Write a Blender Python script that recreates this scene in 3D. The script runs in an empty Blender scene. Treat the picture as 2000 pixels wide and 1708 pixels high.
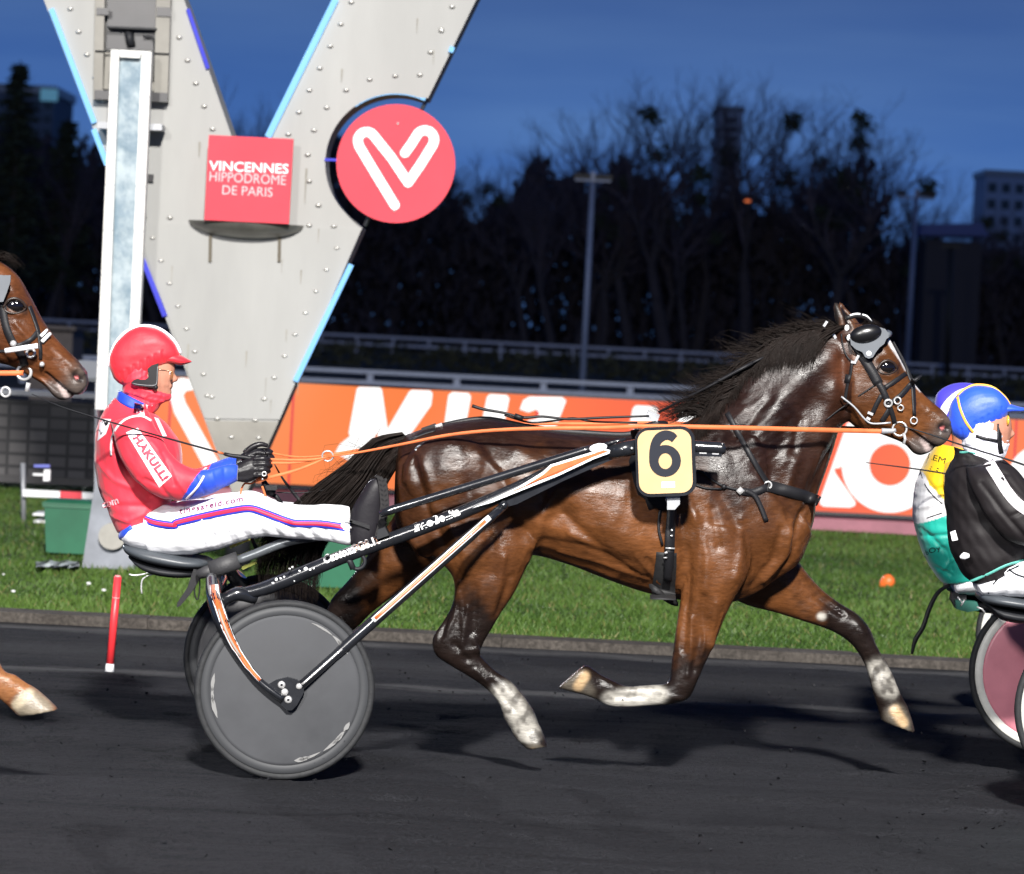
import bpy, bmesh, math, random
import numpy as np
from mathutils import Vector, Matrix, Euler
from mathutils.bvhtree import BVHTree

# ------------------------------------------------------------------ camera
R = math.radians
scene = bpy.context.scene
COL = scene.collection
W0, H0 = 2000.0, 1708.0            # pixel frame the measurements were taken in
FPX = 6960.0                       # focal length in those pixels
CAMH = 1.80
ROLL = R(2.9)
PITCH = math.atan(214.0 / FPX)
YC = 14.5                          # distance of the main horse's centre plane
CAMPOS = Vector((0, 0, CAMH))
CM = Euler((math.pi / 2 - PITCH, 0, 0)).to_matrix() @ Matrix.Rotation(ROLL, 3, 'Z')
CMI = CM.inverted()

cd = bpy.data.cameras.new('camera')
cam = bpy.data.objects.new('camera', cd)
COL.objects.link(cam)
cam.matrix_world = Matrix.Translation(CAMPOS) @ CM.to_4x4()
cd.sensor_width = 36.0
cd.lens = 36.0 * FPX / W0
cd.clip_start = 0.5
cd.clip_end = 4000
cd.dof.use_dof = True
cd.dof.focus_distance = 14.3
cd.dof.aperture_fstop = 4.8
scene.camera = cam

# ------------------------------------------------------------------ sky, lamps
scene.view_settings.view_transform = 'Standard'
scene.view_settings.look = 'None'
scene.view_settings.exposure = 0.0
scene.view_settings.gamma = 1.0
scene.view_settings.use_curve_mapping = False
SUN_EL, SUN_ROT = R(-3.0), R(200)
world = bpy.data.worlds.new("World")
scene.world = world
world.use_nodes = True
nt = world.node_tree
nt.nodes.clear()
wo = nt.nodes.new('ShaderNodeOutputWorld')
bg = nt.nodes.new('ShaderNodeBackground')
sky = nt.nodes.new('ShaderNodeTexSky')
sky.sky_type = 'NISHITA'
sky.sun_disc = False
sky.sun_elevation = SUN_EL
sky.sun_rotation = SUN_ROT
sky.ozone_density = 6.0
sky.air_density = 1.0
sky.dust_density = 0.3
# dusk blue sky with faint wide cloud bands (a real function of sky direction)
tc = nt.nodes.new('ShaderNodeTexCoord')
mp = nt.nodes.new('ShaderNodeMapping')
mp.inputs['Scale'].default_value = (3.0, 3.0, 22.0)
mp.inputs['Rotation'].default_value = (0.0, R(-5), 0.0)
nz = nt.nodes.new('ShaderNodeTexNoise')
nz.inputs['Scale'].default_value = 2.2
nz.inputs['Detail'].default_value = 4
sep = nt.nodes.new('ShaderNodeSeparateXYZ')
rmp = nt.nodes.new('ShaderNodeValToRGB')
rmp.color_ramp.elements[0].position = 0.0
rmp.color_ramp.elements[0].color = (0.070, 0.185, 0.490, 1)
e = rmp.color_ramp.elements.new(0.055)
e.color = (0.064, 0.166, 0.450, 1)
e = rmp.color_ramp.elements.new(0.10)
e.color = (0.047, 0.112, 0.320, 1)
rmp.color_ramp.elements[-1].position = 0.6
rmp.color_ramp.elements[-1].color = (0.012, 0.030, 0.100, 1)
mx = nt.nodes.new('ShaderNodeMix')
mx.data_type = 'RGBA'
mx.blend_type = 'MULTIPLY'
mx.inputs[0].default_value = 1.0
cr2 = nt.nodes.new('ShaderNodeValToRGB')
cr2.color_ramp.elements[0].position = 0.35
cr2.color_ramp.elements[0].color = (0.80, 0.82, 0.88, 1)
cr2.color_ramp.elements[1].position = 0.70
cr2.color_ramp.elements[1].color = (1.22, 1.08, 0.98, 1)
add = nt.nodes.new('ShaderNodeMix')
add.data_type = 'RGBA'
add.blend_type = 'ADD'
add.inputs[0].default_value = 0.05
L = nt.links.new
L(tc.outputs['Generated'], sep.inputs[0])
L(sep.outputs['Z'], rmp.inputs[0])
L(tc.outputs['Generated'], mp.inputs['Vector'])
L(mp.outputs[0], nz.inputs['Vector'])
L(nz.outputs['Fac'], cr2.inputs[0])
L(rmp.outputs[0], mx.inputs[6])
L(cr2.outputs[0], mx.inputs[7])
L(mx.outputs[2], add.inputs[6])
L(sky.outputs[0], add.inputs[7])
L(add.outputs[2], bg.inputs['Color'])
bg.inputs['Strength'].default_value = 1.0
L(bg.outputs[0], wo.inputs[0])

# last trace of the sun that has set (dusk)
sd = bpy.data.lights.new('sun', 'SUN')
sd.energy = 0.05
sd.angle = R(10)
sd.color = (0.75, 0.82, 1.0)
so = bpy.data.objects.new('sun', sd)
COL.objects.link(so)
so.rotation_euler = (R(60), 0, R(-20))


def floodlight(loc, target, power, size, color):
    """a lamp head of the track's floodlighting: its light falls off with distance"""
    ld = bpy.data.lights.new('floodlight', 'SPOT')
    ld.energy = power
    ld.shadow_soft_size = size
    ld.spot_size = R(100)
    ld.spot_blend = 0.6
    ld.color = color
    lo = bpy.data.objects.new('floodlight', ld)
    COL.objects.link(lo)
    lo.location = loc
    lo.rotation_euler = (Vector(target) - Vector(loc)).to_track_quat('-Z', 'Y').to_euler()
    return lo


floodlight((2.2, -15, 19.0), (0, 15.5, 0.6), 138000, 1.1, (1.0, 0.965, 0.915))
floodlight((-9, -15, 11), (0, 15.5, 0.8), 26000, 0.9, (1.0, 0.965, 0.92))
floodlight((-22, 62, 17), (0, 14, 0.3), 22000, 0.25, (0.92, 0.95, 1.0))

# ------------------------------------------------------------------ helpers


def ray(px, py):
    return CM @ Vector(((px - W0 / 2) / FPX, -(py - H0 / 2) / FPX, -1.0))


def P(px, py, Y=YC):
    """world point at distance Y seen at photo pixel (px, py)"""
    d = ray(px, py)
    return CAMPOS + d * (Y / d.y)


def G(px, py, z=0.0):
    """point of the plane z seen at photo pixel"""
    d = ray(px, py)
    return CAMPOS + d * ((z - CAMH) / d.z)


def UV(v):
    c = CMI @ (Vector(v) - CAMPOS)
    return (W0 / 2 + FPX * c.x / -c.z, H0 / 2 - FPX * c.y / -c.z)


def uv_plane(co, Y=YC):
    """pixel coordinates of points measured orthographically on the plane at Y (numpy n x 3)"""
    q = np.array(co, dtype=float).copy()
    q[:, 1] = Y
    q -= np.array(CAMPOS)
    c = q @ np.array(CMI).T
    return W0 / 2 + FPX * c[:, 0] / -c[:, 2], H0 / 2 - FPX * c[:, 1] / -c[:, 2]


def PX(Y=YC):
    return Y / FPX       # metres per photo pixel at distance Y


def wloc(o):
    v = Vector((0, 0, 0))
    while o is not None:
        v += o.location
        o = o.parent
    return v


def tag(o, label=None, cat=None, group=None, kind=None):
    if label: o['label'] = label
    if cat: o['category'] = cat
    if group: o['group'] = group
    if kind: o['kind'] = kind
    return o


def thing(name, loc, label, cat, group=None):
    o = bpy.data.objects.new(name, None)
    o.empty_display_size = 0.2
    COL.objects.link(o)
    o.location = Vector(loc)
    return tag(o, label, cat, group)


def copy_tree(o, parent=None):
    c = o.copy()
    COL.objects.link(c)
    c.parent = parent
    for ch in list(o.children):
        copy_tree(ch, c)
    return c


def catmull(pts, n):
    """smooth resample of a list of equal-length tuples, n steps per span"""
    A = np.array(pts, dtype=float)
    if len(A) == 2 or n <= 1:
        return A
    out = []
    for i in range(len(A) - 1):
        p0 = A[i - 1] if i > 0 else 2 * A[0] - A[1]
        p1, p2 = A[i], A[i + 1]
        p3 = A[i + 2] if i + 2 < len(A) else 2 * A[-1] - A[-2]
        for k in range(n):
            t = k / n
            out.append(0.5 * ((2 * p1) + (-p0 + p2) * t + (2 * p0 - 5 * p1 + 4 * p2 - p3) * t * t
                              + (-p0 + 3 * p1 - 3 * p2 + p3) * t ** 3))
    out.append(A[-1])
    return np.array(out)


class MB:
    """collects geometry of ONE mesh object"""

    def __init__(s):
        s.v = []; s.f = []; s.mi = []; s.cur = 0; s.sm = []; s.smooth = True

    def add(s, vs, fs, smooth=None):
        o = len(s.v)
        s.v.extend([tuple(v) for v in vs])
        sm = s.smooth if smooth is None else smooth
        for f in fs:
            s.f.append([i + o for i in f]); s.mi.append(s.cur); s.sm.append(sm)
        return s

    def grid(s, rings, close=True, cap=True):
        n = len(rings[0]); vs = [v for r in rings for v in r]; fs = []
        for i in range(len(rings) - 1):
            for k in range(n if close else n - 1):
                a = i * n + k; b = i * n + (k + 1) % n
                fs.append((a, b, b + n, a + n))
        if cap and close:
            fs.append(tuple(range(n - 1, -1, -1)))
            m = (len(rings) - 1) * n
            fs.append(tuple(range(m, m + n)))
        return s.add(vs, fs)

    def loft(s, secs, Y=YC, n=20, sub=4, pw=2.0, fy=None):
        """secs: (ax, ay, bx, by, halfwidth[, Y]) : silhouette edge points a, b in photo pixels"""
        ss = [tuple(q) if len(q) == 6 else tuple(q) + (Y,) for q in secs]
        rings = []
        for ax, ay, bx, by, w, yy in catmull(ss, sub):
            a = P(ax, ay, yy); b = P(bx, by, yy)
            c = (a + b) / 2; h = (a - b) / 2
            ring = []
            for k in range(n):
                t = 2 * math.pi * k / n
                ct, st = math.cos(t), math.sin(t)
                ct = math.copysign(abs(ct) ** (2 / pw), ct); st = math.copysign(abs(st) ** (2 / pw), st)
                ring.append(c + h * ct + Vector((0, w * st, 0)))
            rings.append(ring)
        return s.grid(rings)

    def tube(s, pts, rad, n=8, sub=1, cap=True, flat=1.0, up=None):
        """tube along world points, radius number or list"""
        pts = [Vector(p) for p in pts]
        if not hasattr(rad, '__len__'): rad = [rad] * len(pts)
        A = catmull([tuple(p) + (r,) for p, r in zip(pts, rad)], sub)
        Q = [Vector(a[:3]) for a in A]; RR = [a[3] for a in A]
        rings = []; prev = None
        for i, q in enumerate(Q):
            t = (Q[min(i + 1, len(Q) - 1)] - Q[max(i - 1, 0)])
            if t.length < 1e-9: t = Vector((0, 0, 1))
            t.normalize()
            if prev is None:
                u = (up.copy() if up is not None else (Vector((0, 1, 0)) if abs(t.y) < 0.9 else Vector((0, 0, 1))))
            else: u = prev
            u = (u - t * u.dot(t)); u.normalize(); prev = u
            w = t.cross(u)
            rings.append([q + u * (RR[i] * math.cos(2 * math.pi * k / n)) + w * (RR[i] * flat * math.sin(2 * math.pi * k / n)) for k in range(n)])
        return s.grid(rings, cap=cap)

    def ptube(s, px, Y, rad, **k):
        """tube along photo pixels (x, y[, Y]) with radius in pixels"""
        pts = [P(q[0], q[1], q[2] if len(q) > 2 else Y) for q in px]
        sc = PX(Y)
        rad = [r * sc for r in rad] if hasattr(rad, '__len__') else rad * sc
        return s.tube(pts, rad, **k)

    def prism(s, poly, Y0, Y1, smooth=False):
        """closed photo-pixel outline at distance Y0, extruded straight back to Y1"""
        a = [P(x, y, Y0) for x, y in poly]
        b = [Vector((v.x, Y1, v.z)) for v in a]
        n = len(a)
        fs = [tuple(range(n)), tuple(range(2 * n - 1, n - 1, -1))]
        fs += [(i, i + n, (i + 1) % n + n, (i + 1) % n) for i in range(n)]
        return s.add(a + b, fs, smooth)

    def flat(s, poly, Y):
        return s.add([P(x, y, Y) for x, y in poly], [tuple(range(len(poly)))], False)

    def box(s, c, d, rz=0.0, M=None):
        c = Vector(c); hx, hy, hz = d[0] / 2, d[1] / 2, d[2] / 2
        vs = [Vector((x, y, z)) for x in (-hx, hx) for y in (-hy, hy) for z in (-hz, hz)]
        mat = M if M is not None else Matrix.Rotation(rz, 3, 'Z')
        vs = [mat @ v + c for v in vs]
        return s.add(vs, [(0, 1, 3, 2), (4, 6, 7, 5), (0, 4, 5, 1), (2, 3, 7, 6), (0, 2, 6, 4), (1, 5, 7, 3)], False)

    def ball(s, c, r, nu=14, nv=9, M=None):
        if not hasattr(r, '__len__'): r = (r, r, r)
        c = Vector(c); rings = []
        for i in range(nv + 1):
            th = math.pi * i / nv
            st = max(math.sin(th), 0.02)
            ring = []
            for k in range(nu):
                ph = 2 * math.pi * k / nu
                v = Vector((r[0] * st * math.cos(ph), r[1] * st * math.sin(ph), r[2] * math.cos(th)))
                ring.append((M @ v if M is not None else v) + c)
            rings.append(ring)
        return s.grid(rings)

    def lathe(s, c, axis, prof, n=48, ang=2 * math.pi):
        """prof: (radius, offset along axis) list; closed surface when first/last radius are ~0"""
        c = Vector(c); ax = Vector(axis).normalized()
        u = ax.orthogonal().normalized(); w = ax.cross(u)
        rings = []
        for r, h in prof:
            rings.append([c + ax * h + (u * math.cos(ang * k / n) + w * math.sin(ang * k / n)) * max(r, 1e-4) for k in range(n)])
        return s.grid(rings, cap=False)

    def mesh(s, name):
        me = bpy.data.meshes.new(name)
        me.from_pydata(s.v, [], s.f)
        me.polygons.foreach_set('material_index', s.mi)
        me.polygons.foreach_set('use_smooth', s.sm)
        me.update()
        return me

    def build(s, name, mats, parent=None, base=None, fix=True):
        me = s.mesh(name)
        if fix:
            bm = bmesh.new(); bm.from_mesh(me)
            bmesh.ops.recalc_face_normals(bm, faces=bm.faces)
            bm.to_mesh(me); bm.free()
        return put(name, me, mats, parent, base)


def put(name, me, mats, parent=None, base=None):
    """link world-space mesh data as an object under parent (or standing on base)"""
    o = bpy.data.objects.new(name, me)
    COL.objects.link(o)
    for m in (mats if isinstance(mats, (list, tuple)) else [mats]):
        me.materials.append(m)
    off = Vector((0, 0, 0))
    if parent is not None:
        o.parent = parent
        off = wloc(parent)
    elif base is not None:
        o.location = Vector(base); off = Vector(base)
    if off.length > 0:
        me.transform(Matrix.Translation(-off))
    return o


def remesh(mb, voxel, smooth=4, factor=0.5):
    me = mb.mesh('tmp')
    o = bpy.data.objects.new('tmp', me); COL.objects.link(o)
    m = o.modifiers.new('r', 'REMESH'); m.mode = 'VOXEL'; m.voxel_size = voxel; m.use_smooth_shade = True
    if smooth:
        m = o.modifiers.new('s', 'SMOOTH'); m.factor = factor; m.iterations = smooth
    dg = bpy.context.evaluated_depsgraph_get()
    dg.update()
    me2 = bpy.data.meshes.new_from_object(o.evaluated_get(dg))
    bpy.data.objects.remove(o); bpy.data.meshes.remove(me)
    me2.materials.clear()
    me2.polygons.foreach_set('use_smooth', [True] * len(me2.polygons))
    return me2


def get_co(me):
    a = np.empty(len(me.vertices) * 3, dtype=np.float32)
    me.vertices.foreach_get('co', a)
    return a.reshape(-1, 3).astype(float)


def get_no(me):
    a = np.empty(len(me.vertices) * 3, dtype=np.float32)
    me.vertices.foreach_get('normal', a)
    return a.reshape(-1, 3).astype(float)


def set_co(me, co):
    me.vertices.foreach_set('co', co.astype(np.float32).ravel()); me.update()


def set_col(me, rgb, name='Col'):
    at = me.color_attributes.get(name) or me.color_attributes.new(name, 'FLOAT_COLOR', 'POINT')
    a = np.ones((len(me.vertices), 4), dtype=np.float32); a[:, :3] = rgb
    at.data.foreach_set('color', a.ravel())


def seg_dist(x, y, poly):
    """distance (px) from points to a polyline"""
    best = np.full(len(x), 1e9)
    for (x0, y0), (x1, y1) in zip(poly[:-1], poly[1:]):
        dx, dy = x1 - x0, y1 - y0
        t = np.clip(((x - x0) * dx + (y - y0) * dy) / (dx * dx + dy * dy + 1e-9), 0, 1)
        best = np.minimum(best, np.hypot(x - x0 - t * dx, y - y0 - t * dy))
    return best


def bvh_of(o):
    me = o.data
    off = wloc(o)
    return BVHTree.FromPolygons([v.co + off for v in me.vertices], [tuple(p.vertices) for p in me.polygons])


def drape(px, py, bvhs, Yd, lift=0.003):
    """point seen at the pixel, laid on the first surface there"""
    d = ray(px, py).normalized(); best = None
    for b in bvhs:
        h = b.ray_cast(CAMPOS, d)
        if h[0] is not None and (best is None or h[3] < best): best = h[3]
    if best is None: return P(px, py, Yd)
    return CAMPOS + d * (best - lift)


def strap(mb, path, width, bvhs, Yd, th=0.004, sub=6, lift=0.003):
    """flat strap of given pixel width draped on surfaces along a photo-pixel path"""
    A = catmull(path, sub)
    top = []; bot = []
    for i in range(len(A)):
        t = A[min(i + 1, len(A) - 1)] - A[max(i - 1, 0)]
        t = t / (np.hypot(*t[:2]) + 1e-9)
        nx, ny = -t[1], t[0]
        w = width[i * len(width) // len(A)] if hasattr(width, '__len__') else width
        top.append((A[i][0] + nx * w / 2, A[i][1] + ny * w / 2))
        bot.append((A[i][0] - nx * w / 2, A[i][1] - ny * w / 2))
    rings = []
    for a, c, b in zip(top, A, bot):
        qa, qc, qb = (drape(q[0], q[1], bvhs, Yd, lift) for q in (a, c, b))
        # keep straps from diving behind an edge
        ym = min(qa.y, qc.y, qb.y)
        fixd = []
        for q, p in ((qa, a), (qc, c), (qb, b)):
            fixd.append(P(p[0], p[1], ym + 0.02) if q.y > ym + 0.03 else q)
        qa, qc, qb = fixd
        rings.append([qa, qc, qb, qb + Vector((0, th, 0)), qc + Vector((0, th, 0)), qa + Vector((0, th, 0))])
    # one pass of smoothing in depth
    for _ in range(2):
        for i in range(1, len(rings) - 1):
            for k in range(6):
                rings[i][k] = Vector((rings[i][k].x, (rings[i - 1][k].y + 2 * rings[i][k].y + rings[i + 1][k].y) / 4, rings[i][k].z))
    for r in rings:
        for k in range(6): r[k] = r[k] - Vector((0, 0.002, 0))
    return mb.grid(rings)


_tc = {}


def text_geo(body, bold=0.0, shear=0.0, spacing=1.0, res=3):
    key = (body, bold, shear, spacing)
    if key in _tc: return _tc[key]
    c = bpy.data.curves.new('t', 'FONT')
    c.body = body; c.size = 1.0; c.offset = bold; c.shear = shear; c.space_character = spacing
    c.resolution_u = res; c.align_x = 'CENTER'; c.fill_mode = 'FRONT'
    o = bpy.data.objects.new('t', c); COL.objects.link(o)
    dg = bpy.context.evaluated_depsgraph_get(); dg.update()
    me = bpy.data.meshes.new_from_object(o.evaluated_get(dg))
    vs = [(v.co.x, v.co.y) for v in me.vertices]; fs = [tuple(p.vertices) for p in me.polygons]
    bpy.data.objects.remove(o)
    x0 = min(v[0] for v in vs); x1 = max(v[0] for v in vs); y0 = min(v[1] for v in vs); y1 = max(v[1] for v in vs)
    vs = [((x - x0) / (x1 - x0), (y - y0) / (y1 - y0)) for x, y in vs]
    _tc[key] = (vs, fs)
    return vs, fs


def letter(mb, body, p0, p1, h, place, **k):
    """letters filling the baseline from pixel p0 to p1, h pixels high; place(px, py) gives the 3D point"""
    vs, fs = text_geo(body, **k)
    dx, dy = p1[0] - p0[0], p1[1] - p0[1]
    l = math.hypot(dx, dy); ux, uy = dy / l, -dx / l
    mb.add([place(p0[0] + x * dx + y * h * ux, p0[1] + x * dy + y * h * uy) for x, y in vs], fs, False)
    return mb


def circ(cx, cy, rx, ry=None, n=40, a0=0, a1=360):
    ry = rx if ry is None else ry
    m = n if a1 - a0 >= 360 else n + 1
    return [(cx + rx * math.cos(R(a0 + (a1 - a0) * i / n)), cy + ry * math.sin(R(a0 + (a1 - a0) * i / n))) for i in range(m)]


def rrect(cx, cy, w, h, r, ang=0, n=6):
    out = []
    for sx, sy, a in ((1, 1, 0), (-1, 1, 90), (-1, -1, 180), (1, -1, 270)):
        for i in range(n + 1):
            t = R(a + 90 * i / n)
            out.append((sx * (w / 2 - r) + r * math.cos(t), sy * (h / 2 - r) + r * math.sin(t)))
    ca, sa = math.cos(R(ang)), math.sin(R(ang))
    return [(cx + x * ca - y * sa, cy + x * sa + y * ca) for x, y in out]


# ------------------------------------------------------------------ materials


def srgb(r, g, b):
    f = lambda c: ((c / 255 + 0.055) / 1.055) ** 2.4 if c > 10 else c / 255 / 12.92
    return (f(r), f(g), f(b))


def mat(name, col, rough=0.5, metal=0.0, var=0.0, vscale=8.0, bump=0.0, bscale=40.0, col2=None, attr=False,
        emit=0.0, ecol=None, spec=0.5, sheen=0.0, coat=0.0, stretch=(1, 1, 1), rvar=0.0, trans=0.0, detail=5, bdist=0.01, wave=None):
    m = bpy.data.materials.new(name); m.use_nodes = True
    t = m.node_tree; b = t.nodes['Principled BSDF']; N = t.nodes.new; K = t.links.new
    b.inputs['Roughness'].default_value = rough
    b.inputs['Metallic'].default_value = metal
    b.inputs['Specular IOR Level'].default_value = spec
    if sheen:
        b.inputs['Sheen Weight'].default_value = sheen; b.inputs['Sheen Roughness'].default_value = 0.4
    if coat:
        b.inputs['Coat Weight'].default_value = coat; b.inputs['Coat Roughness'].default_value = 0.08
    if emit:
        b.inputs['Emission Strength'].default_value = emit
        b.inputs['Emission Color'].default_value = (*(ecol or col), 1)
    if trans: b.inputs['Transmission Weight'].default_value = trans
    co = N('ShaderNodeTexCoord'); mpn = N('ShaderNodeMapping'); mpn.inputs['Scale'].default_value = stretch
    K(co.outputs['Object'], mpn.inputs['Vector'])
    src = None
    if attr:
        a = N('ShaderNodeAttribute'); a.attribute_name = 'Col'; src = a.outputs['Color']
    else:
        b.inputs['Base Color'].default_value = (*col, 1)
    if var or col2 or rvar:
        n1 = N('ShaderNodeTexNoise'); n1.inputs['Scale'].default_value = vscale; n1.inputs['Detail'].default_value = detail
        n1.inputs['Roughness'].default_value = 0.6
        K(mpn.outputs[0], n1.inputs['Vector'])
    if var or col2:
        mxn = N('ShaderNodeMix'); mxn.data_type = 'RGBA'
        if col2:
            rp = N('ShaderNodeValToRGB'); rp.color_ramp.elements[0].position = 0.40; rp.color_ramp.elements[1].position = 0.62
            K(n1.outputs['Fac'], rp.inputs[0]); K(rp.outputs[0], mxn.inputs[0])
            mxn.inputs[6].default_value = (*col, 1); mxn.inputs[7].default_value = (*col2, 1)
            if src: K(src, mxn.inputs[6])
        else:
            mxn.blend_type = 'MULTIPLY'; mxn.inputs[0].default_value = 1.0
            rp = N('ShaderNodeMapRange'); rp.inputs['From Min'].default_value = 0.3; rp.inputs['From Max'].default_value = 0.7
            rp.inputs['To Min'].default_value = 1 - var; rp.inputs['To Max'].default_value = 1 + var
            K(n1.outputs['Fac'], rp.inputs[0])
            cb = N('ShaderNodeCombineXYZ')
            for i in range(3): K(rp.outputs[0], cb.inputs[i])
            mxn.inputs[6].default_value = (*col, 1)
            if src: K(src, mxn.inputs[6])
            K(cb.outputs[0], mxn.inputs[7])
        K(mxn.outputs[2], b.inputs['Base Color'])
    elif src: K(src, b.inputs['Base Color'])
    if rvar:
        rr = N('ShaderNodeMapRange'); rr.inputs['From Min'].default_value = 0.3; rr.inputs['From Max'].default_value = 0.7
        rr.inputs['To Min'].default_value = max(0.02, rough - rvar); rr.inputs['To Max'].default_value = min(1, rough + rvar)
        K(n1.outputs['Fac'], rr.inputs[0]); K(rr.outputs[0], b.inputs['Roughness'])
    if bump:
        n2 = N('ShaderNodeTexNoise'); n2.inputs['Scale'].default_value = bscale; n2.inputs['Detail'].default_value = 6
        K(mpn.outputs[0], n2.inputs['Vector'])
        bp = N('ShaderNodeBump'); bp.inputs['Strength'].default_value = bump; bp.inputs['Distance'].default_value = bdist
        K(n2.outputs['Fac'], bp.inputs['Height']); K(bp.outputs[0], b.inputs['Normal'])
    return m


M_black = mat('black_paint', (0.012, 0.013, 0.016), 0.22, var=0.3, vscale=20, coat=0.6)
M_leather = mat('black_leather', (0.010, 0.010, 0.012), 0.5, spec=0.28, bump=0.25, bscale=220, bdist=0.003)
M_rubber = mat('rubber', (0.020, 0.021, 0.023), 0.7, spec=0.3, var=0.25, vscale=30, bump=0.2, bscale=90)
M_chrome = mat('chrome', (0.62, 0.62, 0.62), 0.25, metal=0.55, rvar=0.08, vscale=60)
M_steel = mat('brushed_steel', (0.315, 0.315, 0.305), 0.62, metal=0.0, spec=0.25, var=0.13, vscale=1.6, rvar=0.1, bump=0.06, bscale=14, stretch=(1, 1, 0.25))
M_steel2 = mat('stained_steel', (0.25, 0.24, 0.215), 0.6, metal=0.0, spec=0.25, var=0.18, vscale=2.4, bump=0.05, bscale=20)
M_grey = mat('grey_metal', (0.30, 0.31, 0.33), 0.45, metal=0.3, var=0.15, vscale=4)
M_dark = mat('dark_plastic', (0.014, 0.015, 0.018), 0.55, spec=0.25, var=0.2)
M_white = mat('white_paint', (0.80, 0.81, 0.82), 0.45, var=0.06, vscale=5)
M_white_print = mat('white_print', (0.85, 0.85, 0.86), 0.5)
M_black_print = mat('black_print', (0.015, 0.015, 0.017), 0.8, spec=0.1)
M_orange = mat('orange_paint', (0.50, 0.120, 0.034), 0.35, var=0.2, vscale=30, coat=0.4)
M_led = mat('blue_led', (0.01, 0.02, 0.05), 0.6, spec=0.1, emit=1.5, ecol=(0.27, 0.60, 1.0))
M_led_dim = mat('violet_led', (0.01, 0.01, 0.05), 0.6, spec=0.1, emit=0.9, ecol=(0.12, 0.13, 0.95))
M_signred = mat('sign_red', (0.60, 0.062, 0.085), 0.7, spec=0.2, var=0.05, vscale=3)

# ================================================================== SETTING
rng = np.random.default_rng(7)
random.seed(11)


def ground_mat(name, c1, c2, scale, bump, bscale, rough=0.9, c3=None, stretch=(1, 1, 1), bdist=0.02):
    m = bpy.data.materials.new(name); m.use_nodes = True
    t = m.node_tree; b = t.nodes['Principled BSDF']; N = t.nodes.new; K = t.links.new
    b.inputs['Roughness'].default_value = rough; b.inputs['Specular IOR Level'].default_value = 0.25
    co = N('ShaderNodeTexCoord'); mpn = N('ShaderNodeMapping'); mpn.inputs['Scale'].default_value = stretch
    K(co.outputs['Object'], mpn.inputs['Vector'])
    a = N('ShaderNodeTexNoise'); a.inputs['Scale'].default_value = scale; a.inputs['Detail'].default_value = 8; a.inputs['Roughness'].default_value = 0.65
    K(mpn.outputs[0], a.inputs['Vector'])
    rp = N('ShaderNodeValToRGB'); rp.color_ramp.elements[0].position = 0.33; rp.color_ramp.elements[0].color = (*c1, 1)
    rp.color_ramp.elements[1].position = 0.68; rp.color_ramp.elements[1].color = (*c2, 1)
    K(a.outputs['Fac'], rp.inputs[0])
    f = N('ShaderNodeTexNoise'); f.inputs['Scale'].default_value = bscale; f.inputs['Detail'].default_value = 6; f.inputs['Roughness'].default_value = 0.7
    K(co.outputs['Object'], f.inputs['Vector'])
    mxn = N('ShaderNodeMix'); mxn.data_type = 'RGBA'; mxn.blend_type = 'MULTIPLY'; mxn.inputs[0].default_value = 1.0
    r2 = N('ShaderNodeMapRange'); r2.inputs['From Min'].default_value = 0.3; r2.inputs['From Max'].default_value = 0.7
    r2.inputs['To Min'].default_value = 0.5; r2.inputs['To Max'].default_value = 1.55
    K(f.outputs['Fac'], r2.inputs[0])
    cb = N('ShaderNodeCombineXYZ')
    for i in range(3): K(r2.outputs[0], cb.inputs[i])
    K(rp.outputs[0], mxn.inputs[6]); K(cb.outputs[0], mxn.inputs[7]); K(mxn.outputs[2], b.inputs['Base Color'])
    bp = N('ShaderNodeBump'); bp.inputs['Strength'].default_value = bump; bp.inputs['Distance'].default_value = bdist
    K(f.outputs['Fac'], bp.inputs['Height']); K(bp.outputs[0], b.inputs['Normal'])
    return m


M_cinder = ground_mat('black_cinder', (0.0135, 0.014, 0.017), (0.0255, 0.0262, 0.031), 1.6, 1.0, 62, stretch=(0.14, 2.2, 1))

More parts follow.
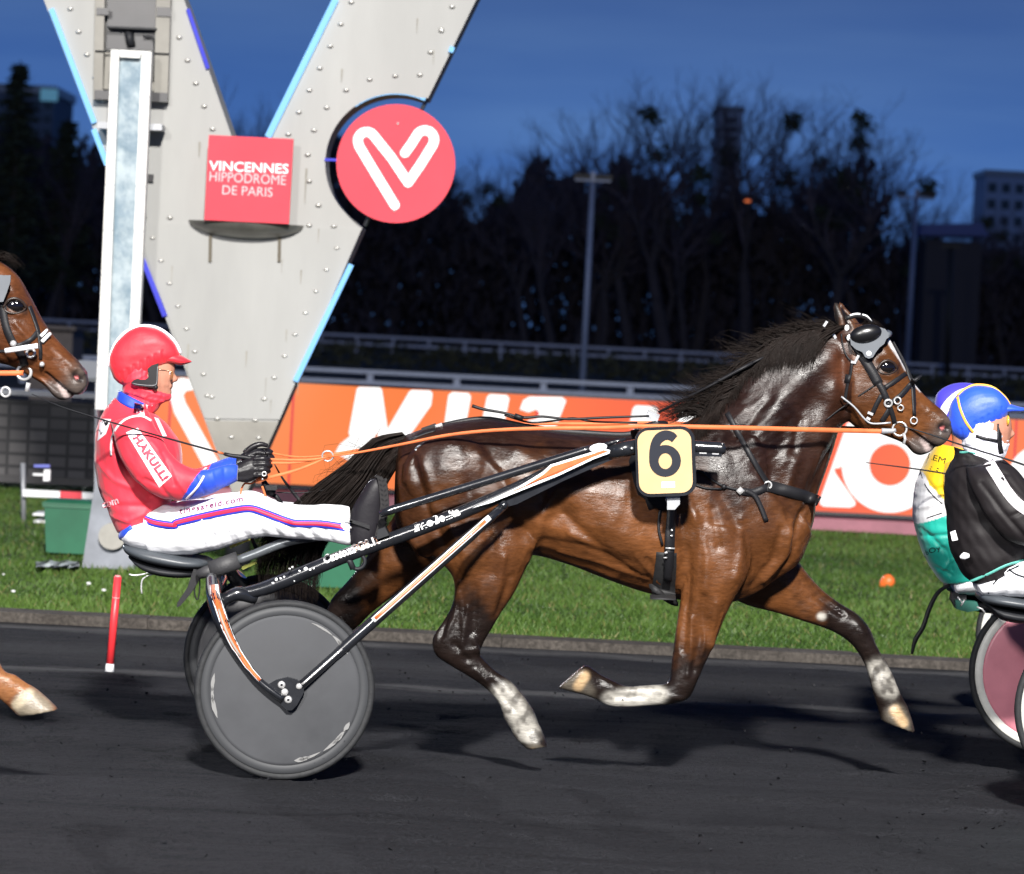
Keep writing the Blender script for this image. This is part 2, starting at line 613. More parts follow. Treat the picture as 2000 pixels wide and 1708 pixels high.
t = M_cinder.node_tree; pb = t.nodes['Principled BSDF']; pb.inputs['Specular IOR Level'].default_value = 0.12; N = t.nodes.new; K = t.links.new
srcl = pb.inputs['Base Color'].links[0].from_socket
co_ = N('ShaderNodeTexCoord'); sp_ = N('ShaderNodeSeparateXYZ'); K(co_.outputs['Object'], sp_.inputs[0])
mpb = N('ShaderNodeMapping'); mpb.inputs['Scale'].default_value = (0.9, 6.0, 1); K(co_.outputs['Object'], mpb.inputs[0])
nb_ = N('ShaderNodeTexNoise'); nb_.inputs['Scale'].default_value = 2.2; nb_.inputs['Detail'].default_value = 8; nb_.inputs['Roughness'].default_value = 0.7; K(mpb.outputs[0], nb_.inputs[0])
prev = srcl
for yc_, wd_, amt in ((2.60, 0.16, 0.85), (4.80, 0.22, 0.9), (3.6, 0.7, 0.25)):
    m1 = N('ShaderNodeMath'); m1.operation = 'SUBTRACT'; K(sp_.outputs['Y'], m1.inputs[0]); m1.inputs[1].default_value = yc_
    m2 = N('ShaderNodeMath'); m2.operation = 'ABSOLUTE'; K(m1.outputs[0], m2.inputs[0])
    m3 = N('ShaderNodeMath'); m3.operation = 'MULTIPLY_ADD'; K(nb_.outputs['Fac'], m3.inputs[0]); m3.inputs[1].default_value = -0.36; K(m2.outputs[0], m3.inputs[2])
    mr_ = N('ShaderNodeMapRange'); mr_.inputs['From Min'].default_value = wd_ - 0.18; mr_.inputs['From Max'].default_value = -0.16; mr_.inputs['To Min'].default_value = 0; mr_.inputs['To Max'].default_value = amt; K(m3.outputs[0], mr_.inputs[0])
    mm = N('ShaderNodeMix'); mm.data_type = 'RGBA'; K(mr_.outputs[0], mm.inputs[0]); K(prev, mm.inputs[6]); mm.inputs[7].default_value = (0.080, 0.080, 0.083, 1); prev = mm.outputs[2]
K(prev, pb.inputs['Base Color'])
M_kerb = ground_mat('kerb_stone', (0.040, 0.035, 0.031), (0.075, 0.066, 0.058), 5, 0.6, 40)
M_soil = ground_mat('turf_soil', (0.022, 0.040, 0.008), (0.045, 0.080, 0.016), 1.2, 0.8, 30)
M_far = ground_mat('far_soil', (0.020, 0.018, 0.014), (0.035, 0.032, 0.024), 0.2, 0.4, 3)

YK = 20.05        # kerb front
YG = 20.32        # grass starts
YS = 34.0         # LED screen

b = MB(); b.smooth = False
b.add([(-1200, -60, -0.03), (1200, -60, -0.03), (1200, 1800, -0.03), (-1200, 1800, -0.03)], [(0, 1, 2, 3)])
tag(b.build('ground', M_far, base=(0, 0, -0.03)), kind='structure')
# the track: a fine relief sheet of cinder where it is in view
nx, ny = 420, 380
xs = np.linspace(-5.2, 5.2, nx); ys = np.linspace(10.5, YK, ny)
XX, YY = np.meshgrid(xs, ys)
ZZ = np.zeros_like(XX)
for k in range(60):
    fx, fy = rng.normal(0, 6), rng.normal(0, 16)
    ZZ += rng.uniform(0.0003, 0.0011) * np.sin(fx * XX + fy * YY + rng.uniform(0, 6.28))
ZZ += rng.normal(0, 0.0012, ZZ.shape)
# combed harrow furrows running along the track
ZZ += 0.0022 * np.sin(YY * 2 * math.pi / 0.11 + 0.6 * np.sin(XX * 0.9)) * (0.5 + 0.5 * np.sin(YY * 1.7 + 1))
for k in range(150):     # hoof prints
    hx_, hy_ = rng.uniform(-4.6, 4.6), rng.choice([13.2, 14.3, 14.7, 15.6, 16.4, 12.3, 11.8]) + rng.normal(0, .22)
    rr_ = np.hypot((XX - hx_) / 1.25, YY - hy_) / 0.065
    ZZ += np.where(rr_ < 1.0, -0.014 * (1 - rr_ ** 4), 0) + 0.007 * np.exp(-((rr_ - 1.35) / .3) ** 2)
for yr in (12.9, 13.86, 15.19, 16.5, 17.0):      # wheel ruts
    ZZ += -0.007 * np.exp(-((YY - yr - .03 * np.sin(XX * .7 + yr)) / .022) ** 2)
edge = np.minimum(1, np.minimum(XX + 5.2, 5.2 - XX) * 3); edge = np.minimum(edge, np.minimum(YY - 10.5, YK - YY) * 8)
ZZ = ZZ * edge - 0.004
b = MB()
idx = np.arange(nx * ny).reshape(ny, nx)
b.v = [tuple(v) for v in np.stack([XX.ravel(), YY.ravel(), ZZ.ravel()], 1)]
q = np.stack([idx[:-1, :-1].ravel(), idx[:-1, 1:].ravel(), idx[1:, 1:].ravel(), idx[1:, :-1].ravel()], 1)
b.f = [list(map(int, r)) for r in q]; b.mi = [0] * len(b.f); b.sm = [True] * len(b.f)
b.smooth = False
for x0, x1, y0, y1 in ((-300, -5.2, -40, YK), (5.2, 300, -40, YK), (-5.2, 5.2, -40, 10.5)):
    b.add([(x0, y0, -0.004), (x1, y0, -0.004), (x1, y1, -0.004), (x0, y1, -0.004)], [(0, 1, 2, 3)])
tag(b.build('track', M_cinder, base=(0, 15, 0), fix=False), kind='structure')
# loose clods of cinder
b = MB(); b.smooth = False
for i in range(2600):
    x, y = random.uniform(-4.5, 4.5), random.uniform(11.6, 19.6)
    r = random.choice([0.004, 0.005, 0.006, 0.008, 0.012])
    c = Vector((x, y, r * 0.4))
    vs = [c + Vector((random.uniform(-1, 1), random.uniform(-1, 1), random.uniform(-.5, 1))) * r for _ in range(5)]
    b.add(vs, [(0, 1, 2), (0, 2, 3), (0, 3, 4), (0, 4, 1), (1, 2, 3), (1, 3, 4)])
tag(b.build('cinder_clods', M_cinder, base=(0, 15, 0), fix=False), 'loose black clods of cinder on the track', None, None, 'stuff')
# kerb of low stones
b = MB(); b.smooth = False
x = -40.0
while x < 40:
    w = 1.0
    h = 0.05 + random.uniform(-0.006, 0.006)
    b.box((x + w / 2, (YK + YG) / 2 + random.uniform(-.006, .006), h / 2 - 0.02), (w - 0.003, YG - YK - 0.01, h + 0.04))
    x += w
tag(b.build('kerb', M_kerb, base=(0, YK, 0), fix=False), kind='structure')
# turf bed + grass
b = MB(); b.smooth = False
b.add([(-60, YG, 0.012), (60, YG, 0.012), (60, 36.5, 0.012), (-60, 36.5, 0.012)], [(0, 1, 2, 3)])
tag(b.build('turf', M_soil, base=(0, 25, 0.012), fix=False), kind='structure')
M_grass = bpy.data.materials.new('grass_blades'); M_grass.use_nodes = True
t = M_grass.node_tree; pb = t.nodes['Principled BSDF']
at = t.nodes.new('ShaderNodeAttribute'); at.attribute_name = 'Col'
t.links.new(at.outputs['Color'], pb.inputs['Base Color'])
pb.inputs['Roughness'].default_value = 0.55; pb.inputs['Specular IOR Level'].default_value = 0.3


def blades(name, n, ysamp, hmin, hmax):
    y = ysamp(n)
    x = rng.uniform(-1, 1, n) * (y / FPX * 1480) + y / FPX * 0
    pat = np.sin(x * 2.3 + 1.3 * np.sin(y * 1.9)) * 0.5 + np.sin(y * 4.1 + x * 1.1) * 0.3 + np.sin(x * 9 + y * 7) * 0.25
    h = rng.uniform(hmin, hmax, n) * (1 + 0.28 * pat)
    a = rng.uniform(0, 2 * math.pi, n); wd = rng.uniform(0.004, 0.009, n)
    dx, dy = np.cos(a) * wd, np.sin(a) * wd
    lx, ly = rng.normal(0, 0.45, n) * h, rng.normal(0, 0.45, n) * h
    V = np.empty((n, 3, 3))
    V[:, 0] = np.stack([x - dx, y - dy, np.full(n, 0.008)], 1)
    V[:, 1] = np.stack([x + dx, y + dy, np.full(n, 0.008)], 1)
    V[:, 2] = np.stack([x + lx, y + ly, h], 1)
    me = bpy.data.meshes.new(name)
    me.vertices.add(n * 3); me.vertices.foreach_set('co', V.astype(np.float32).ravel())
    me.loops.add(n * 3); me.loops.foreach_set('vertex_index', np.arange(n * 3, dtype=np.int32))
    me.polygons.add(n); me.polygons.foreach_set('loop_start', np.arange(0, n * 3, 3, dtype=np.int32))
    me.polygons.foreach_set('loop_total', np.full(n, 3, dtype=np.int32))
    me.update(calc_edges=True); me.validate()
    big = np.sin(x * .9 + 2 * np.sin(y * .5)) * .5 + np.sin(x * .37 - y * .8 + 1) * .5 + np.sin(x * 1.7 + y * 1.3) * .4
    k = np.clip(0.45 + 0.28 * pat + 0.26 * big + rng.normal(0, 0.22, n), 0, 1)[:, None]
    c = (1 - k) * np.array([0.032, 0.074, 0.011]) + k * np.array([0.085, 0.150, 0.027])
    dry = (rng.uniform(0, 1, n) < 0.05 + 0.10 * np.clip((20.8 - y) / 0.6, 0, 1))[:, None]
    c = np.where(dry, np.array([0.15, 0.14, 0.05]), c)
    set_col(me, np.repeat(c, 3, axis=0))
    return me


me = blades('grass', 235000, lambda n: YG - 0.05 + (36.05 - YG) * rng.uniform(0, 1, n) ** 1.35, 0.022, 0.060)
tag(put('grass', me, M_grass, base=(0, 25, 0)), 'short green turf between the kerb and the lit screen', None, None, 'stuff')
# daisies and scraps scattered on the turf
b = MB(); b.smooth = False
for i in range(9):
    y = random.uniform(20.6, 24.5); x = random.uniform(-1, 1) * y / FPX * 1000
    s = random.uniform(0.008, 0.018)
    c = Vector((x, y, 0.055))
    b.add([c + Vector((s * math.cos(a * 1.2566 * 0.8333), -0.3 * s * math.sin(a * 1.047), s * 0.6 * math.sin(a * 1.047))) for a in range(6)], [(0, 1, 2, 3, 4, 5)])
tag(b.build('grass_flowers', M_white, base=(0, 22, 0), fix=False), 'tiny white daisies scattered over the turf', None, None, 'stuff')

# ------------------------------------------------------------------ LED advertising screen
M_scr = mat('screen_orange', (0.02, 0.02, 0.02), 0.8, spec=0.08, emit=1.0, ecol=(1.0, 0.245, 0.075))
M_scrw = mat('screen_white', (0.02, 0.02, 0.02), 0.8, spec=0.08, emit=1.25, ecol=(1.0, 0.985, 0.965))
M_scrseam = mat('screen_seam', (0.02, 0.02, 0.02), 0.8, spec=0.08, emit=0.85, ecol=(1.0, 0.09, 0.09))
M_case = mat('screen_case', (0.03, 0.028, 0.03), 0.5, var=0.2)
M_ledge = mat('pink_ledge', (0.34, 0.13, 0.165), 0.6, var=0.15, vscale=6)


# red halation around the horse's back, put into the display's orange emission colour
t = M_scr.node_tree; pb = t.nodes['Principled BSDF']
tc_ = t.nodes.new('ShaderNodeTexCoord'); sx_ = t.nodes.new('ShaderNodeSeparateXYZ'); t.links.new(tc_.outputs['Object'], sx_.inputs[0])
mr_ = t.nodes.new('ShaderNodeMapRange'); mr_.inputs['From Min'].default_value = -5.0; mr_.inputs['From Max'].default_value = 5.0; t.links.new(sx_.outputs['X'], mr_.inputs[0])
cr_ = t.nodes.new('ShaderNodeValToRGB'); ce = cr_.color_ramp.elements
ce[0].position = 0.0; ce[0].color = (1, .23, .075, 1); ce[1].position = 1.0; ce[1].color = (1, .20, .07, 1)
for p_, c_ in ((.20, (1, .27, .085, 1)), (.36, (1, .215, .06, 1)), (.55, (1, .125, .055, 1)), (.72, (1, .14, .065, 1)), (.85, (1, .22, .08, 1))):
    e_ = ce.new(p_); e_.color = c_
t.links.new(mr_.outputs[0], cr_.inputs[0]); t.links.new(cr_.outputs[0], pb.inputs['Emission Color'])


def sy(x, y480):            # along the screen's slope in the picture
    return y480 + (x - 480) * 0.0507


scr = thing('advertising_screen', G(1200, sy(1200, 978)), 'long low LED advertising screen glowing orange with white letters behind the turf', 'screen')
b = MB()
XA, XB = 250, 2600
b.prism([(XA, sy(XA, 740)), (XB, sy(XB, 740)), (XB, sy(XB, 948)), (XA, sy(XA, 948))], YS, YS + 0.25)
b.build('cabinet', M_case, scr)
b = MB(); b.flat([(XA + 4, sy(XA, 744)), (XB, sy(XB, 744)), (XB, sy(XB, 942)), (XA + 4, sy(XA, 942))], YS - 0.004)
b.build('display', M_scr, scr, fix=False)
b = MB()
for x in (335, 574, 1050, 1530, 1985):
    b = MB(); b.flat([(x - 2, sy(x, 744)), (x + 3, sy(x, 744)), (x - 8, sy(x, 942)), (x - 13, sy(x, 942))], YS - 0.007)
    b.build('seam', M_scrseam, scr, fix=False)
b = MB(); YL = YS - 0.010
# big slanted letters with heavy rounded strokes
b = MB(); b.flat([(697, 760), (702, 756), (742, 757), (746, 762), (757, 838), (799, 766), (804, 762), (840, 763), (845, 769), (842, 792), (762, 905), (750, 880), (735, 845), (732, 855), (690, 905), (655, 884), (664, 868), (684, 852), (681, 846)], YL); b.build('letter', M_scrw, scr, fix=False)
b = MB(); b.flat([(876, 772), (884, 766), (915, 768), (920, 775), (902, 870), (862, 870)], YL); b.build('letter', M_scrw, scr, fix=False)
b = MB(); b.flat([(951, 776), (957, 770), (990, 772), (995, 779), (983, 838), (978, 870), (930, 870), (942, 820)], YL); b.build('letter', M_scrw, scr, fix=False)
b = MB(); b.flat([(1022, 782), (1034, 775), (1098, 776), (1106, 783), (1086, 835), (1072, 842), (1020, 836), (1032, 822), (1048, 818), (1054, 808), (1048, 800), (1032, 806), (1015, 800)], YL); b.build('letter', M_scrw, scr, fix=False)
b = MB(); b.flat([(1236, 798), (1242, 792), (1280, 794), (1286, 800), (1280, 838), (1228, 836)], YL); b.build('letter', M_scrw, scr, fix=False)
b = MB(); b.flat([(1330, 800), (1380, 802), (1360, 870), (1310, 870)], YL); b.build('letter', M_scrw, scr, fix=False)
b = MB(); b.flat([(1440, 806), (1500, 809), (1540, 880), (1480, 880)], YL); b.build('letter', M_scrw, scr, fix=False)
b = MB(); b.flat([(1655, 826), (1601, 978), (1602, 986), (1610, 990), (1660, 992), (1670, 988), (1671, 981), (1632, 925), (1629, 916), (1641, 914), (1690, 826)], YL); b.build('letter', M_scrw, scr, fix=False)
b = MB(); b.flat(circ(1738, 908, 94, 94, 48), YL - 0.003); b.build('letter', M_scrw, scr, fix=False)
b = MB(); b.flat(circ(2040, 930, 70, 62, 32), YL); b.build('letter', M_scrw, scr, fix=False)
b = MB(); b.flat([(2150, 840), (2230, 842), (2280, 1010), (2200, 1010)], YL); b.build('letter', M_scrw, scr, fix=False)
b = MB(); b.flat([(354, 738), (368, 740), (377, 752), (378, 762), (364, 764), (358, 772), (362, 786), (426, 900), (420, 912), (398, 912), (340, 806), (331, 772), (336, 746)], YL); b.build('letter', M_scrw, scr, fix=False)

b = MB(); b.flat(circ(2040, 930, 24, 22, 24), YL - 0.006); b.build('letter_hole', M_scr, scr, fix=False)
b = MB(); b.flat(circ(1738, 908, 40, 41, 40), YL - 0.006)
b.build('letter_hole', M_scr, scr, fix=False)
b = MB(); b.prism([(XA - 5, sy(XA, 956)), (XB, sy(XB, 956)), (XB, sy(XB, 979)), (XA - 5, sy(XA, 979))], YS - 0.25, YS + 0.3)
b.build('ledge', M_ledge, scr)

# dark block wall left of the screen
M_block = bpy.data.materials.new('dark_blocks'); M_block.use_nodes = True
t = M_block.node_tree; pb = t.nodes['Principled BSDF']; pb.inputs['Roughness'].default_value = 0.7
bt = t.nodes.new('ShaderNodeTexBrick'); bt.offset = 0.0
bt.inputs['Color1'].default_value = (0.035, 0.033, 0.035, 1); bt.inputs['Color2'].default_value = (0.10, 0.095, 0.095, 1)
bt.inputs['Mortar'].default_value = (0.02, 0.02, 0.022, 1); bt.inputs['Scale'].default_value = 1.0
bt.inputs['Brick Width'].default_value = 0.19; bt.inputs['Row Height'].default_value = 0.12; bt.inputs['Mortar Size'].default_value = 0.022
bt.inputs['Mortar Smooth'].default_value = 0.6
tcn = t.nodes.new('ShaderNodeTexCoord'); mpn = t.nodes.new('ShaderNodeMapping'); mpn.inputs['Rotation'].default_value = (R(90), 0, 0)
t.links.new(tcn.outputs['Object'], mpn.inputs[0]); t.links.new(mpn.outputs[0], bt.inputs['Vector']); t.links.new(bt.outputs[0], pb.inputs['Base Color'])
bw = thing('block_wall', G(60, 958), 'low dark block wall with a pale coping ledge left of the monument', 'wall')
b = MB(); b.prism([(-700, 779 - 35), (249, 793), (249, 939), (-700, 903 - 12)], YS - 0.1, YS + 0.3)
b.build('wall_body', M_block, bw)
b = MB(); b.prism([(-700, 764 - 35), (249, 772), (249, 782), (-700, 774 - 35)], YS - 0.2, YS + 0.35)
b.build('coping', M_grey, bw)
b = MB(); b.prism([(-700, 890), (249, 940), (249, 955), (-700, 905)], YS - 0.16, YS + 0.32)
b.build('footing', M_case, bw)
# grey cabinet and dark hut beyond
b = MB(); b.prism(rrect(172, 722, 42, 34, 4, 3), 30.0, 30.3); b.prism([(150, 737), (190, 739), (189, 956), (184, 956), (186, 745), (150, 743)], 30.05, 30.25)
tag(b.build('junction_box', M_white, base=G(185, 1015)), 'pale junction box on a bracket beside the white finish post', 'box')
b = MB(); b.prism([(60, 641), (142, 645), (138, 800), (56, 796)], 60, 61.5); b.prism([(52, 634), (148, 639), (148, 646), (52, 641)], 59.8, 61.7)
tag(b.build('dark_hut', mat('hut_brown', (0.06, 0.05, 0.05), 0.7, var=0.2), base=P(100, 800, 60)), 'small dark flat-roofed hut beyond the block wall', 'hut')

# ------------------------------------------------------------------ V monument
YV = 24.5
vm = thing('monument', G(468, 1140), 'tall V-shaped riveted steel monument edged with blue light', 'monument')
notch = circ(772, 320, 139, 139, 26, 0, 360)
b = MB()
arc = [(772 + 137 * math.cos(R(a)), 320 + 137 * math.sin(R(a))) for a in np.linspace(-64, -242, 30)]
outline = [(-60, -380), (215, -380), (365, 15), (481, 349), (655, 0), (845, -380), (1116, -380), (836, 192)] + arc[1:-1] + [(708, 445), (480, 968), (456, 968)]
b.prism(outline, YV, YV + 0.55)
b.build('steel_shell', M_steel, vm)
rk = random.Random(31); M_streak = mat('water_stain', (0.265, 0.255, 0.225), 0.75, spec=.15, var=.25, vscale=6)
b = MB()
for k in range(20):
    yy = rk.uniform(20, 800); xx = rk.uniform(120, 860)
    if yy > 430: xx = rk.uniform(300 + .25 * (yy - 430), 690 - .35 * (yy - 430))
    elif 350 + .34 * (yy - 15) < xx < 660 - .5 * yy or xx < 130 + .36 * yy or xx > 900 - .5 * yy or (xx - 772) ** 2 + (yy - 320) ** 2 < 165 ** 2: continue
    w_ = rk.uniform(.8, 2.4); l_ = rk.uniform(18, 70)
    b.flat([(xx - w_, yy), (xx + w_, yy), (xx + w_ * .3 - l_ * .05, yy + l_), (xx - w_ * .3 - l_ * .05, yy + l_)], YV - .0135)
b.build('water_stain', M_streak, vm, fix=False)
# lower overlapping skin
b = MB(); b.prism([(262, 436), (706, 448), (546, 820), (400, 818)], YV - 0.012, YV - 0.003)
b.build('skin_plate', M_steel, vm)
b = MB(); b.prism([(402, 822), (544, 824), (481, 962), (456, 962)], YV - 0.010, YV - 0.003)
b.build('foot_plate', M_steel2, vm)
b = MB(); b.tube([P(469, 955, YV + 0.28), Vector((P(462, 1140, YV + .28).x, YV + .28, -.02))], [0.06, 0.10], n=16)
b.build('pedestal', M_dark, vm)
b = MB()
M_rivet = mat('rivet_steel', (0.5, 0.49, 0.46), 0.35, metal=0.5)
for k in range(0): pass
def along(p0, p1, n): return [(p0[0] + (p1[0] - p0[0]) * i / (n - 1), p0[1] + (p1[1] - p0[1]) * i / (n - 1)) for i in range(n)]
rivs = along((298, 465), (430, 820), 9)[0:8] + along((658, 485), (515, 780), 8) + [(332, 425), (282, 424), (424, 818), (498, 821), (452, 854), (505, 855), (604, 440), (652, 442), (405, 773), (517, 779)]
rivs += along((350, 73), (415, 252), 5) + along((137, 17), (202, 196), 5) + along((686, 4), (563, 262), 7) + along((883, 13), (820, 146), 4)
rivs += [(772, 148), (722, 155), (676, 176), (638, 210), (613, 254), (601, 302), (604, 354), (622, 401), (862, 60)]
for (x, y) in rivs:
    b = MB(); c = P(x, y, YV - 0.014)
    b.ball(c, (0.021, 0.012, 0.013), 10, 6)
    b.build('rivet', M_rivet, vm)
b = MB()
for p0, p1, w in (((100, 18), (184, 240), 5.5), ((183, 253), (209, 322), 5.5), ((656, -2), (523, 268), 6.5), ((686, 517), (577, 745), 5.5), ((884, 92), (880, 102), 5)):
    b = MB(); b.tube([P(p0[0], p0[1], YV - 0.03), P(p1[0], p1[1], YV - 0.03)], w * PX(YV), n=10)
    b.build('light_strip', M_led, vm)
b = MB()
for p0, p1, w in (((367, 18), (406, 134), 4), ((278, 506), (322, 618), 5)):
    b = MB(); b.tube([P(p0[0], p0[1], YV - 0.02), P(p1[0], p1[1], YV - 0.02)], w * PX(YV), n=10)
    b.build('light_strip', M_led_dim, vm)
b = MB(); b.tube([P(772 + 138 * math.cos(R(a)), 320 + 138 * math.sin(R(a)), YV + 0.02) for a in np.linspace(-65, -125, 14)], 2.8 * PX(YV), n=8)
b.build('light_strip', M_led, vm)
b = MB(); b.tube([P(634, 312, YV - 0.02), P(660, 313, YV - 0.02)], 2.6 * PX(YV), n=8)
b.build('light_strip', M_led_dim, vm)
# bracket bars across the notch
b = MB(); b.tube([P(712, 442, YV + 0.2), P(836, 190, YV + 0.2)], 4 * PX(YV), n=8)
b.build('bracket', M_grey, vm)
# half-round shelf under the square sign
b = MB()
c0 = P(481, 436, YV - 0.01)
rings = []
for i in range(7):
    th = R(90 * i / 6); rr = math.cos(th); dz = -math.sin(th) * 31 * PX(YV)
    rings.append([c0 + Vector((113 * PX(YV) * max(rr, .03) * math.cos(R(a)), -0.20 * max(rr, .03) * math.sin(R(a)), dz - math.cos(R(a)) * 113 * PX(YV) * rr * 0.0)) for a in np.linspace(0, 180, 25)])
b.grid(rings, close=False, cap=False)
b.build('lamp_shelf', mat('shelf_metal', (0.16, 0.155, 0.14), 0.4, metal=0.6, var=0.25, vscale=6), vm)
b = MB()
M_slot = mat('slot_dark', (0.10, 0.085, 0.06), 0.7)
for x in (411, 546):
    b = MB(); b.prism([(x - 3, 458), (x + 3, 458), (x + 2, 512), (x - 4, 512)], YV - 0.03, YV - 0.012)
    b.build('drain_slot', M_slot, vm)
# recessed photo-finish box on the left arm
b = MB()
b.prism([(186, -30), (205, -30), (200, 196), (182, 195)], YV - 0.10, YV - 0.002)
b.prism([(306, -30), (334, -30), (327, 200), (300, 198)], YV - 0.10, YV - 0.002)
b.prism([(206, 100), (305, 104), (300, 178), (202, 174)], YV - 0.05, YV - 0.002)
b.build('camera_housing', M_steel2, vm)
b = MB()
b.prism([(209, -30), (305, -30), (303, 100), (206, 96)], YV - 0.02, YV - 0.004)
M_rec = mat('recess', (0.02, 0.019, 0.022), 0.35, var=0.2)
b.build('camera_recess', M_rec, vm); b = MB()
b.prism([(184, 176), (328, 182), (327, 200), (184, 194)], YV - 0.115, YV - 0.104)
b.build('housing_band', M_rec, vm); b = MB()
b.prism([(188, 15), (212, 16), (212, 30), (188, 29)], YV - 0.115, YV - 0.104); b.build('housing_band', M_rec, vm); b = MB(); b.prism([(306, 14), (334, 15), (334, 33), (306, 32)], YV - 0.115, YV - 0.104)
b.build('housing_band', M_rec, vm); b = MB(); b.prism([(285, 340), (300, 341), (299, 356), (284, 355)], YV - 0.03, YV - 0.004)
b.build('socket', M_rec, vm)
b = MB(); b.prism([(209, 51), (306, 55), (306, 59), (209, 55)], YV - 0.12, YV - 0.02); b.tube([P(250, 60, YV - 0.05), P(256, 90, YV - 0.05)], 0.03, n=10)
b.tube([P(280, 72, YV - .06), P(298, 74, YV - .06), P(302, 92, YV - .06), P(300, 160, YV - .06)], 0.008, n=6, sub=4)
b.tube([P(186, 100, YV - .11), P(330, 106, YV - .11)], 0.006, n=6)
b.build('camera_lens', M_dark, vm)

# square sign and round sign: flat boards fixed on the monument
sg = thing('square_sign', P(486, 434, YV - 0.2), 'square red sign board on the crotch of the steel monument', 'sign')
YQ = YV - 0.22
b = MB(); b.prism([(408, 264), (573, 272), (564, 438), (399, 430)], YQ, YQ + 0.05); b.build('board', M_signred, sg)
b = MB(); pl = lambda x, y: P(x, y, YQ - 0.004)
letter(b, 'VINCENNES', (408, 333), (563, 340), 19, pl, bold=0.012)
b.build('lettering', M_white_print, sg, fix=False)
b = MB(); letter(b, 'HIPPODROME', (409, 354), (558, 362), 19, pl, bold=-0.004); letter(b, 'DE PARIS', (434, 380), (532, 385), 18, pl, bold=-0.004)
b.build('lettering', mat('pink_print', (0.80, 0.45, 0.47), 0.5), sg, fix=False)
rs = thing('round_sign', P(773, 436, YV - 0.1), 'round red disc sign with a white looped V emblem', 'sign')
b = MB(); b.prism(circ(773, 320, 116, 116, 64), YQ, YQ + 0.06); b.build('disc', M_signred, rs)
path = [(771, 401), (735, 342), (702, 287)] + [(716 + 17 * math.cos(R(a)), 275 + 17 * math.sin(R(a))) for a in np.linspace(160, 322, 9)] + [(765, 309), (797, 357), (822, 321), (845, 284)] + [(830 + 18 * math.cos(R(a)), 273 + 18 * math.sin(R(a))) for a in np.linspace(20, -140, 9)] + [(804, 281), (791, 299)]


def stroke(mb, pts, w, Y):
    """round-joined flat line in pixels"""
    k = 0
    for (x0, y0), (x1, y1) in zip(pts[:-1], pts[1:]):
        l = math.hypot(x1 - x0, y1 - y0); nx_, ny_ = -(y1 - y0) / l * w / 2, (x1 - x0) / l * w / 2
        a = math.degrees(math.atan2(y1 - y0, x1 - x0))
        poly = [(x1 + w / 2 * math.cos(R(a + t)), y1 + w / 2 * math.sin(R(a + t))) for t in range(-90, 91, 18)]
        poly += [(x0 + w / 2 * math.cos(R(a + t)), y0 + w / 2 * math.sin(R(a + t))) for t in range(90, 271, 18)]
        mb.flat(poly, Y - 0.0004 * k); k += 1


b = MB(); stroke(b, path, 19, YQ - 0.003); b.build('emblem', M_white_print, rs, fix=False)
b = MB()
for x, y in ((777, 242), (770, 412)): b.ball(P(x, y, YQ - 0.004), 0.010, 8, 5)
b.build('screw', M_chrome, rs)

# white mirrored finish post hanging in front of the monument
YF = 24.12
fp = thing('finish_post', G(205, 1110), 'tall white framed finish post with a cloudy mirror strip', 'post')
b = MB()
tl, tr, br, bl = (217, 97), (296, 101), (265, 803), (186, 800)
lerp = lambda a, c, t: (a[0] + (c[0] - a[0]) * t, a[1] + (c[1] - a[1]) * t)
b.prism([tl, lerp(tl, tr, .2), lerp(bl, br, .28), bl], YF, YF + 0.12)
b.prism([lerp(tl, tr, .76), tr, br, lerp(bl, br, .76)], YF, YF + 0.12)
b.prism([lerp(tl, tr, .205), lerp(tl, tr, .755), (273, 114), (234, 112)], YF + 0.001, YF + 0.119)
b.build('frame', mat('post_white', (.62, .62, .60), .5, var=.06, vscale=4), fp)
M_mirror = mat('cloudy_mirror', (0.17, 0.235, 0.285), 0.45, spec=0.2, col2=(0.36, 0.42, 0.45), vscale=7, bump=0.5, bscale=9, rvar=0.12, stretch=(1, 1, 0.8), bdist=0.03)
b = MB(); b.prism([lerp(tl, bl, .012), lerp(tr, br, .012), br, bl], YF + 0.06, YF + 0.09); b.build('mirror', M_mirror, fp)
b = MB()
for i in range(1, 8):
    t_ = i / 8
    a_ = lerp(tl, bl, t_); c_ = lerp(tr, br, t_)
    for u0, u1 in ((0.0, 0.24), (0.76, 1.0)):
        q0 = lerp(a_, c_, u0); q1 = lerp(a_, c_, u1)
        b.flat([q0, q1, (q1[0], q1[1] + 1.6), (q0[0], q0[1] + 1.6)], YF - 0.003)
b.build('joint', M_grey, fp, fix=False)
b = MB(); b.prism([(190, 478 - 240), (316, 483 - 240), (316, 490 - 235), (190, 486 - 235)], YF + 0.13, YV - 0.02)
b.build('wall_bracket', M_grey, fp)
b = MB(); b.prism([(192, 900), (240, 902), (262, 1114), (160, 1109)], YF + 0.03, YF + 0.5)
b.build('pedestal', mat('pale_concrete', (0.22, 0.235, 0.265), 0.75, var=0.2, vscale=5, bump=0.2, bscale=30), fp)
b = MB(); b.prism(circ(219, 1048, 27, 26, 32), YF - 0.03, YF + 0.029)
b.build('weight_disc', mat('stone_disc', (0.32, 0.31, 0.28), 0.8, var=0.12, vscale=10), fp)
b = MB(); b.tube([P(238, 800, YF + 0.06), P(222, 905, YF + 0.2)], 0.045, n=12); b.build('stem', M_grey, fp)

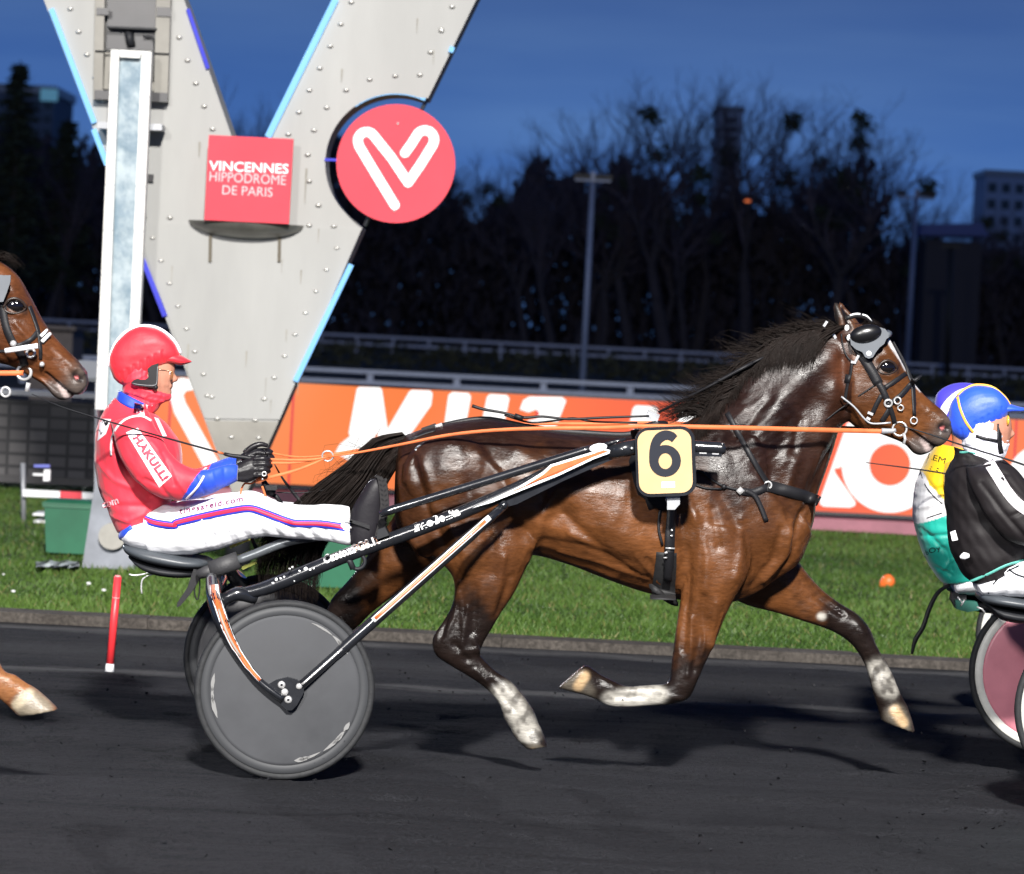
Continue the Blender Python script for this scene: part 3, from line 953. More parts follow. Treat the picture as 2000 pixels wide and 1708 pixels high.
# red and white marker pole at the track edge
rp_ = thing('marker_pole', G(213, 1314), 'short bright red marker pole with a white foot at the track edge', 'pole')
b = MB(); b.tube([P(215, 1296, 17.55), P(230, 1127, 17.55)], 7.6 * PX(17.55), n=14); b.build('shaft', mat('pole_red', (0.72, 0.035, 0.045), 0.4, var=0.1), rp_)
b = MB(); b.tube([P(230, 1127, 17.55), P(230.2, 1124, 17.55)], [7.7 * PX(17.55), 5 * PX(17.55)], n=14); b.tube([P(226.5, 1169, 17.55), P(226.7, 1167, 17.55)], 8 * PX(17.55), n=14); b.build('ring', mat('pole_pink', (0.75, 0.25, 0.25), 0.4), rp_)
b = MB(); b.tube([P(213.4, 1316, 17.55), P(215, 1297, 17.55)], [9.5 * PX(17.55), 8.2 * PX(17.55)], n=14); b.build('foot', M_white, rp_)

# wheeled bins
M_bin = mat('green_plastic', (0.018, 0.115, 0.060), 0.45, var=0.2, vscale=3)


def wheelie(base_px, Y, w, h, label, body):
    g = Vector((P(*base_px, Y).x, Y, 0)); r_ = thing('waste_bin', g, label, 'bin', 'green bins on the turf')
    q = MB(); d = w * 0.9
    rings = []
    for z, s_ in ((0.03, .86), (h * .86, 1.0), (h * .865, 1.07), (h * .92, 1.07)):
        rings.append([g + Vector((sx * w / 2 * s_, sy_ * d / 2 * s_, z)) for sx, sy_ in ((-1, -1), (1, -1), (1, 1), (-1, 1))])
    q.smooth = False; q.grid(rings); q.build('tub', M_bin, r_)
    q = MB(); q.smooth = False
    q.grid([[g + Vector((sx * w / 2 * s_, sy_ * d / 2 * s_, z)) for sx, sy_ in ((-1, -1), (1, -1), (1, 1), (-1, 1))] for z, s_ in ((h * .925, 1.1), (h * .95, 1.1), (h, .8))])
    q.build('lid', M_bin, r_)
    q = MB()
    for s_ in (-1, 1): q.lathe(g + Vector((s_ * w * .42, d * .42, 0.08)), (1, 0, 0), [(0, -.025), (.08, -.025), (.08, .025), (0, .025)], 16)
    q.build('wheel', M_rubber, r_)
    return r_


wheelie((134, 1085), 25.5, 0.34, 0.41, 'green plastic bin standing beside the pale pedestal of the finish post', None)
wheelie((640, 1140), 23.6, 0.46, 0.40, 'green plastic bin half hidden behind the bay horse hind legs', None)
# white and red barrier
ba = thing('barrier', G(45, 1023), 'low white and red barrier bar on a thin post left of the green bin', 'barrier')
b = MB(); b.tube([P(45, 905, 29), P(46, 1022, 29)], 5 * PX(29), n=8); b.build('post', M_grey, ba); b = MB(); b.tube([P(205, 925, 29), P(203, 1030, 29)], 4 * PX(29), n=8); b.build('post', M_grey, ba)
b = MB(); b.prism([(44, 956), (117, 960), (117, 973), (44, 970)], 28.9, 28.95); b.prism([(160, 962), (200, 964), (200, 976), (160, 975)], 28.9, 28.95); b.build('bar', M_white, ba)
b = MB(); b.prism([(117.4, 960), (159.6, 962), (159.6, 975), (117.4, 973)], 28.9, 28.95); b.build('bar', mat('bar_red', (.65, .03, .05), .5), ba)
b = MB(); b.prism([(86, 918), (98, 918), (97, 940), (84, 940)], 28.9, 28.95); b.prism([(64, 925), (86, 926), (86, 930), (64, 929)], 28.9, 28.95)
b.build('plate', M_white, ba); b = MB(); b.prism([(64, 1003), (86, 1004), (86, 1008), (64, 1007)], 28.9, 29.3); b.build('plate', M_white, ba); b = MB(); b.prism([(66, 1017), (88, 1018), (88, 1022), (66, 1021)], 28.9, 29.3)
b.build('plate', M_white, ba)
b = MB(); b.prism([(66, 908), (97, 908), (97, 914), (66, 913)], 28.9, 28.95); b.build('plate', mat('plate_blue', (.12, .14, .5), .5), ba)
# crumpled grey sheet on the grass beside the bin
b = MB()
rings = [[G(70 + 9.5 * i, 1096 + 4 * j + 2 * math.sin(i * 1.7 + j), 0.02 + 0.05 * abs(math.sin(i * .9 + j * 1.3))) for i in range(10)] for j in range(4)]
b.grid(rings, close=False, cap=False)
tag(b.build('tarpaulin', mat('tarp', (0.30, 0.34, 0.36), 0.6, var=0.3, vscale=9), base=G(115, 1105)), 'crumpled grey tarpaulin scrap on the grass below the green bin', 'tarpaulin')
# orange marker dropped on the turf
om = thing('turf_marker', G(1730, 1150), 'small orange teardrop marker lying on the grass', 'marker')
b = MB(); Y_ = G(1730, 1150).y
b.loft([(1716, 1148, 1716, 1156, .01), (1719, 1134, 1724, 1150, .03), (1727, 1124, 1735, 1150, .055), (1738, 1122, 1744, 1147, .055), (1747, 1130, 1747, 1143, .03)], Y=Y_, n=14, sub=4)
b.build('cap', mat('marker_orange', (0.85, 0.16, 0.03), 0.45, var=0.1), om)
b = MB(); b.loft([(1713, 1146, 1713, 1154, .012), (1718, 1146, 1718, 1155, .014)], Y=Y_ - .004, n=10, sub=1); b.build('peg', mat('peg', (.5, .1, .03), .6), om)

# ------------------------------------------------------------------ rails far across the infield
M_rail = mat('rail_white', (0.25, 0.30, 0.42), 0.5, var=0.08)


def rail(Y, ztop, gap, spacing, label, x0, x1, zg=0.0):
    r_ = thing('running_rail', (0, Y, zg), label, 'rail', 'white running rails across the infield')
    for z in (ztop, ztop - gap):
        q = MB(); q.box(((x0 + x1) / 2, Y, z), (x1 - x0, 0.08, gap * 0.36)); q.build('rail_bar', M_rail, r_)
    n = int((x1 - x0) / spacing)
    for i in range(n + 1):
        q = MB(); q.box((x0 + i * spacing, Y + 0.09, (ztop + zg) / 2), (0.14, 0.09, ztop - zg)); q.build('rail_post', M_rail, r_)


rail(193, 0.92, 0.42, 1.95, 'farthest white double rail below the dark trees', -34, 34)
rail(80, 0.64, 0.24, 1.95, 'dimmer nearer double rail just above the lit screen', -13, 13)
# low clipped hedge line between the rails
b = MB(); b.smooth = False
n = 5000
hx = rng.uniform(-26, 26, n); hz = rng.uniform(0, 0.8, n); hy = 140 + rng.normal(0, .4, n)
for i in range(n):
    c = Vector((hx[i], hy[i], hz[i]))
    b.add([c + Vector(rng.normal(0, .12, 3)) for _ in range(3)], [(0, 1, 2)])
tag(b.build('hedge', mat('hedge_leaf', (0.030, 0.034, 0.018), 0.8), base=(0, 140, 0), fix=False), 'low dark hedge across the infield between the two rails', None, None, 'stuff')

# ------------------------------------------------------------------ floodlight masts in the infield
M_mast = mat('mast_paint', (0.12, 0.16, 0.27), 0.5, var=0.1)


def mast(px_top, px_bot, Y, wpx, label, arms):
    a, c = P(*px_top, Y), P(*px_bot, Y); c = c + (c - a) * ((c.z) / (a.z - c.z)) if c.z > 0.05 else c
    r_ = thing('floodlight_mast', (c.x, Y, 0), label, 'lamp mast', 'lamp masts in the infield')
    s_ = PX(Y)
    q = MB(); q.tube([Vector((c.x, Y, 0)), a], [wpx * .48 * s_, wpx * .34 * s_], n=12); q.build('pole', M_mast, r_)
    q = MB(); q.box(a + Vector((0, 0, -1 * s_)), (70 * s_, .16, 4 * s_)); q.box(a + Vector((0, 0, 8 * s_)), (8 * s_, .14, 15 * s_)); q.build('crossarm', M_mast, r_)
    for dx in arms:
        q = MB(); q.box(a + Vector((dx * s_, 0.25, 7 * s_)), (17 * s_, .3, 9 * s_)); q.build('lamp_head', M_dark, r_)


mast((1158, 352), (1137, 762), 95, 14, 'pale lamp mast standing left of the horse head', (-28, -10, 12, 30))
mast((1790, 386), (1772, 705), 195, 13, 'pale lamp mast rising above the horse muzzle', (-28, 12, 30))
b = MB(); b.tube([P(1857, 480, 180), Vector((P(1850, 740, 180).x, 180, 0))], 0.16, n=8)
b.box(P(1857, 482, 180), (1.0, .3, .2))
tag(b.build('thin_pole', M_dark, base=(P(1850, 740, 180).x, 180, 0)), 'thin dark pole under the blue hut roof at far right', 'pole')

# ------------------------------------------------------------------ far buildings
M_win = mat('dark_window', (0.02, 0.025, 0.03), 0.2)


def block(name, x0, x1, ytop, Y, depth, col, label, floors, cols, lit=None):
    a = P(x0, ytop, Y); c = P(x1, ytop, Y); h = (a.z + c.z) / 2; w = c.x - a.x
    r_ = thing(name, ((a.x + c.x) / 2, Y, 0), label, 'building')
    q = MB(); q.box(((a.x + c.x) / 2, Y + depth / 2, h / 2), (w, depth, h)); q.build('wall', mat(name + '_wall', col, .8, var=.1, vscale=.05), r_)
    q = MB(); q.box(((a.x + c.x) / 2, Y + depth / 2, h + .5), (w + .6, depth + .6, 1.0)); q.build('roof', M_grey, r_)
    for i in range(floors):
        q = MB(); z = h * (0.45 + 0.53 * (i + .5) / floors)
        for j in range(cols):
            q.box((a.x + w * (j + .5) / cols, Y - .06, z), (w / cols * .6, .1, h * .53 / floors * .55))
        q.build('window_row', M_win, r_)
    if lit:
        q = MB(); p_ = P(*lit, Y - 1); q.box(p_, (2.0, .3, 1.4)); q.build('roof_lamp', mat('roof_lamp', (.2, .5, .6), .4, emit=.25, ecol=(.2, .55, .75)), r_)
    return r_


block('tower_block', -30, 106, 182, 420, 18, (.12, .15, .20), 'dark tower block behind the evergreen at far left', 9, 6, (96, 186))
block('apartment_tower', 1404, 1452, 218, 700, 18, (.62, .64, .68), 'slim pale banded tower seen between the bare trees', 14, 1)
block('housing_slab', 1926, 2060, 346, 620, 16, (.46, .50, .60), 'pale blue housing slab at far right above the trees', 6, 5)
hut = thing('stable_roof', (P(1865, 700, 210).x, 210, 0), 'low hut with a dark blue roof right of the far lamp mast', 'building')
b = MB(); a_ = P(1800, 462, 210); c_ = P(1930, 462, 210); b.box(((a_.x + c_.x) / 2, 212, a_.z / 2 - .1), (c_.x - a_.x - .6, 3.5, a_.z - .2)); b.build('wall', mat('hut_wall', (.02, .02, .03), .8), hut)
b = MB(); b.prism([(1800, 438), (1918, 436), (1932, 462), (1796, 460)], 209.8, 214.5); b.build('roof', mat('hut_roof', (.03, .06, .22), .6), hut)
b = MB()
b.ball(P(1460, 393, 214), (.20, .1, .07), 8, 5)
tag(b.build('street_lamp', mat('far_lamp', (.8, .2, .05), .5, emit=.8, ecol=(1, .22, .06)), base=P(1460, 393, 214)), 'tiny orange street lamp glowing among the dark trees', 'lamp')

# ------------------------------------------------------------------ trees
M_bark = mat('winter_bark', (0.040, 0.035, 0.042), 0.9, var=0.25, vscale=3)
M_twig = mat('winter_twigs', (0.075, 0.064, 0.085), 0.9, var=0.2, vscale=2)
M_needle = mat('needles', (0.028, 0.042, 0.024), 0.9, var=0.3, vscale=1)


def seg(vs, fs, p, q, r0, r1, n=4):
    t = (q - p).normalized(); u = t.orthogonal().normalized(); w = t.cross(u); o = len(vs)
    for c, r_ in ((p, r0), (q, r1)):
        for k in range(n):
            a = 2 * math.pi * k / n; vs.append(c + u * (r_ * math.cos(a)) + w * (r_ * math.sin(a)))
    for k in range(n): fs.append((o + k, o + (k + 1) % n, o + n + (k + 1) % n, o + n + k))


def tree_mesh(seed, H, spread=0.55, balls=0, poplar=False):
    """bare winter tree: returns trunk MB, crown MB, mistletoe MB"""
    rnd = random.Random(seed)
    T = ([], []); C = ([], [])
    tips = []

    def grow(p, d, l, r, lev):
        steps = 3 if lev < 3 else 2
        for s_ in range(steps):
            j = 0.10 if lev == 0 else 0.22
            d = (d + Vector((rnd.gauss(0, j), rnd.gauss(0, j), rnd.gauss(0, j * .6) + (0.10 if poplar else 0.05)))).normalized()
            q = p + d * (l / steps); r1 = r * 0.86
            vs, fs = T if lev < 2 else C
            seg(vs, fs, p, q, r, r1, 6 if lev == 0 else (4 if lev < 3 else 3)); p, r = q, r1
            if lev >= 1 and lev < 5 and rnd.random() < 0.75:
                sd_ = (d + Vector((rnd.gauss(0, spread), rnd.gauss(0, spread), rnd.gauss(0.15, .3)))).normalized()
                grow(p, sd_, l * rnd.uniform(.45, .7), r * .55, lev + 1 if lev > 1 else 2)
        if lev < 5:
            for k in range(3 if lev < 2 else 2):
                sp = spread * (0.45 if poplar else 1)
                nd = (d + Vector((rnd.gauss(0, sp), rnd.gauss(0, sp), rnd.gauss(.10, .25)))).normalized()
                grow(p, nd, l * rnd.uniform(.62, .82), r * .70, lev + 1)
        elif rnd.random() < .2: tips.append(p)

    grow(Vector((0, 0, 0)), Vector((0, 0, 1)), H * 0.27, H * 0.023, 0)
    bs = []
    cand = [Vector(v) for v in C[0][::37] if v[2] > H * .45]
    for k in range(balls):
        c = rnd.choice(cand) if cand else Vector((0, 0, H * .7))
        rr = rnd.uniform(.35, .62); bs.append(MB())
        for i in range(130):
            dv = Vector((rnd.gauss(0, 1), rnd.gauss(0, 1), rnd.gauss(0, 1))).normalized() * rr * 1.15 * rnd.random() ** .65
            a = c + dv
            bs[-1].add([a + Vector((rnd.gauss(0, .11), rnd.gauss(0, .11), rnd.gauss(0, .11))) for _ in range(3)], [(0, 1, 2)], False)
    t_ = MB(); t_.add(*T); c_ = MB(); c_.add(*C)
    zm = max([v[2] for v in C[0]] + [1])
    for m_ in [t_, c_] + bs: m_.v = [(v[0] * H / zm, v[1] * H / zm, v[2] * H / zm) for v in m_.v]
    return t_, c_, bs


def tree_kind(name, seed, H, label, **k):
    r_ = thing(name, (0, 0, 0), label, 'tree', 'bare trees along the far side')
    t_, c_, bs = tree_mesh(seed, H, **k)
    t_.build('trunk', M_bark, r_, fix=False); c_.build('crown', M_twig, r_, fix=False)
    for q_ in bs: q_.build('mistletoe', M_needle, r_, fix=False)
    return r_


kinds = [tree_kind('bare_tree', 1, 16, '', spread=.5), tree_kind('bare_tree', 2, 16, '', spread=.42, balls=3), tree_kind('bare_tree', 5, 16, '', spread=.65, balls=5), tree_kind('bare_tree', 8, 16, '', poplar=True, spread=.35)]
used = [False] * 4


def plant(px, ytop, Y, kind, label, group='bare trees along the far side'):
    t_ = P(px, ytop, Y); o = kinds[kind] if not used[kind] else copy_tree(kinds[kind]); used[kind] = True
    s_ = t_.z / 16.0
    o.location = (t_.x, Y, 0); o.scale = (s_, s_, s_); o.rotation_euler = (0, 0, random.uniform(0, 6.28))
    o['label'] = label; o['group'] = group
    return o


special = [(1195, 205, 228, 0, 'bare tree with drooping side twigs, left of the tall clump'), (1262, 160, 226, 3, 'tall narrow bare tree, first spire of the tall clump'),
           (1335, 112, 224, 1, 'tall bare tree with dark mistletoe bunches, highest left of the pale tower'), (1385, 135, 232, 3, 'narrow bare tree just left of the pale tower'),
           (1490, 118, 226, 1, 'tall bare tree with open crown right of the pale tower'), (1555, 185, 236, 0, 'bare tree behind the two open crowned trees'),
           (1645, 165, 224, 2, 'wide bare tree hung with round mistletoe balls, above the horse ears'), (1715, 260, 230, 2, 'lower mistletoe laden tree right of the wide bare tree'),
           (1848, 298, 245, 3, 'lone fan shaped bare tree near the right edge'), (520, 145, 240, 3, 'dim bare tree seen through the notch of the V'), (475, 185, 232, 1, 'dark tree low in the notch of the V')]
for a_ in special: plant(*a_)
x = -760
i = 0
while x < 2560:
    yt = 265 + 0.03 * max(x, -60) + random.uniform(-28, 30) + (40 if x > 1700 else 0) + (18 if 1000 < x < 1150 else 0)
    if x > 1760: yt = 400 + random.uniform(-15, 25)
    plant(x, yt, random.uniform(220, 250), random.choice([0, 1, 2, 3]), 'one of the plain dark bare trees merging into the far tree line', 'plain trees of the far tree line')
    x += random.uniform(42, 62)
# evergreens on the left
for k_, (px, yt, Y, lab) in enumerate(((40, 118, 215, 'dark layered evergreen at the left edge before the tower block'), (135, 232, 222, 'small dark evergreen between the tower block and the V'))):
    t_ = P(px, yt, Y); r_ = thing('evergreen_tree', (t_.x, Y, 0), lab, 'tree')
    q = MB(); q.tube([(t_.x, Y, 0), t_], [.3, .04], n=7); q.build('trunk', M_bark, r_)
    q = MB(); q.smooth = False; Ht = t_.z; rnd = random.Random(k_)
    for lv in range(26):
        z = Ht * (.25 + .75 * lv / 26); rad = (1 - lv / 26) ** .8 * Ht * .19 + .25
        for m_ in range(9):
            an = rnd.uniform(0, 6.28); rr = rad * rnd.uniform(.5, 1.05)
            for s_ in range(7):
                f_ = (s_ + rnd.random()) / 7
                c = Vector((t_.x + math.cos(an) * rr * f_, Y + math.sin(an) * rr * f_, z - .25 * rr * f_ + rnd.gauss(0, .08)))
                for _ in range(3): q.add([c + Vector((rnd.gauss(0, .22), rnd.gauss(0, .22), rnd.gauss(0, .10))) for _ in range(3)], [(0, 1, 2)])
    q.build('crown', M_needle, r_, fix=False)
# the wood's dark undergrowth behind the rails, one mass
n = 80000
wx = rng.uniform(-68, 66, n); wy = rng.uniform(232, 262, n)
top_ = 11.0 + 1.6 * np.sin(wx * .35) + 1.1 * np.sin(wx * .9 + 1) + .8 * np.sin(wx * 2.3)
top_ = np.where(wx > 24, 8.0 + .8 * np.sin(wx), top_)
wz = top_ * rng.uniform(0, 1, n) ** .8
V = np.stack([wx, wy, wz], 1)[:, None, :] + rng.normal(0, 1, (n, 3, 3)) * np.array([.22, .22, .55])
me = bpy.data.meshes.new('far_wood')
me.vertices.add(n * 3); me.vertices.foreach_set('co', V.astype(np.float32).ravel())
me.loops.add(n * 3); me.loops.foreach_set('vertex_index', np.arange(n * 3, dtype=np.int32))
me.polygons.add(n); me.polygons.foreach_set('loop_start', np.arange(0, n * 3, 3, dtype=np.int32)); me.polygons.foreach_set('loop_total', np.full(n, 3, dtype=np.int32))
me.update(calc_edges=True)
tag(put('far_wood', me, mat('wood_dark', (0.034, 0.030, 0.042), 0.95, var=.2, vscale=.5), base=(0, 245, 0)), 'dark mass of undergrowth filling the far wood', None, None, 'stuff')

# ================================================================== THE HORSES
YN, YFAR = YC - 0.165, YC + 0.165        # near and far leg planes


def horse_volume():
    b = MB()
    # trunk: croup, loin, barrel, chest
    b.loft([(775, 885, 770, 985, .06), (785, 858, 776, 1030, .17), (814, 842, 796, 1060, .235), (860, 830, 846, 1092, .275), (909, 822, 905, 1105, .285),
            (957, 819, 965, 1092, .28), (1022, 833, 1035, 1084, .265), (1087, 843, 1105, 1101, .285), (1152, 849, 1185, 1132, .30), (1217, 852, 1258, 1157, .295),
            (1275, 843, 1325, 1172, .27), (1338, 825, 1400, 1182, .24), (1385, 805, 1465, 1163, .225), (1425, 815, 1528, 1124, .205), (1480, 870, 1562, 1098, .175), (1545, 935, 1586, 1045, .10)], n=28, sub=4, pw=2.15)
    # neck
    b.loft([(1310, 880, 1555, 1095, .15), (1345, 822, 1587, 1030, .165), (1386, 800, 1597, 968, .155), (1425, 754, 1614, 920, .128), (1463, 703, 1629, 876, .108),
            (1512, 662, 1640, 840, .094), (1570, 644, 1658, 822, .086), (1628, 636, 1690, 805, .078)], n=24, sub=4, pw=2.1)
    # head
    b.loft([(1626, 640, 1618, 730, .045), (1648, 634, 1634, 780, .075), (1692, 633, 1657, 822, .096), (1733, 656, 1677, 838, .106), (1759, 702, 1696, 842, .104), (1778, 738, 1718, 847, .092),
            (1800, 766, 1745, 853, .074), (1823, 787, 1768, 856, .062), (1842, 803, 1790, 862, .058), (1856, 822, 1812, 870, .055), (1859, 842, 1831, 873, .043), (1852, 858, 1842, 868, .02)], n=22, sub=4, pw=2.3)
    # lower jaw and lip
    b.loft([(1715, 820, 1708, 844, .05), (1745, 838, 1740, 856, .045), (1770, 850, 1767, 868, .043), (1788, 858, 1783, 885, .044), (1802, 866, 1798, 890, .040), (1817, 870, 1815, 884, .03), (1824, 873, 1823, 878, .012)], n=14, sub=3)
    # ears
    for Y_, dx in ((YC - .052, 0), (YC + .052, 9)):
        b.loft([(1636 + dx, 668, 1682 + dx, 652, .026), (1634 + dx, 640, 1674 + dx, 637, .030), (1629 + dx, 616, 1661 + dx, 620, .026), (1627 + dx, 600, 1648 + dx, 606, .018), (1629 + dx, 587, 1636 + dx, 591, .006)], Y=Y_, n=12, sub=3)
    # near hind leg
    N_ = YN
    b.loft([(775, 905, 905, 905, .10, N_ + .03), (776, 960, 985, 940, .125, N_ + .02), (800, 1025, 1043, 1030, .12, N_ + .01), (846, 1084, 1046, 1070, .105, N_), (882, 1124, 1024, 1118, .082, N_),
            (887, 1158, 1004, 1160, .066, N_), (880, 1188, 980, 1196, .052, N_), (862, 1218, 960, 1230, .044, N_), (845, 1246, 945, 1256, .042, N_), (849, 1278, 938, 1277, .041, N_),
            (878, 1300, 948, 1291, .034, N_), (915, 1322, 968, 1310, .028, N_), (948, 1345, 1000, 1332, .027, N_), (974, 1374, 1026, 1362, .033, N_), (984, 1404, 1044, 1391, .037, N_),
            (998, 1426, 1052, 1412, .032, N_), (1004, 1440, 1058, 1424, .036, N_), (1020, 1456, 1066, 1446, .047, N_), (1030, 1464, 1070, 1458, .047, N_)], n=20, sub=4, pw=2.2)
    # far hind leg, pushing off behind the wheel
    F_ = YFAR
    b.loft([(800, 960, 985, 960, .11, F_), (745, 1045, 920, 1055, .10, F_), (708, 1098, 838, 1112, .082, F_), (676, 1138, 775, 1160, .06, F_), (650, 1166, 728, 1196, .047, F_), (638, 1190, 702, 1222, .043, F_),
            (622, 1222, 676, 1244, .036, F_), (600, 1262, 642, 1280, .028, F_), (575, 1305, 616, 1320, .027, F_), (556, 1338, 602, 1352, .034, F_), (540, 1360, 590, 1376, .034, F_),
            (524, 1376, 572, 1396, .031, F_), (512, 1385, 558, 1408, .042, F_), (488, 1398, 536, 1424, .048, F_)], n=18, sub=4, pw=2.2)
    # near fore leg, folded
    b.loft([(1300, 1010, 1480, 1040, .10, N_ + .02), (1322, 1090, 1468, 1105, .095, N_), (1330, 1150, 1440, 1160, .082, N_), (1324, 1200, 1420, 1197, .064, N_), (1317, 1250, 1399, 1250, .051, N_),
            (1311, 1296, 1376, 1300, .042, N_), (1308, 1322, 1362, 1332, .042, N_), (1302, 1334, 1346, 1364, .041, N_), (1288, 1337, 1312, 1376, .035, N_), (1262, 1338, 1276, 1379, .028, N_), (1222, 1340, 1228, 1382, .027, N_),
            (1194, 1328, 1190, 1380, .034, N_), (1174, 1318, 1166, 1368, .031, N_), (1160, 1308, 1152, 1362, .036, N_), (1150, 1301, 1128, 1354, .043, N_), (1142, 1299, 1090, 1344, .047, N_)], n=20, sub=4, pw=2.2)
    # far fore leg, reaching
    b.loft([(1540, 1050, 1400, 1120, .10, F_ - .03), (1560, 1096, 1440, 1174, .085, F_), (1600, 1146, 1518, 1198, .063, F_), (1640, 1178, 1576, 1216, .05, F_), (1674, 1199, 1622, 1232, .044, F_),
            (1698, 1226, 1655, 1252, .044, F_), (1711, 1258, 1677, 1277, .036, F_), (1725, 1285, 1691, 1305, .028, F_), (1742, 1313, 1700, 1334, .034, F_), (1753, 1340, 1707, 1360, .035, F_),
            (1764, 1364, 1714, 1384, .031, F_), (1772, 1378, 1717, 1396, .039, F_), (1781, 1404, 1722, 1408, .046, F_), (1788, 1432, 1736, 1414, .049, F_)], n=18, sub=4, pw=2.2)
    # muscle masses
    s_ = PX(YC)
    for (x, y, rx, ry, rd, yy) in ((880, 930, 95, 80, .09, .21), (955, 1010, 75, 85, .08, .19), (1010, 1066, 32, 26, .06, .18), (1375, 1040, 58, 75, .07, .17), (1412, 1105, 50, 50, .06, .155), (1450, 960, 60, 110, .06, .15),
                               (1690, 765, 36, 50, .035, .07), (835, 1030, 40, 60, .06, .17)):
        for sg_ in (-1, 1):
            if sg_ > 0 and y > 990: continue
            b.ball(P(x, y, YC + sg_ * yy), (rx * s_, rd, ry * s_), 14, 9)
    return b


# relief strokes: (polyline px, width px, depth m)  + raised, - carved
RELIEF = [
    ([(1430, 850), (1515, 960), (1562, 1060)], 22, -.010), ([(1648, 850), (1590, 940), (1572, 1010)], 13, -.012), ([(1610, 700), (1530, 770), (1470, 850)], 26, .010),
    ([(1585, 780), (1520, 860), (1500, 920)], 20, -.006), ([(1625, 760), (1600, 860)], 18, .008), ([(1640, 700), (1648, 800)], 9, -.010),
    ([(1332, 1165), (1335, 1080), (1322, 1000)], 14, -.014), ([(1360, 950), (1400, 1030)], 26, .007), ([(1402, 960), (1452, 1050), (1470, 1110)], 14, -.007),
    ([(1405, 1108)], 1, 0), ([(1040, 1060), (1062, 1000), (1085, 950)], 12, .010), ([(1075, 920), (1085, 1000)], 30, -.016), ([(1010, 880), (1060, 905)], 18, .010),
    ([(808, 890), (842, 1000), (880, 1080)], 9, -.009), ([(775, 930), (795, 1040), (860, 1110)], 8, .004), ([(915, 950), (960, 1050), (960, 1110)], 12, -.006),
    ([(872, 1175), (866, 1235)], 7, -.010), ([(930, 1140), (925, 1230)], 8, -.006), ([(905, 1265), (930, 1262)], 8, .006), ([(960, 1325), (1005, 1375)], 5, -.005),
    ([(1100, 1000), (1200, 1090), (1260, 1130)], 10, -.006), ([(1035, 1092), (1120, 1094), (1200, 1120)], 8, .006), ([(1060, 1050), (1140, 1062), (1220, 1092)], 9, -.005),
    ([(1500, 1140), (1450, 1165), (1425, 1190)], 8, .007), ([(1565, 1000), (1548, 1080), (1500, 1135)], 7, -.009), ([(1545, 1010), (1530, 1080), (1490, 1130)], 8, .007),
    ([(1368, 1160), (1362, 1240), (1350, 1300)], 9, -.007), ([(1395, 1170), (1382, 1250)], 10, .006), ([(1335, 1180), (1330, 1260)], 7, -.005), ([(1250, 1352), (1200, 1352)], 5, -.006), ([(1300, 1352), (1330, 1356)], 6, .005),
    ([(1600, 1170), (1650, 1205)], 7, -.006), ([(1680, 1225), (1690, 1240)], 8, .005), ([(1700, 1290), (1722, 1330)], 4, -.004),
    ([(1352, 1000), (1375, 1080), (1372, 1140)], 9, .005), ([(1385, 990), (1398, 1060)], 8, -.005), ([(1330, 940), (1350, 1010)], 9, .005), ([(1440, 1010), (1445, 1070), (1430, 1120)], 9, .005), ([(1520, 1030), (1505, 1090), (1465, 1140)], 8, -.006),
    ([(1475, 930), (1520, 990), (1540, 1040)], 10, .006), ([(1550, 900), (1530, 960)], 9, .005), ([(1560, 820), (1545, 880)], 8, -.005), ([(1500, 780), (1440, 850)], 9, -.005), ([(1450, 800), (1400, 860)], 10, .004),
    ([(830, 900), (850, 960), (845, 1020)], 9, .005), ([(870, 1000), (905, 1070), (915, 1110)], 8, .005), ([(935, 880), (985, 930), (1005, 1000)], 12, .006), ([(960, 890), (1015, 960)], 8, -.004), ([(985, 1080), (975, 1140), (960, 1190)], 7, .005), ([(995, 1120), (975, 1190)], 6, -.005),
    ([(900, 1130), (888, 1200), (868, 1240)], 5, .005), ([(915, 1180), (905, 1250)], 5, .005), ([(890, 1250), (915, 1280)], 6, -.006), ([(925, 1235), (935, 1270)], 5, .005), ([(930, 1300), (975, 1345)], 4, .004), ([(1345, 1200), (1345, 1270), (1338, 1310)], 5, .005), ([(1380, 1200), (1375, 1270)], 4, -.004),
    ([(1060, 1080), (1150, 1100), (1240, 1145)], 5, .004), ([(1110, 1035), (1180, 1070), (1250, 1115)], 6, .004), ([(1260, 1085), (1300, 1140)], 5, -.004), ([(1240, 1080), (1285, 1135)], 5, .004),
    # head
    ([(1705, 700), (1712, 690)], 12, -.010), ([(1718, 706), (1732, 701), (1748, 710)], 5, .009), ([(1716, 730), (1732, 735), (1746, 728)], 4, .006), ([(1728, 755), (1762, 790), (1785, 805)], 6, .007),
    ([(1670, 800), (1700, 835), (1742, 846)], 6, -.006), ([(1735, 790), (1745, 830)], 10, -.008), ([(1790, 790), (1820, 820)], 9, -.006), ([(1825, 828), (1832, 845)], 4, -.004),
    ([(1836, 820), (1844, 818), (1852, 826)], 4, .010), ([(1838, 834), (1846, 838)], 6.5, -.022), ([(1776, 842), (1795, 855), (1815, 868), (1830, 876)], 2.6, -.014), ([(1652, 606), (1656, 640)], 7, -.016), ([(1664, 700), (1668, 790)], 10, .005),
]
VEINS = [([(1725, 772), (1752, 800), (1765, 830)], 2.5, .003), ([(1790, 800), (1806, 806), (1815, 800)], 2.5, .003), ([(1360, 1195), (1372, 1240), (1360, 1290)], 3, .003),
         ([(1090, 1072), (1150, 1085), (1215, 1110), (1260, 1128)], 4, .004), ([(1405, 1190), (1385, 1260)], 3, .003), ([(900, 1150), (905, 1220)], 3, .003), ([(1600, 880), (1580, 960)], 4, .003)]
MB_ = horse_volume()
hme = remesh(MB_, 0.0075, 5)
co = get_co(hme); no = get_no(hme)
hu, hv = uv_plane(co)
disp = np.zeros(len(co))
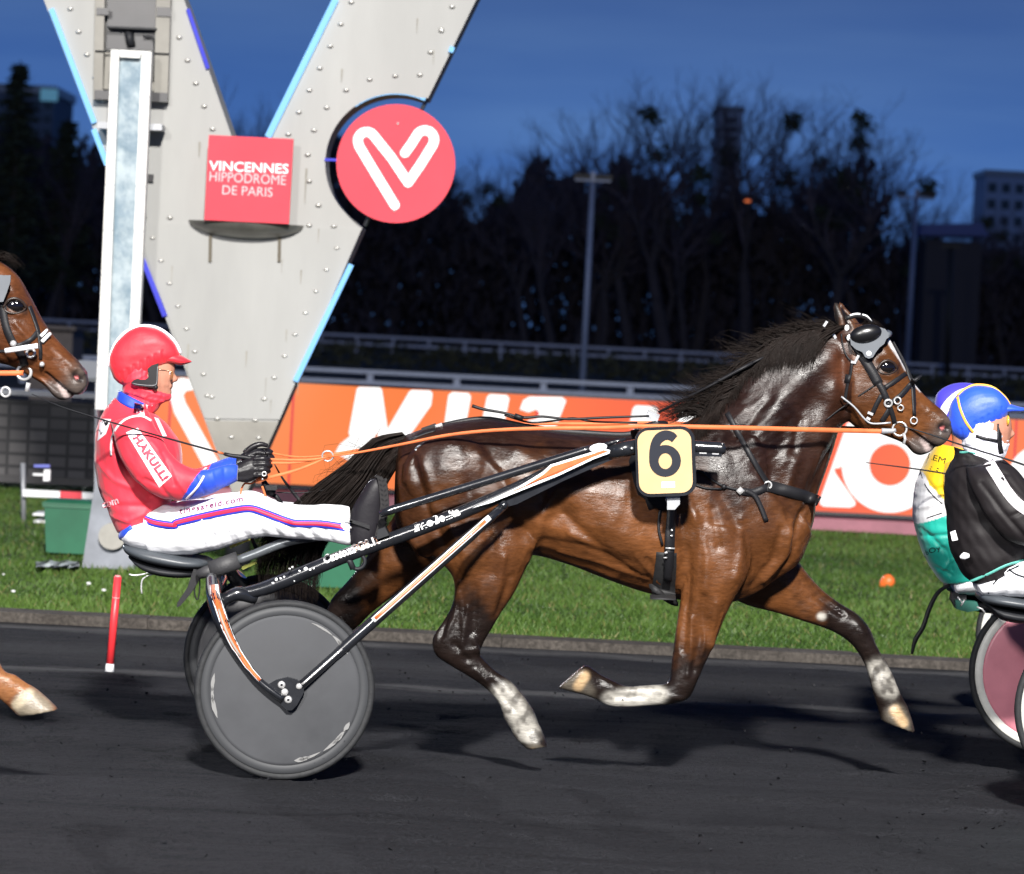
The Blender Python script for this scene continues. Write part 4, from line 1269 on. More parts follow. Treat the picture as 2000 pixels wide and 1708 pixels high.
for poly, w, d in RELIEF + VEINS:
    if len(poly) == 1: continue
    disp += (1.6 if min(p[0] for p in poly) < 1640 else 1.0) * d * np.exp(-(seg_dist(hu, hv, poly) / w) ** 2)
# rib ripple and skin wrinkle noise
rib = np.exp(-((hv - 1010) / 70) ** 2) * np.exp(-((hu - 1190) / 90) ** 2)
disp += 0.0010 * rib * np.sin((hu + 0.35 * (hv - 1000)) * 2 * np.pi / 34)
rs_ = np.random.default_rng(3)
for k in range(40):
    f_ = rs_.normal(0, 1, 2) / rs_.uniform(90, 240)
    disp += rs_.uniform(.0002, .0008) * np.sin(hu * f_[0] * 2 * np.pi + hv * f_[1] * 2 * np.pi + rs_.uniform(0, 6.3))
# wrinkled skin at elbow and throat
for (cx_, cy_, sx_, sy_, ang, wl, am) in ((1270, 1120, 60, 40, .5, 11, .0022), (1640, 860, 25, 50, 1.4, 12, .002), (1490, 840, 70, 70, 1.0, 16, .0022), (1360, 1060, 25, 70, .1, 13, .0018)):
    g_ = np.exp(-((hu - cx_) / sx_) ** 2 - ((hv - cy_) / sy_) ** 2)
    disp += 0.45 * am * g_ * np.sin((hu * math.cos(ang) + hv * math.sin(ang)) * 2 * np.pi / wl + 1.5 * np.sin(hv * .03 + hu * .02))
sidew = np.clip(np.abs(no[:, 1]) * 1.4, 0, 1)
# relief made for the near legs must not appear on the trunk's far side and vice versa
leg_near = ((hv > 1190) & (hu < 1420)) | (hv > 1400)
co = co + no * (disp * sidew)[:, None]
set_co(hme, co)


def mixc(base, col, w):
    w = np.clip(w, 0, 1)[:, None]
    return base * (1 - w) + np.array(col) * w


def smooth01(x, a, b):
    t = np.clip((x - a) / (b - a), 0, 1)
    return t * t * (3 - 2 * t)


def coat(u, v, Yc_, bay, dark, point, far, blaze=1.0):
    """coat colouring by place on the horse: bay flanks, dark top line, black points, white socks"""
    n = len(u)
    c = np.tile(np.array(bay), (n, 1))
    wob = 14 * np.sin(u * .05 + v * .021) + 9 * np.sin(u * .13 - v * .07) + 5 * np.sin(v * .31 + u * .2)
    # dark saddle of the back running down the neck
    topl = np.interp(u, [760, 860, 960, 1090, 1250, 1340, 1390, 1430, 1470, 1520, 1580, 1630], [920, 925, 915, 915, 925, 930, 960, 960, 900, 850, 800, 740])
    c = mixc(c, dark, 0.92 * (1 - smooth01(v + wob, topl - 60, topl + 75)) * (u < 1660))
    # neck stays darker
    neck = (u > 1380) & (u < 1660) & (v < 1010)
    c = mixc(c, dark, np.where(neck, 0.90 * (1 - smooth01(v + wob, 925, 1040)), 0))
    c = mixc(c, (0.070, 0.024, 0.011), 0.9 * np.exp(-((u - 1640) / 26) ** 2 - ((v - 720) / 60) ** 2))
    # back of the thigh and gaskin darker
    c = mixc(c, dark, 0.55 * np.exp(-((u - 800) / 45) ** 2 - ((v - 1010) / 120) ** 2))
    rb = np.random.default_rng(23); bl_ = np.zeros(n)
    for k in range(22):
        th = rb.uniform(0, 6.28); wl = rb.uniform(45, 190)
        bl_ += np.sin((u * math.cos(th) + v * math.sin(th)) * 6.283 / wl + rb.uniform(0, 6.28))
    bl_ = bl_ / 4.7
    # dappled haunch and shoulder, darker than the flank
    hz_ = np.exp(-((u - 880) / 110) ** 2 - ((v - 960) / 95) ** 2) + np.exp(-((u - 1460) / 70) ** 2 - ((v - 980) / 110) ** 2) + .7 * np.exp(-((u - 980) / 60) ** 2 - ((v - 1130) / 60) ** 2)
    c = mixc(c, dark, np.clip(.50 * hz_ * (1 + .7 * bl_), 0, .9))
    c = c * (1 + .22 * np.clip(bl_, -1, 1))[:, None]
    # black points on the legs
    def pts(cond, t): return np.where(cond, t, 0)
    nh = pts((u > 835) & (u < 1090) & (v > 1120) & ~far, smooth01(v + wob * .8 + (u - 930) * -.35, 1105, 1200))
    fh = pts((u < 840) & (v > 1060) & far, smooth01(-u + v * .35 + wob, -740 + 395, -665 + 400))
    nf = pts((u > 1080) & (u < 1430) & (v > 1180) & ~far, smooth01(v + wob - (u - 1350) * .3, 1205, 1300))
    ff = pts((u > 1430) & (v > 1090) & far, smooth01(u + wob * 1.2 + (v - 1190) * .35, 1540, 1640))
    for m_ in (nh, fh, nf, ff): c = mixc(c, point, .96 * m_)
    # white, mud-spotted socks
    rk = np.random.default_rng(17)
    spot = np.zeros(n)
    for k in range(26):
        th = rk.uniform(0, 6.28); wl = rk.uniform(7, 40)
        spot += rk.uniform(.3, 1) * (wl / 30) ** .6 * np.sin((u * math.cos(th) + v * math.sin(th)) * 6.283 / wl + rk.uniform(0, 6.28))
    spot = spot / 1.6
    sock = (0.36, 0.345, 0.31)
    w1 = np.exp(-(seg_dist(u, v, [(985, 1350), (1010, 1385), (1030, 1420)]) / 25) ** 4) * (.35 + .65 * smooth01(spot, -2.2, .3)) * ~far
    w2 = np.exp(-(seg_dist(u, v, [(1192, 1362), (1280, 1348)]) / 20) ** 4) * (.45 + .55 * smooth01(spot, -2.4, -.2)) * ~far
    w3 = np.exp(-(seg_dist(u, v, [(1720, 1315), (1745, 1350)]) / 22) ** 4) * (.25 + .75 * smooth01(spot, -1.6, 1.2)) * far
    w4 = np.exp(-(seg_dist(u, v, [(1608, 1209), (1611, 1210)]) / 8) ** 4) * far
    for m_, k in ((w1, .85), (w2, 1), (w3, .75), (w4, 1)): c = mixc(c, sock, m_ * k)
    # hooves
    horn = np.array([0.075, 0.065, 0.052])
    for poly, w, ff_ in (([(1118, 1322), (1135, 1345)], 26, False), ([(1042, 1456), (1050, 1460)], 17, False), ([(1758, 1408), (1764, 1424)], 26, True), ([(510, 1405), (530, 1400)], 26, True)):
        w_ = np.exp(-(seg_dist(u, v, poly) / w) ** 6) * (far == ff_)
        c = mixc(c, horn, w_)
    for poly, w, ff_ in (([(1128, 1330), (1140, 1312)], 10, False), ([(1755, 1395), (1770, 1418)], 11, True), ([(1040, 1458), (1050, 1462)], 6, False)):
        c = mixc(c, (0.45, 0.31, 0.17), .8 * np.exp(-(seg_dist(u, v, poly) / w) ** 4) * (far == ff_))
    c = mixc(c, dark, .55 * np.exp(-((u - 1690) / 45) ** 2 - ((v - 770) / 60) ** 2) + .5 * np.exp(-((u - 1715) / 30) ** 2 - ((v - 695) / 35) ** 2))
    # head: greyish muzzle, dark nostril, pale lip, blaze
    muz = smooth01(u * .80 + v * .60, 1800 * .8 + 845 * .6 - 8, 1835 * .8 + 850 * .6)
    muz = np.where((u > 1740) & (v < 900) & (v > 740), muz, 0)
    c = mixc(c, (0.060, 0.050, 0.045), .9 * muz)
    lip = np.where(u > 1740, np.exp(-(seg_dist(u, v, [(1785, 868), (1800, 880), (1815, 880)]) / 16) ** 4), 0)
    c = mixc(c, (0.055, 0.046, 0.043), .9 * lip)
    c = mixc(c, (0.30, 0.24, 0.23), np.exp(-(seg_dist(u, v, [(1800, 858), (1812, 880)]) / 6) ** 4))
    c = mixc(c, (0.015, 0.012, 0.012), np.exp(-(seg_dist(u, v, [(1836, 833), (1847, 838)]) / 8) ** 4))
    c = mixc(c, (0.40, 0.12, 0.12), np.exp(-(seg_dist(u, v, [(1838, 836), (1843, 835)]) / 3.4) ** 4))
    c = mixc(c, (0.012, 0.008, 0.008), np.exp(-(seg_dist(u, v, [(1776, 842), (1795, 855), (1815, 868), (1828, 875)]) / 2.6) ** 4))
    c = mixc(c, (0.02, 0.013, 0.01), .8 * np.exp(-(seg_dist(u, v, [(1722, 716), (1745, 722)]) / 10) ** 4))
    c = mixc(c, (0.62, 0.60, 0.60), np.exp(-(seg_dist(u, v, [(1736, 668), (1752, 694), (1768, 720)]) / 4.5) ** 4) * (u > 1700) * blaze)
    c = mixc(c, (0.62, 0.60, 0.60), np.exp(-(seg_dist(u, v, [(1788, 752), (1798, 762)]) / 3.5) ** 4) * blaze)
    ear = (v < 645) & (u > 1622) & (u < 1690)
    c = np.where(ear[:, None], np.array([0.060, 0.026, 0.013]), c)
    c = mixc(c, (0.008, 0.006, 0.006), np.where(ear, np.exp(-(seg_dist(u, v, [(1646, 606), (1655, 640)]) / 8) ** 4), 0))
    c = mixc(c, (0.010, 0.008, 0.007), np.where(ear, np.exp(-(seg_dist(u, v, [(1630, 588), (1633, 640)]) / 6) ** 4), 0))
    return c


M_coat = bpy.data.materials.new('horse_coat'); M_coat.use_nodes = True
t = M_coat.node_tree; pb = t.nodes['Principled BSDF']; N = t.nodes.new; K = t.links.new
co_ = N('ShaderNodeTexCoord'); at_ = N('ShaderNodeAttribute'); at_.attribute_name = 'Col'


def cnoise(scale, stretch, rot=0.0, detail=5):
    m_ = N('ShaderNodeMapping'); m_.inputs['Scale'].default_value = stretch; m_.inputs['Rotation'].default_value = (0, rot, 0); K(co_.outputs['Object'], m_.inputs[0])
    n_ = N('ShaderNodeTexNoise'); n_.inputs['Scale'].default_value = scale; n_.inputs['Detail'].default_value = detail; n_.inputs['Roughness'].default_value = .6; K(m_.outputs[0], n_.inputs[0])
    return n_.outputs['Fac']


def crange(sock, lo, hi):
    r_ = N('ShaderNodeMapRange'); r_.inputs['From Min'].default_value = .3; r_.inputs['From Max'].default_value = .7; r_.inputs['To Min'].default_value = lo; r_.inputs['To Max'].default_value = hi
    K(sock, r_.inputs[0]); return r_.outputs[0]


hairn = cnoise(70, (.35, 1, 1.6), R(35)); blot = cnoise(7, (1, 1, 1)); fine = cnoise(260, (.22, 1, 1.5), R(25), 3); mid = cnoise(26, (.7, 1, 1))
v1 = N('ShaderNodeMath'); v1.operation = 'MULTIPLY'; K(crange(hairn, .74, 1.26), v1.inputs[0]); K(crange(blot, .78, 1.22), v1.inputs[1])
cb_ = N('ShaderNodeCombineXYZ')
for i in range(3): K(v1.outputs[0], cb_.inputs[i])
mxc = N('ShaderNodeMix'); mxc.data_type = 'RGBA'; mxc.blend_type = 'MULTIPLY'; mxc.inputs[0].default_value = 1.0
K(at_.outputs['Color'], mxc.inputs[6]); K(cb_.outputs[0], mxc.inputs[7]); K(mxc.outputs[2], pb.inputs['Base Color'])
v2 = N('ShaderNodeMath'); v2.operation = 'ADD'; K(crange(blot, .23, .42), v2.inputs[0]); K(crange(mid, -.05, .10), v2.inputs[1]); lg_ = N('ShaderNodeAttribute'); lg_.attribute_name = 'Leg'; v3_ = N('ShaderNodeMath'); v3_.operation = 'MULTIPLY_ADD'; K(lg_.outputs['Fac'], v3_.inputs[0]); v3_.inputs[1].default_value = -.07; K(v2.outputs[0], v3_.inputs[2]); K(v3_.outputs[0], pb.inputs['Roughness'])
b1 = N('ShaderNodeBump'); b1.inputs['Strength'].default_value = .42; b1.inputs['Distance'].default_value = .010; K(mid, b1.inputs['Height'])
b2_ = N('ShaderNodeBump'); b2_.inputs['Strength'].default_value = .30; b2_.inputs['Distance'].default_value = .0025; K(fine, b2_.inputs['Height']); K(b1.outputs[0], b2_.inputs['Normal'])
b3_ = N('ShaderNodeBump'); b3_.inputs['Strength'].default_value = .20; b3_.inputs['Distance'].default_value = .004; K(hairn, b3_.inputs['Height']); K(b2_.outputs[0], b3_.inputs['Normal']); K(b3_.outputs[0], pb.inputs['Normal'])
sa_ = N('ShaderNodeAttribute'); sa_.attribute_name = 'Spc'; K(sa_.outputs['Fac'], pb.inputs['Specular IOR Level'])
M_hair = mat('black_hair', (0.0085, 0.0055, 0.0045), 0.55, spec=0.16, var=.3, vscale=30)
M_eye = mat('eye', (0.004, 0.003, 0.003), 0.04, coat=1.0)
far_mask = co[:, 1] > YC
legm = np.maximum(np.maximum(((hv > 1130) & (hu < 1100)) * smooth01(hv, 1110, 1200), smooth01(hv, 1200, 1300)), ((hu > 1540) & (hv > 1120)) * smooth01(hu, 1540, 1630))
headm = smooth01(hu, 1650, 1700) * (hv < 920)
spc = 0.30 - 0.06 * legm - 0.10 * headm * (1 - legm)
set_col(hme, np.repeat(legm[:, None], 3, axis=1), 'Leg')
set_col(hme, np.repeat(spc[:, None], 3, axis=1), 'Spc')
set_col(hme, coat(hu, hv, YC, (0.096, 0.035, 0.0112), (0.0115, 0.0050, 0.0040), (0.006, 0.005, 0.005), far_mask))
horse = thing('horse', (P(1180, 1500, YC).x, YC, 0), 'glossy bay trotter with black mane and white socks, wearing number 6', 'horse')
body = put('body', hme, M_coat, horse)
HB = bvh_of(body)


def eye_parts(parent):
    q = MB()
    h = HB.ray_cast(CAMPOS, ray(1732, 718).normalized())
    c = h[0] + Vector((0, .006, 0)); s_ = PX(YC)
    q.ball(c, (16.5 * s_, .013, 13 * s_), 16, 10); e1 = q.build('eye', M_eye, parent)
    q = MB(); q.ball(Vector((c.x, 2 * YC - c.y, c.z)), (14 * s_, .012, 10.5 * s_), 16, 10); q.build('eye', M_eye, parent)
    q = MB()
    up = [drape(x, y, [HB], YC - .1, .004) for x, y in ((1714, 722), (1722, 709), (1734, 704.5), (1746, 710), (1752, 720))]
    lo_ = [drape(x, y, [HB], YC - .1, .003) for x, y in ((1714, 722), (1722, 729), (1734, 731), (1746, 727), (1752, 720))]
    q.tube(up, 2.6 * s_, n=8, sub=4); q.tube(lo_, 1.7 * s_, n=8, sub=4); q.build('eyelid', M_lid, parent)


M_lid = mat('eyelid_skin', (0.022, 0.013, 0.010), 0.4)
eye_parts(horse)


def strands(mb, roots, n, rad, seg_n=7, seed=1):
    """roots: function(rnd) -> list of world points; grows tapered 3-sided hairs"""
    rnd = random.Random(seed)
    for i in range(n):
        pts = roots(rnd)
        A = catmull([tuple(p) for p in pts], max(1, seg_n // (len(pts) - 1)))
        m = len(A); r0 = rad * rnd.uniform(.7, 1.3)
        mb.tube([Vector(a) for a in A], [r0 * (1 - .85 * k / (m - 1)) for k in range(m)], n=3, cap=False)


# tail: hangs from the dock and streams back past the driver's legs
b = MB()
tailp = [(792, 852), (742, 872), (700, 925), (652, 975), (600, 1030), (566, 1090), (560, 1150)]
taps = [(1190, 560), (1130, 590)]


def tail_root(rnd):
    k = rnd.gauss(0, 1); s2 = rnd.uniform(-1, 1)
    Lg = rnd.uniform(.72, 1.08)
    pts = []
    for i, (x, y) in enumerate(tailp):
        f_ = i / 6
        sp = 9 + 38 * min(f_ * 1.6, 1)
        fl = 22 * f_
        px_ = x + s2 * sp * .72 + rnd.gauss(0, 3.5) * f_; py_ = y + s2 * sp * .75 * (1 if i < 5 else .3) + rnd.gauss(0, 3) * f_
        if i >= 5: px_ += s2 * 26; py_ += rnd.uniform(-30, 25)
        pts.append(P(px_, py_, YC + k * (.012 + .035 * f_)))
    m = max(3, int(round(7 * Lg)))
    return pts[:m]


strands(b, tail_root, 2300, .0021, 12, 4)
def tail_dock(rnd):
    a = rnd.uniform(-1, 1); t0 = rnd.uniform(0, .6)
    q = [(800, 850), (770, 856), (738, 880), (706, 925), (672, 962)]
    return [P(x + a * (4 + 15 * i / 4) + 4, y + a * (12 + 16 * i / 4) + 30 * (i / 4) * rnd.random() + (10, 26, 38, 42, 42)[i], YC - .06 + .05 * abs(a) + rnd.uniform(0, .05)) for i, (x, y) in enumerate(q)]
strands(b, tail_dock, 1700, .0022, 8, 5)
# stray wisps blown up from the tail
strands(b, lambda r: [P(720 + r.gauss(0, 25), 900 + r.gauss(0, 25), YC), P(670 + r.gauss(0, 25), 915 + r.gauss(0, 20), YC - .02), P(625 + r.gauss(0, 20), 950 + r.gauss(0, 18), YC - .03)], 26, .0008, 6, 6)
tail = b.build('tail', M_hair, horse, fix=False)

# mane
crest = [(1640, 633), (1600, 637), (1560, 644), (1515, 660), (1470, 697), (1432, 748), (1392, 797), (1360, 815)]
CR = catmull(crest, 6)
b = MB()


def mane_near(rnd):
    t = rnd.uniform(0, .86) ** .9; i = int(t * (len(CR) - 1)); x, y = CR[i]
    ck = math.sin(t * 37) * .5 + math.sin(t * 83 + 1) * .5; ln = (92 + 34 * ck) * rnd.uniform(.55, 1.08) * (1 - .25 * t); a = R(rnd.gauss(128, 6) - 12 * t + 12 * ck)
    pts = [drape(x + rnd.uniform(-4, 4) + 6, y + rnd.uniform(2, 10), [HB], YC, rnd.uniform(-.004, .012))]
    for k in (.35, .7, 1.0):
        px_ = x + math.cos(a + (1 - k) * .5) * ln * k + rnd.gauss(0, 3); py_ = y + 8 + math.sin(a + (1 - k) * .5) * ln * k + rnd.gauss(0, 3)
        h = HB.ray_cast(CAMPOS, ray(px_, py_).normalized())
        pts.append(CAMPOS + ray(px_, py_).normalized() * (h[3] - rnd.uniform(.003, .022)) if h[0] is not None else P(px_, py_, pts[-1].y - .002))
    return pts


def mane_top(rnd):
    t = rnd.uniform(.02, .95); i = int(t * (len(CR) - 1)); x, y = CR[i]
    ln = rnd.uniform(20, 62); a = R(rnd.gauss(192, 14) - 8 * t)
    Yr = YC + rnd.gauss(0, .018)
    return [P(x + 6, y + 5, Yr), P(x + math.cos(a) * ln * .5, y + 3 - math.sin(-a) * ln * .25 - rnd.uniform(0, 9), Yr), P(x + math.cos(a) * ln, y + 3 - math.sin(a) * -ln * .6 + rnd.gauss(0, 6), Yr + rnd.gauss(0, .02))]


def mane_fly(rnd):
    """locks blown back from the withers end of the crest"""
    t = rnd.uniform(.70, .98); i = int(t * (len(CR) - 1)); x, y = CR[i]
    k = rnd.uniform(.35, 1.0); up_ = rnd.gauss(0, 13)
    Yr = YC + rnd.gauss(0, .025)
    return [P(x + 8, y + 6, Yr), P(x - 40 * k, y - 10 * k + up_ * .4, Yr), P(x - 82 * k, y + 2 * k + up_ * .7, Yr + rnd.gauss(0, .02)), P(x - 118 * k, y - 16 * k + up_, Yr + rnd.gauss(0, .03))]


strands(b, mane_near, 2600, .0026, 9, 11)
strands(b, mane_top, 700, .0016, 6, 12)
strands(b, mane_fly, 650, .0013, 9, 13)
strands(b, lambda r: [P(1470 + r.gauss(0, 25), 690 + r.gauss(0, 12), YC), P(1440 + r.gauss(0, 22), 680 + r.gauss(0, 14), YC), P(1418 + r.gauss(0, 25), 690 + r.gauss(0, 22), YC)], 50, .0009, 8, 14)
strands(b, lambda r: [P(1590, 640, YC), P(1560 + r.gauss(0, 9), 616 + r.gauss(0, 6), YC), P(1530 + r.gauss(0, 12), 604 + r.gauss(0, 8), YC)], 5, .0008, 8, 15)
strands(b, lambda r: [P(1680 + r.gauss(0, 8), 640, YC + r.gauss(0, .02)), P(1702 + r.gauss(0, 8), 630 + r.gauss(0, 4), YC + r.gauss(0, .03)), P(1722 + r.gauss(0, 8), 648 + r.gauss(0, 6), YC + r.gauss(0, .03))], 60, .0011, 6, 16)
mane = b.build('mane', M_hair, horse, fix=False)

# ================================================================== SULKY
ZW = 0.353


def ring_torus(mb, c, r, t, axis=(0, 1, 0), n=20):
    c = Vector(c); ax = Vector(axis).normalized(); u = ax.orthogonal().normalized(); w = ax.cross(u)
    rings = []
    for i in range(n + 1):
        a = 2 * math.pi * i / n; d = u * math.cos(a) + w * math.sin(a)
        rings.append([c + d * r + (d * math.cos(2 * math.pi * k / 8) + ax * math.sin(2 * math.pi * k / 8)) * t for k in range(8)])
    return mb.grid(rings, cap=False)


M_disc = mat('wheel_disc', (0.050, 0.052, 0.057), 0.62, spec=.2, var=0.14, vscale=5, rvar=0.1)
M_rimline = mat('rim_grey', (0.040, 0.042, 0.046), 0.55, spec=.25)
M_scuff = mat('scuff', (0.17, 0.17, 0.17), 0.6)


def wheel(parent, c, axis, r, discmat, rimmat, scuffs=True, tyremat=None):
    ax = Vector(axis).normalized()
    q = MB(); q.lathe(c, ax, [(r * .925, -.012), (r * .95, -.020), (r * .985, -.016), (r, 0), (r * .985, .016), (r * .95, .020), (r * .925, .012), (r * .925, -.012)], 96)
    wh = q.build('wheel', tyremat or M_rubber, parent)
    q = MB(); q.lathe(c, ax, [(0, -.030), (r * .3, -.026), (r * .80, -.016), (r * .845, -.013), (r * .845, .013), (r * .80, .016), (r * .3, .026), (0, .030)], 96)
    q.build('disc', discmat, wh)
    q = MB(); q.lathe(c, ax, [(r * .835, -.016), (r * .85, -.019), (r * .92, -.0195), (r * .93, -.013), (r * .93, .013), (r * .92, .0195), (r * .85, .019), (r * .835, .016), (r * .835, -.016)], 96)
    q.build('rim', rimmat, wh)
    if scuffs:
        u = Vector((1, 0, 0)); u = (u - ax * u.dot(ax)).normalized(); w = ax.cross(u)
        q = MB(); rnd = random.Random(2)
        for a0, a1, rr in ((20, 62, .80), (150, 200, .80), (-62, -20, .80), (-80, -62, .79)):
            for k in range(3):
                b0 = rnd.uniform(a0, a1 - 10); b1 = b0 + rnd.uniform(6, 22); wd = rnd.uniform(.004, .010)
                rg = []
                for i in range(9):
                    a = R(b0 + (b1 - b0) * i / 8); d = u * math.cos(a) + w * math.sin(a) * (1 if w.z > 0 else -1)
                    ro = r * (rr + rnd.uniform(-.002, .002)); ta = wd * math.sin(math.pi * (i + .2) / 8.4)
                    rg.append([Vector(c) + d * (ro - ta) - ax * .0185, Vector(c) + d * (ro + ta) - ax * .0185])
                q.grid(rg, close=False, cap=False)
        q.build('scuff', M_scuff, wh, fix=False)
    return wh


YNW, YFW = 13.85, 15.18
Wc = P(556, 1348, YNW); Wf = P(521, 1284, YFW)
ax_ = (Wf - Wc).normalized()
sulky = thing('sulky', (P(480, 1500, YC).x, YC, 0), 'black racing sulky with grey solid disc wheels and orange flashes, behind horse 6', 'sulky')
wheel(sulky, Wc, ax_, 177 * PX(YNW), M_disc, M_rimline)
wheel(sulky, Wf, ax_, 163 * PX(YFW), mat('wheel_disc_dark', (.07, .07, .075), .4, var=.1), M_rimline, False)
YSH = YC - 0.42     # near shaft
ysh = lambda x: YSH + (0.05 if x < 500 else 0.05 * (900 - x) / 400 if x < 900 else 0.0)
# main shaft, thickening back to the arch
sp = [(1245, 874, 12), (1180, 887, 14), (1087, 919, 14), (1009, 955, 13.5), (898, 1003, 14), (787, 1045, 14), (690, 1080, 14), (620, 1108, 14.5), (560, 1133, 15), (510, 1152, 14), (470, 1160, 11)]
def shaft(side):
    q = MB()
    q.tube([P(x, y, ysh(x) if side < 0 else 2 * YC - ysh(x)) for x, y, r in sp], [r * PX(YSH) for x, y, r in sp], n=14, sub=3)
    return q.build('shaft', M_black, sulky)
sh_near = shaft(-1); sh_far = shaft(1)
SB = bvh_of(sh_near)
plc = lambda x, y: drape(x, y, [SB], YSH - .03, .002)
# upper steering rod
for s_ in (-1, 1):
    q = MB(); yy = YSH - .01 if s_ < 0 else 2 * YC - YSH
    q.ptube([(742, 1005), (760, 998), (950, 940), (1140, 881), (1165, 874)], yy, [7, 8.5, 8.5, 8.5, 7], n=12)
    q.ptube([(1150, 878), (1205, 862), (1222, 858)], yy - .01, [5, 4, 3], n=10)
    q.build('steering_rod', M_black, sulky)
q = MB(); q.lathe(P(1169, 875, YSH - .045), (0, 1, 0), [(0, -.004), (8 * PX(YSH), -.004), (9 * PX(YSH), .004), (0, .004)], 24)
q.v = [tuple(Vector(v)) for v in q.v]
for i, v in enumerate(q.v): q.v[i] = (P(1169, 875, YSH).x + (v[0] - P(1169, 875, YSH).x) * 2.0 , v[1], v[2] - (v[0] - P(1169, 875, YSH).x) * -.35)
q.build('tag_plate', M_white, sulky)
# joining web and orange flash at the front of the shafts
q = MB(); q.prism([(985, 962), (1030, 942), (1190, 868), (1196, 898), (1100, 940), (1010, 985), (985, 992), (972, 985)], YSH - .012, YSH + .02)
q.build('web_plate', M_black, sulky)
q = MB()
q.flat([(922, 993), (1010, 953), (1060, 922), (1075, 908), (1180, 876), (1192, 880), (1190, 886), (1160, 897), (1090, 930), (1040, 950), (960, 982)], YSH - .046)
q.build('flash_edge', M_white_print, sulky, fix=False)
q = MB(); q.flat([(985, 966), (1012, 957), (1062, 927), (1078, 912), (1180, 880), (1188, 882), (1158, 893), (1088, 926), (1040, 944)], YSH - .048)
q.build('flash', M_orange, sulky, fix=False)
# front sleeve of the shaft under the number and beyond
q = MB(); q.ptube([(1188, 884), (1248, 872)], YSH - .005, [15, 16], n=14); q.build('shaft_sleeve', M_black, sulky); q = MB(); q.ptube([(1352, 873), (1360, 873), (1408, 876), (1414, 876), (1417, 876)], YSH - .005, [13, 13, 13, 12.5, 9], n=16)
q.prism([(1352, 882), (1410, 884), (1410, 893), (1352, 891)], YSH - .02, YSH + .015)
q.build('shaft_sleeve', M_black, sulky)
q = MB(); q.flat([(1366, 884), (1380, 884.5), (1380, 887), (1366, 886.5)], YSH - .023); q.flat([(1391, 885.5), (1404, 886), (1404, 888.5), (1391, 888)], YSH - .023)
q.ball(P(1234, 876, YSH - .04), .006, 8, 5); q.ball(P(1411, 867, YSH - .03), .003, 8, 5)
q.build('bolt', M_chrome, sulky)
# diagonal strut from hub to shaft
YST = YNW - .045
yst = lambda t: YST + t * (YSH - .03 - YST)
q = MB(); n_ = 12
A0, A1 = (586, 1341), (986, 987)
pts = [(A0[0] + (A1[0] - A0[0]) * i / n_, A0[1] + (A1[1] - A0[1]) * i / n_) for i in range(n_ + 1)]
q.tube([P(x, y, yst(i / n_)) for i, (x, y) in enumerate(pts)], [PX(14) * (9 + (2.5 if 2 < i < 11 else 0)) for i in range(n_ + 1)], n=12)
q.ball(P(984, 987, YSH - .04), .018, 12, 8)
st_ = q.build('strut', M_black, sulky); STB = bvh_of(st_)
for (w, lf, m_, nm, t0, t1) in ((11, .0015, M_white_print, 'flash_edge', .36, .93), (6.0, .0035, M_orange, 'flash', .37, .91)):
    q = MB(); strap(q, [(A0[0] + (A1[0] - A0[0]) * t - 1.5, A0[1] + (A1[1] - A0[1]) * t - 1.5) for t in np.linspace(t0, t1, 6)], w, [STB], 14, .001, 3, lf); q.build(nm, m_, sulky, fix=False)
q = MB(); strap(q, [(590, 1337), (612, 1318), (640, 1293), (668, 1268)], 4, [STB], 14, .001, 3, .002); q.build('worn_edge', M_chrome, sulky, fix=False)
# curved fork from the arch down to the hub
fk = [(414, 1132, 16), (417, 1160, 20), (424, 1185, 21), (436, 1222, 19), (455, 1262, 15), (480, 1300, 12), (505, 1330, 11), (532, 1352, 11), (552, 1366, 10)]
yfk = lambda i: [YSH + .02, YSH - .08, YSH - .20, YNW - .045, YNW - .05, YNW - .055, YNW - .058, YNW - .06, YNW - .06][i]
q = MB(); q.tube([P(x, y, yfk(i)) for i, (x, y, r) in enumerate(fk)], [r * PX(14) for x, y, r in fk], n=12, sub=4, flat=.75, up=Vector((0, 1, 0)))
q.tube([P(430, 1178, YSH + .03), P(448, 1166, YSH + .03), P(470, 1160, YSH + .04), P(500, 1172, YSH + .06)], [.028, .026, .03, .02], n=12, sub=3)
fo = q.build('fork', M_black, sulky); FB = bvh_of(fo)
q = MB(); q.tube([Vector((v.x, 2 * YC - v.y + .0, v.z)) for v in [P(x, y, yfk(i)) for i, (x, y, r) in enumerate(fk)]], [r * PX(14) for x, y, r in fk], n=10, sub=3, flat=.75); q.build('fork', M_black, sulky)
for w, lf, m_, nm, sh in ((17, .0015, M_white_print, 'flash_edge', 0), (12, .003, M_orange, 'flash', 0)):
    q = MB(); strap(q, [(418 + sh, 1142), (421 + sh, 1165), (430 + sh, 1192), (443 + sh, 1230), (460 + sh, 1264), (484, 1301), (508, 1329)], [w, w, w, w * .9, w * .7, w * .5], [FB], 14, .001, 4, lf); q.build(nm, m_, sulky, fix=False)
q = MB(); strap(q, [(427, 1190), (436, 1218), (450, 1250), (470, 1283)], 4, [FB], 14, .001, 3, .0045); q.build('worn_edge', M_steel2, sulky, fix=False)
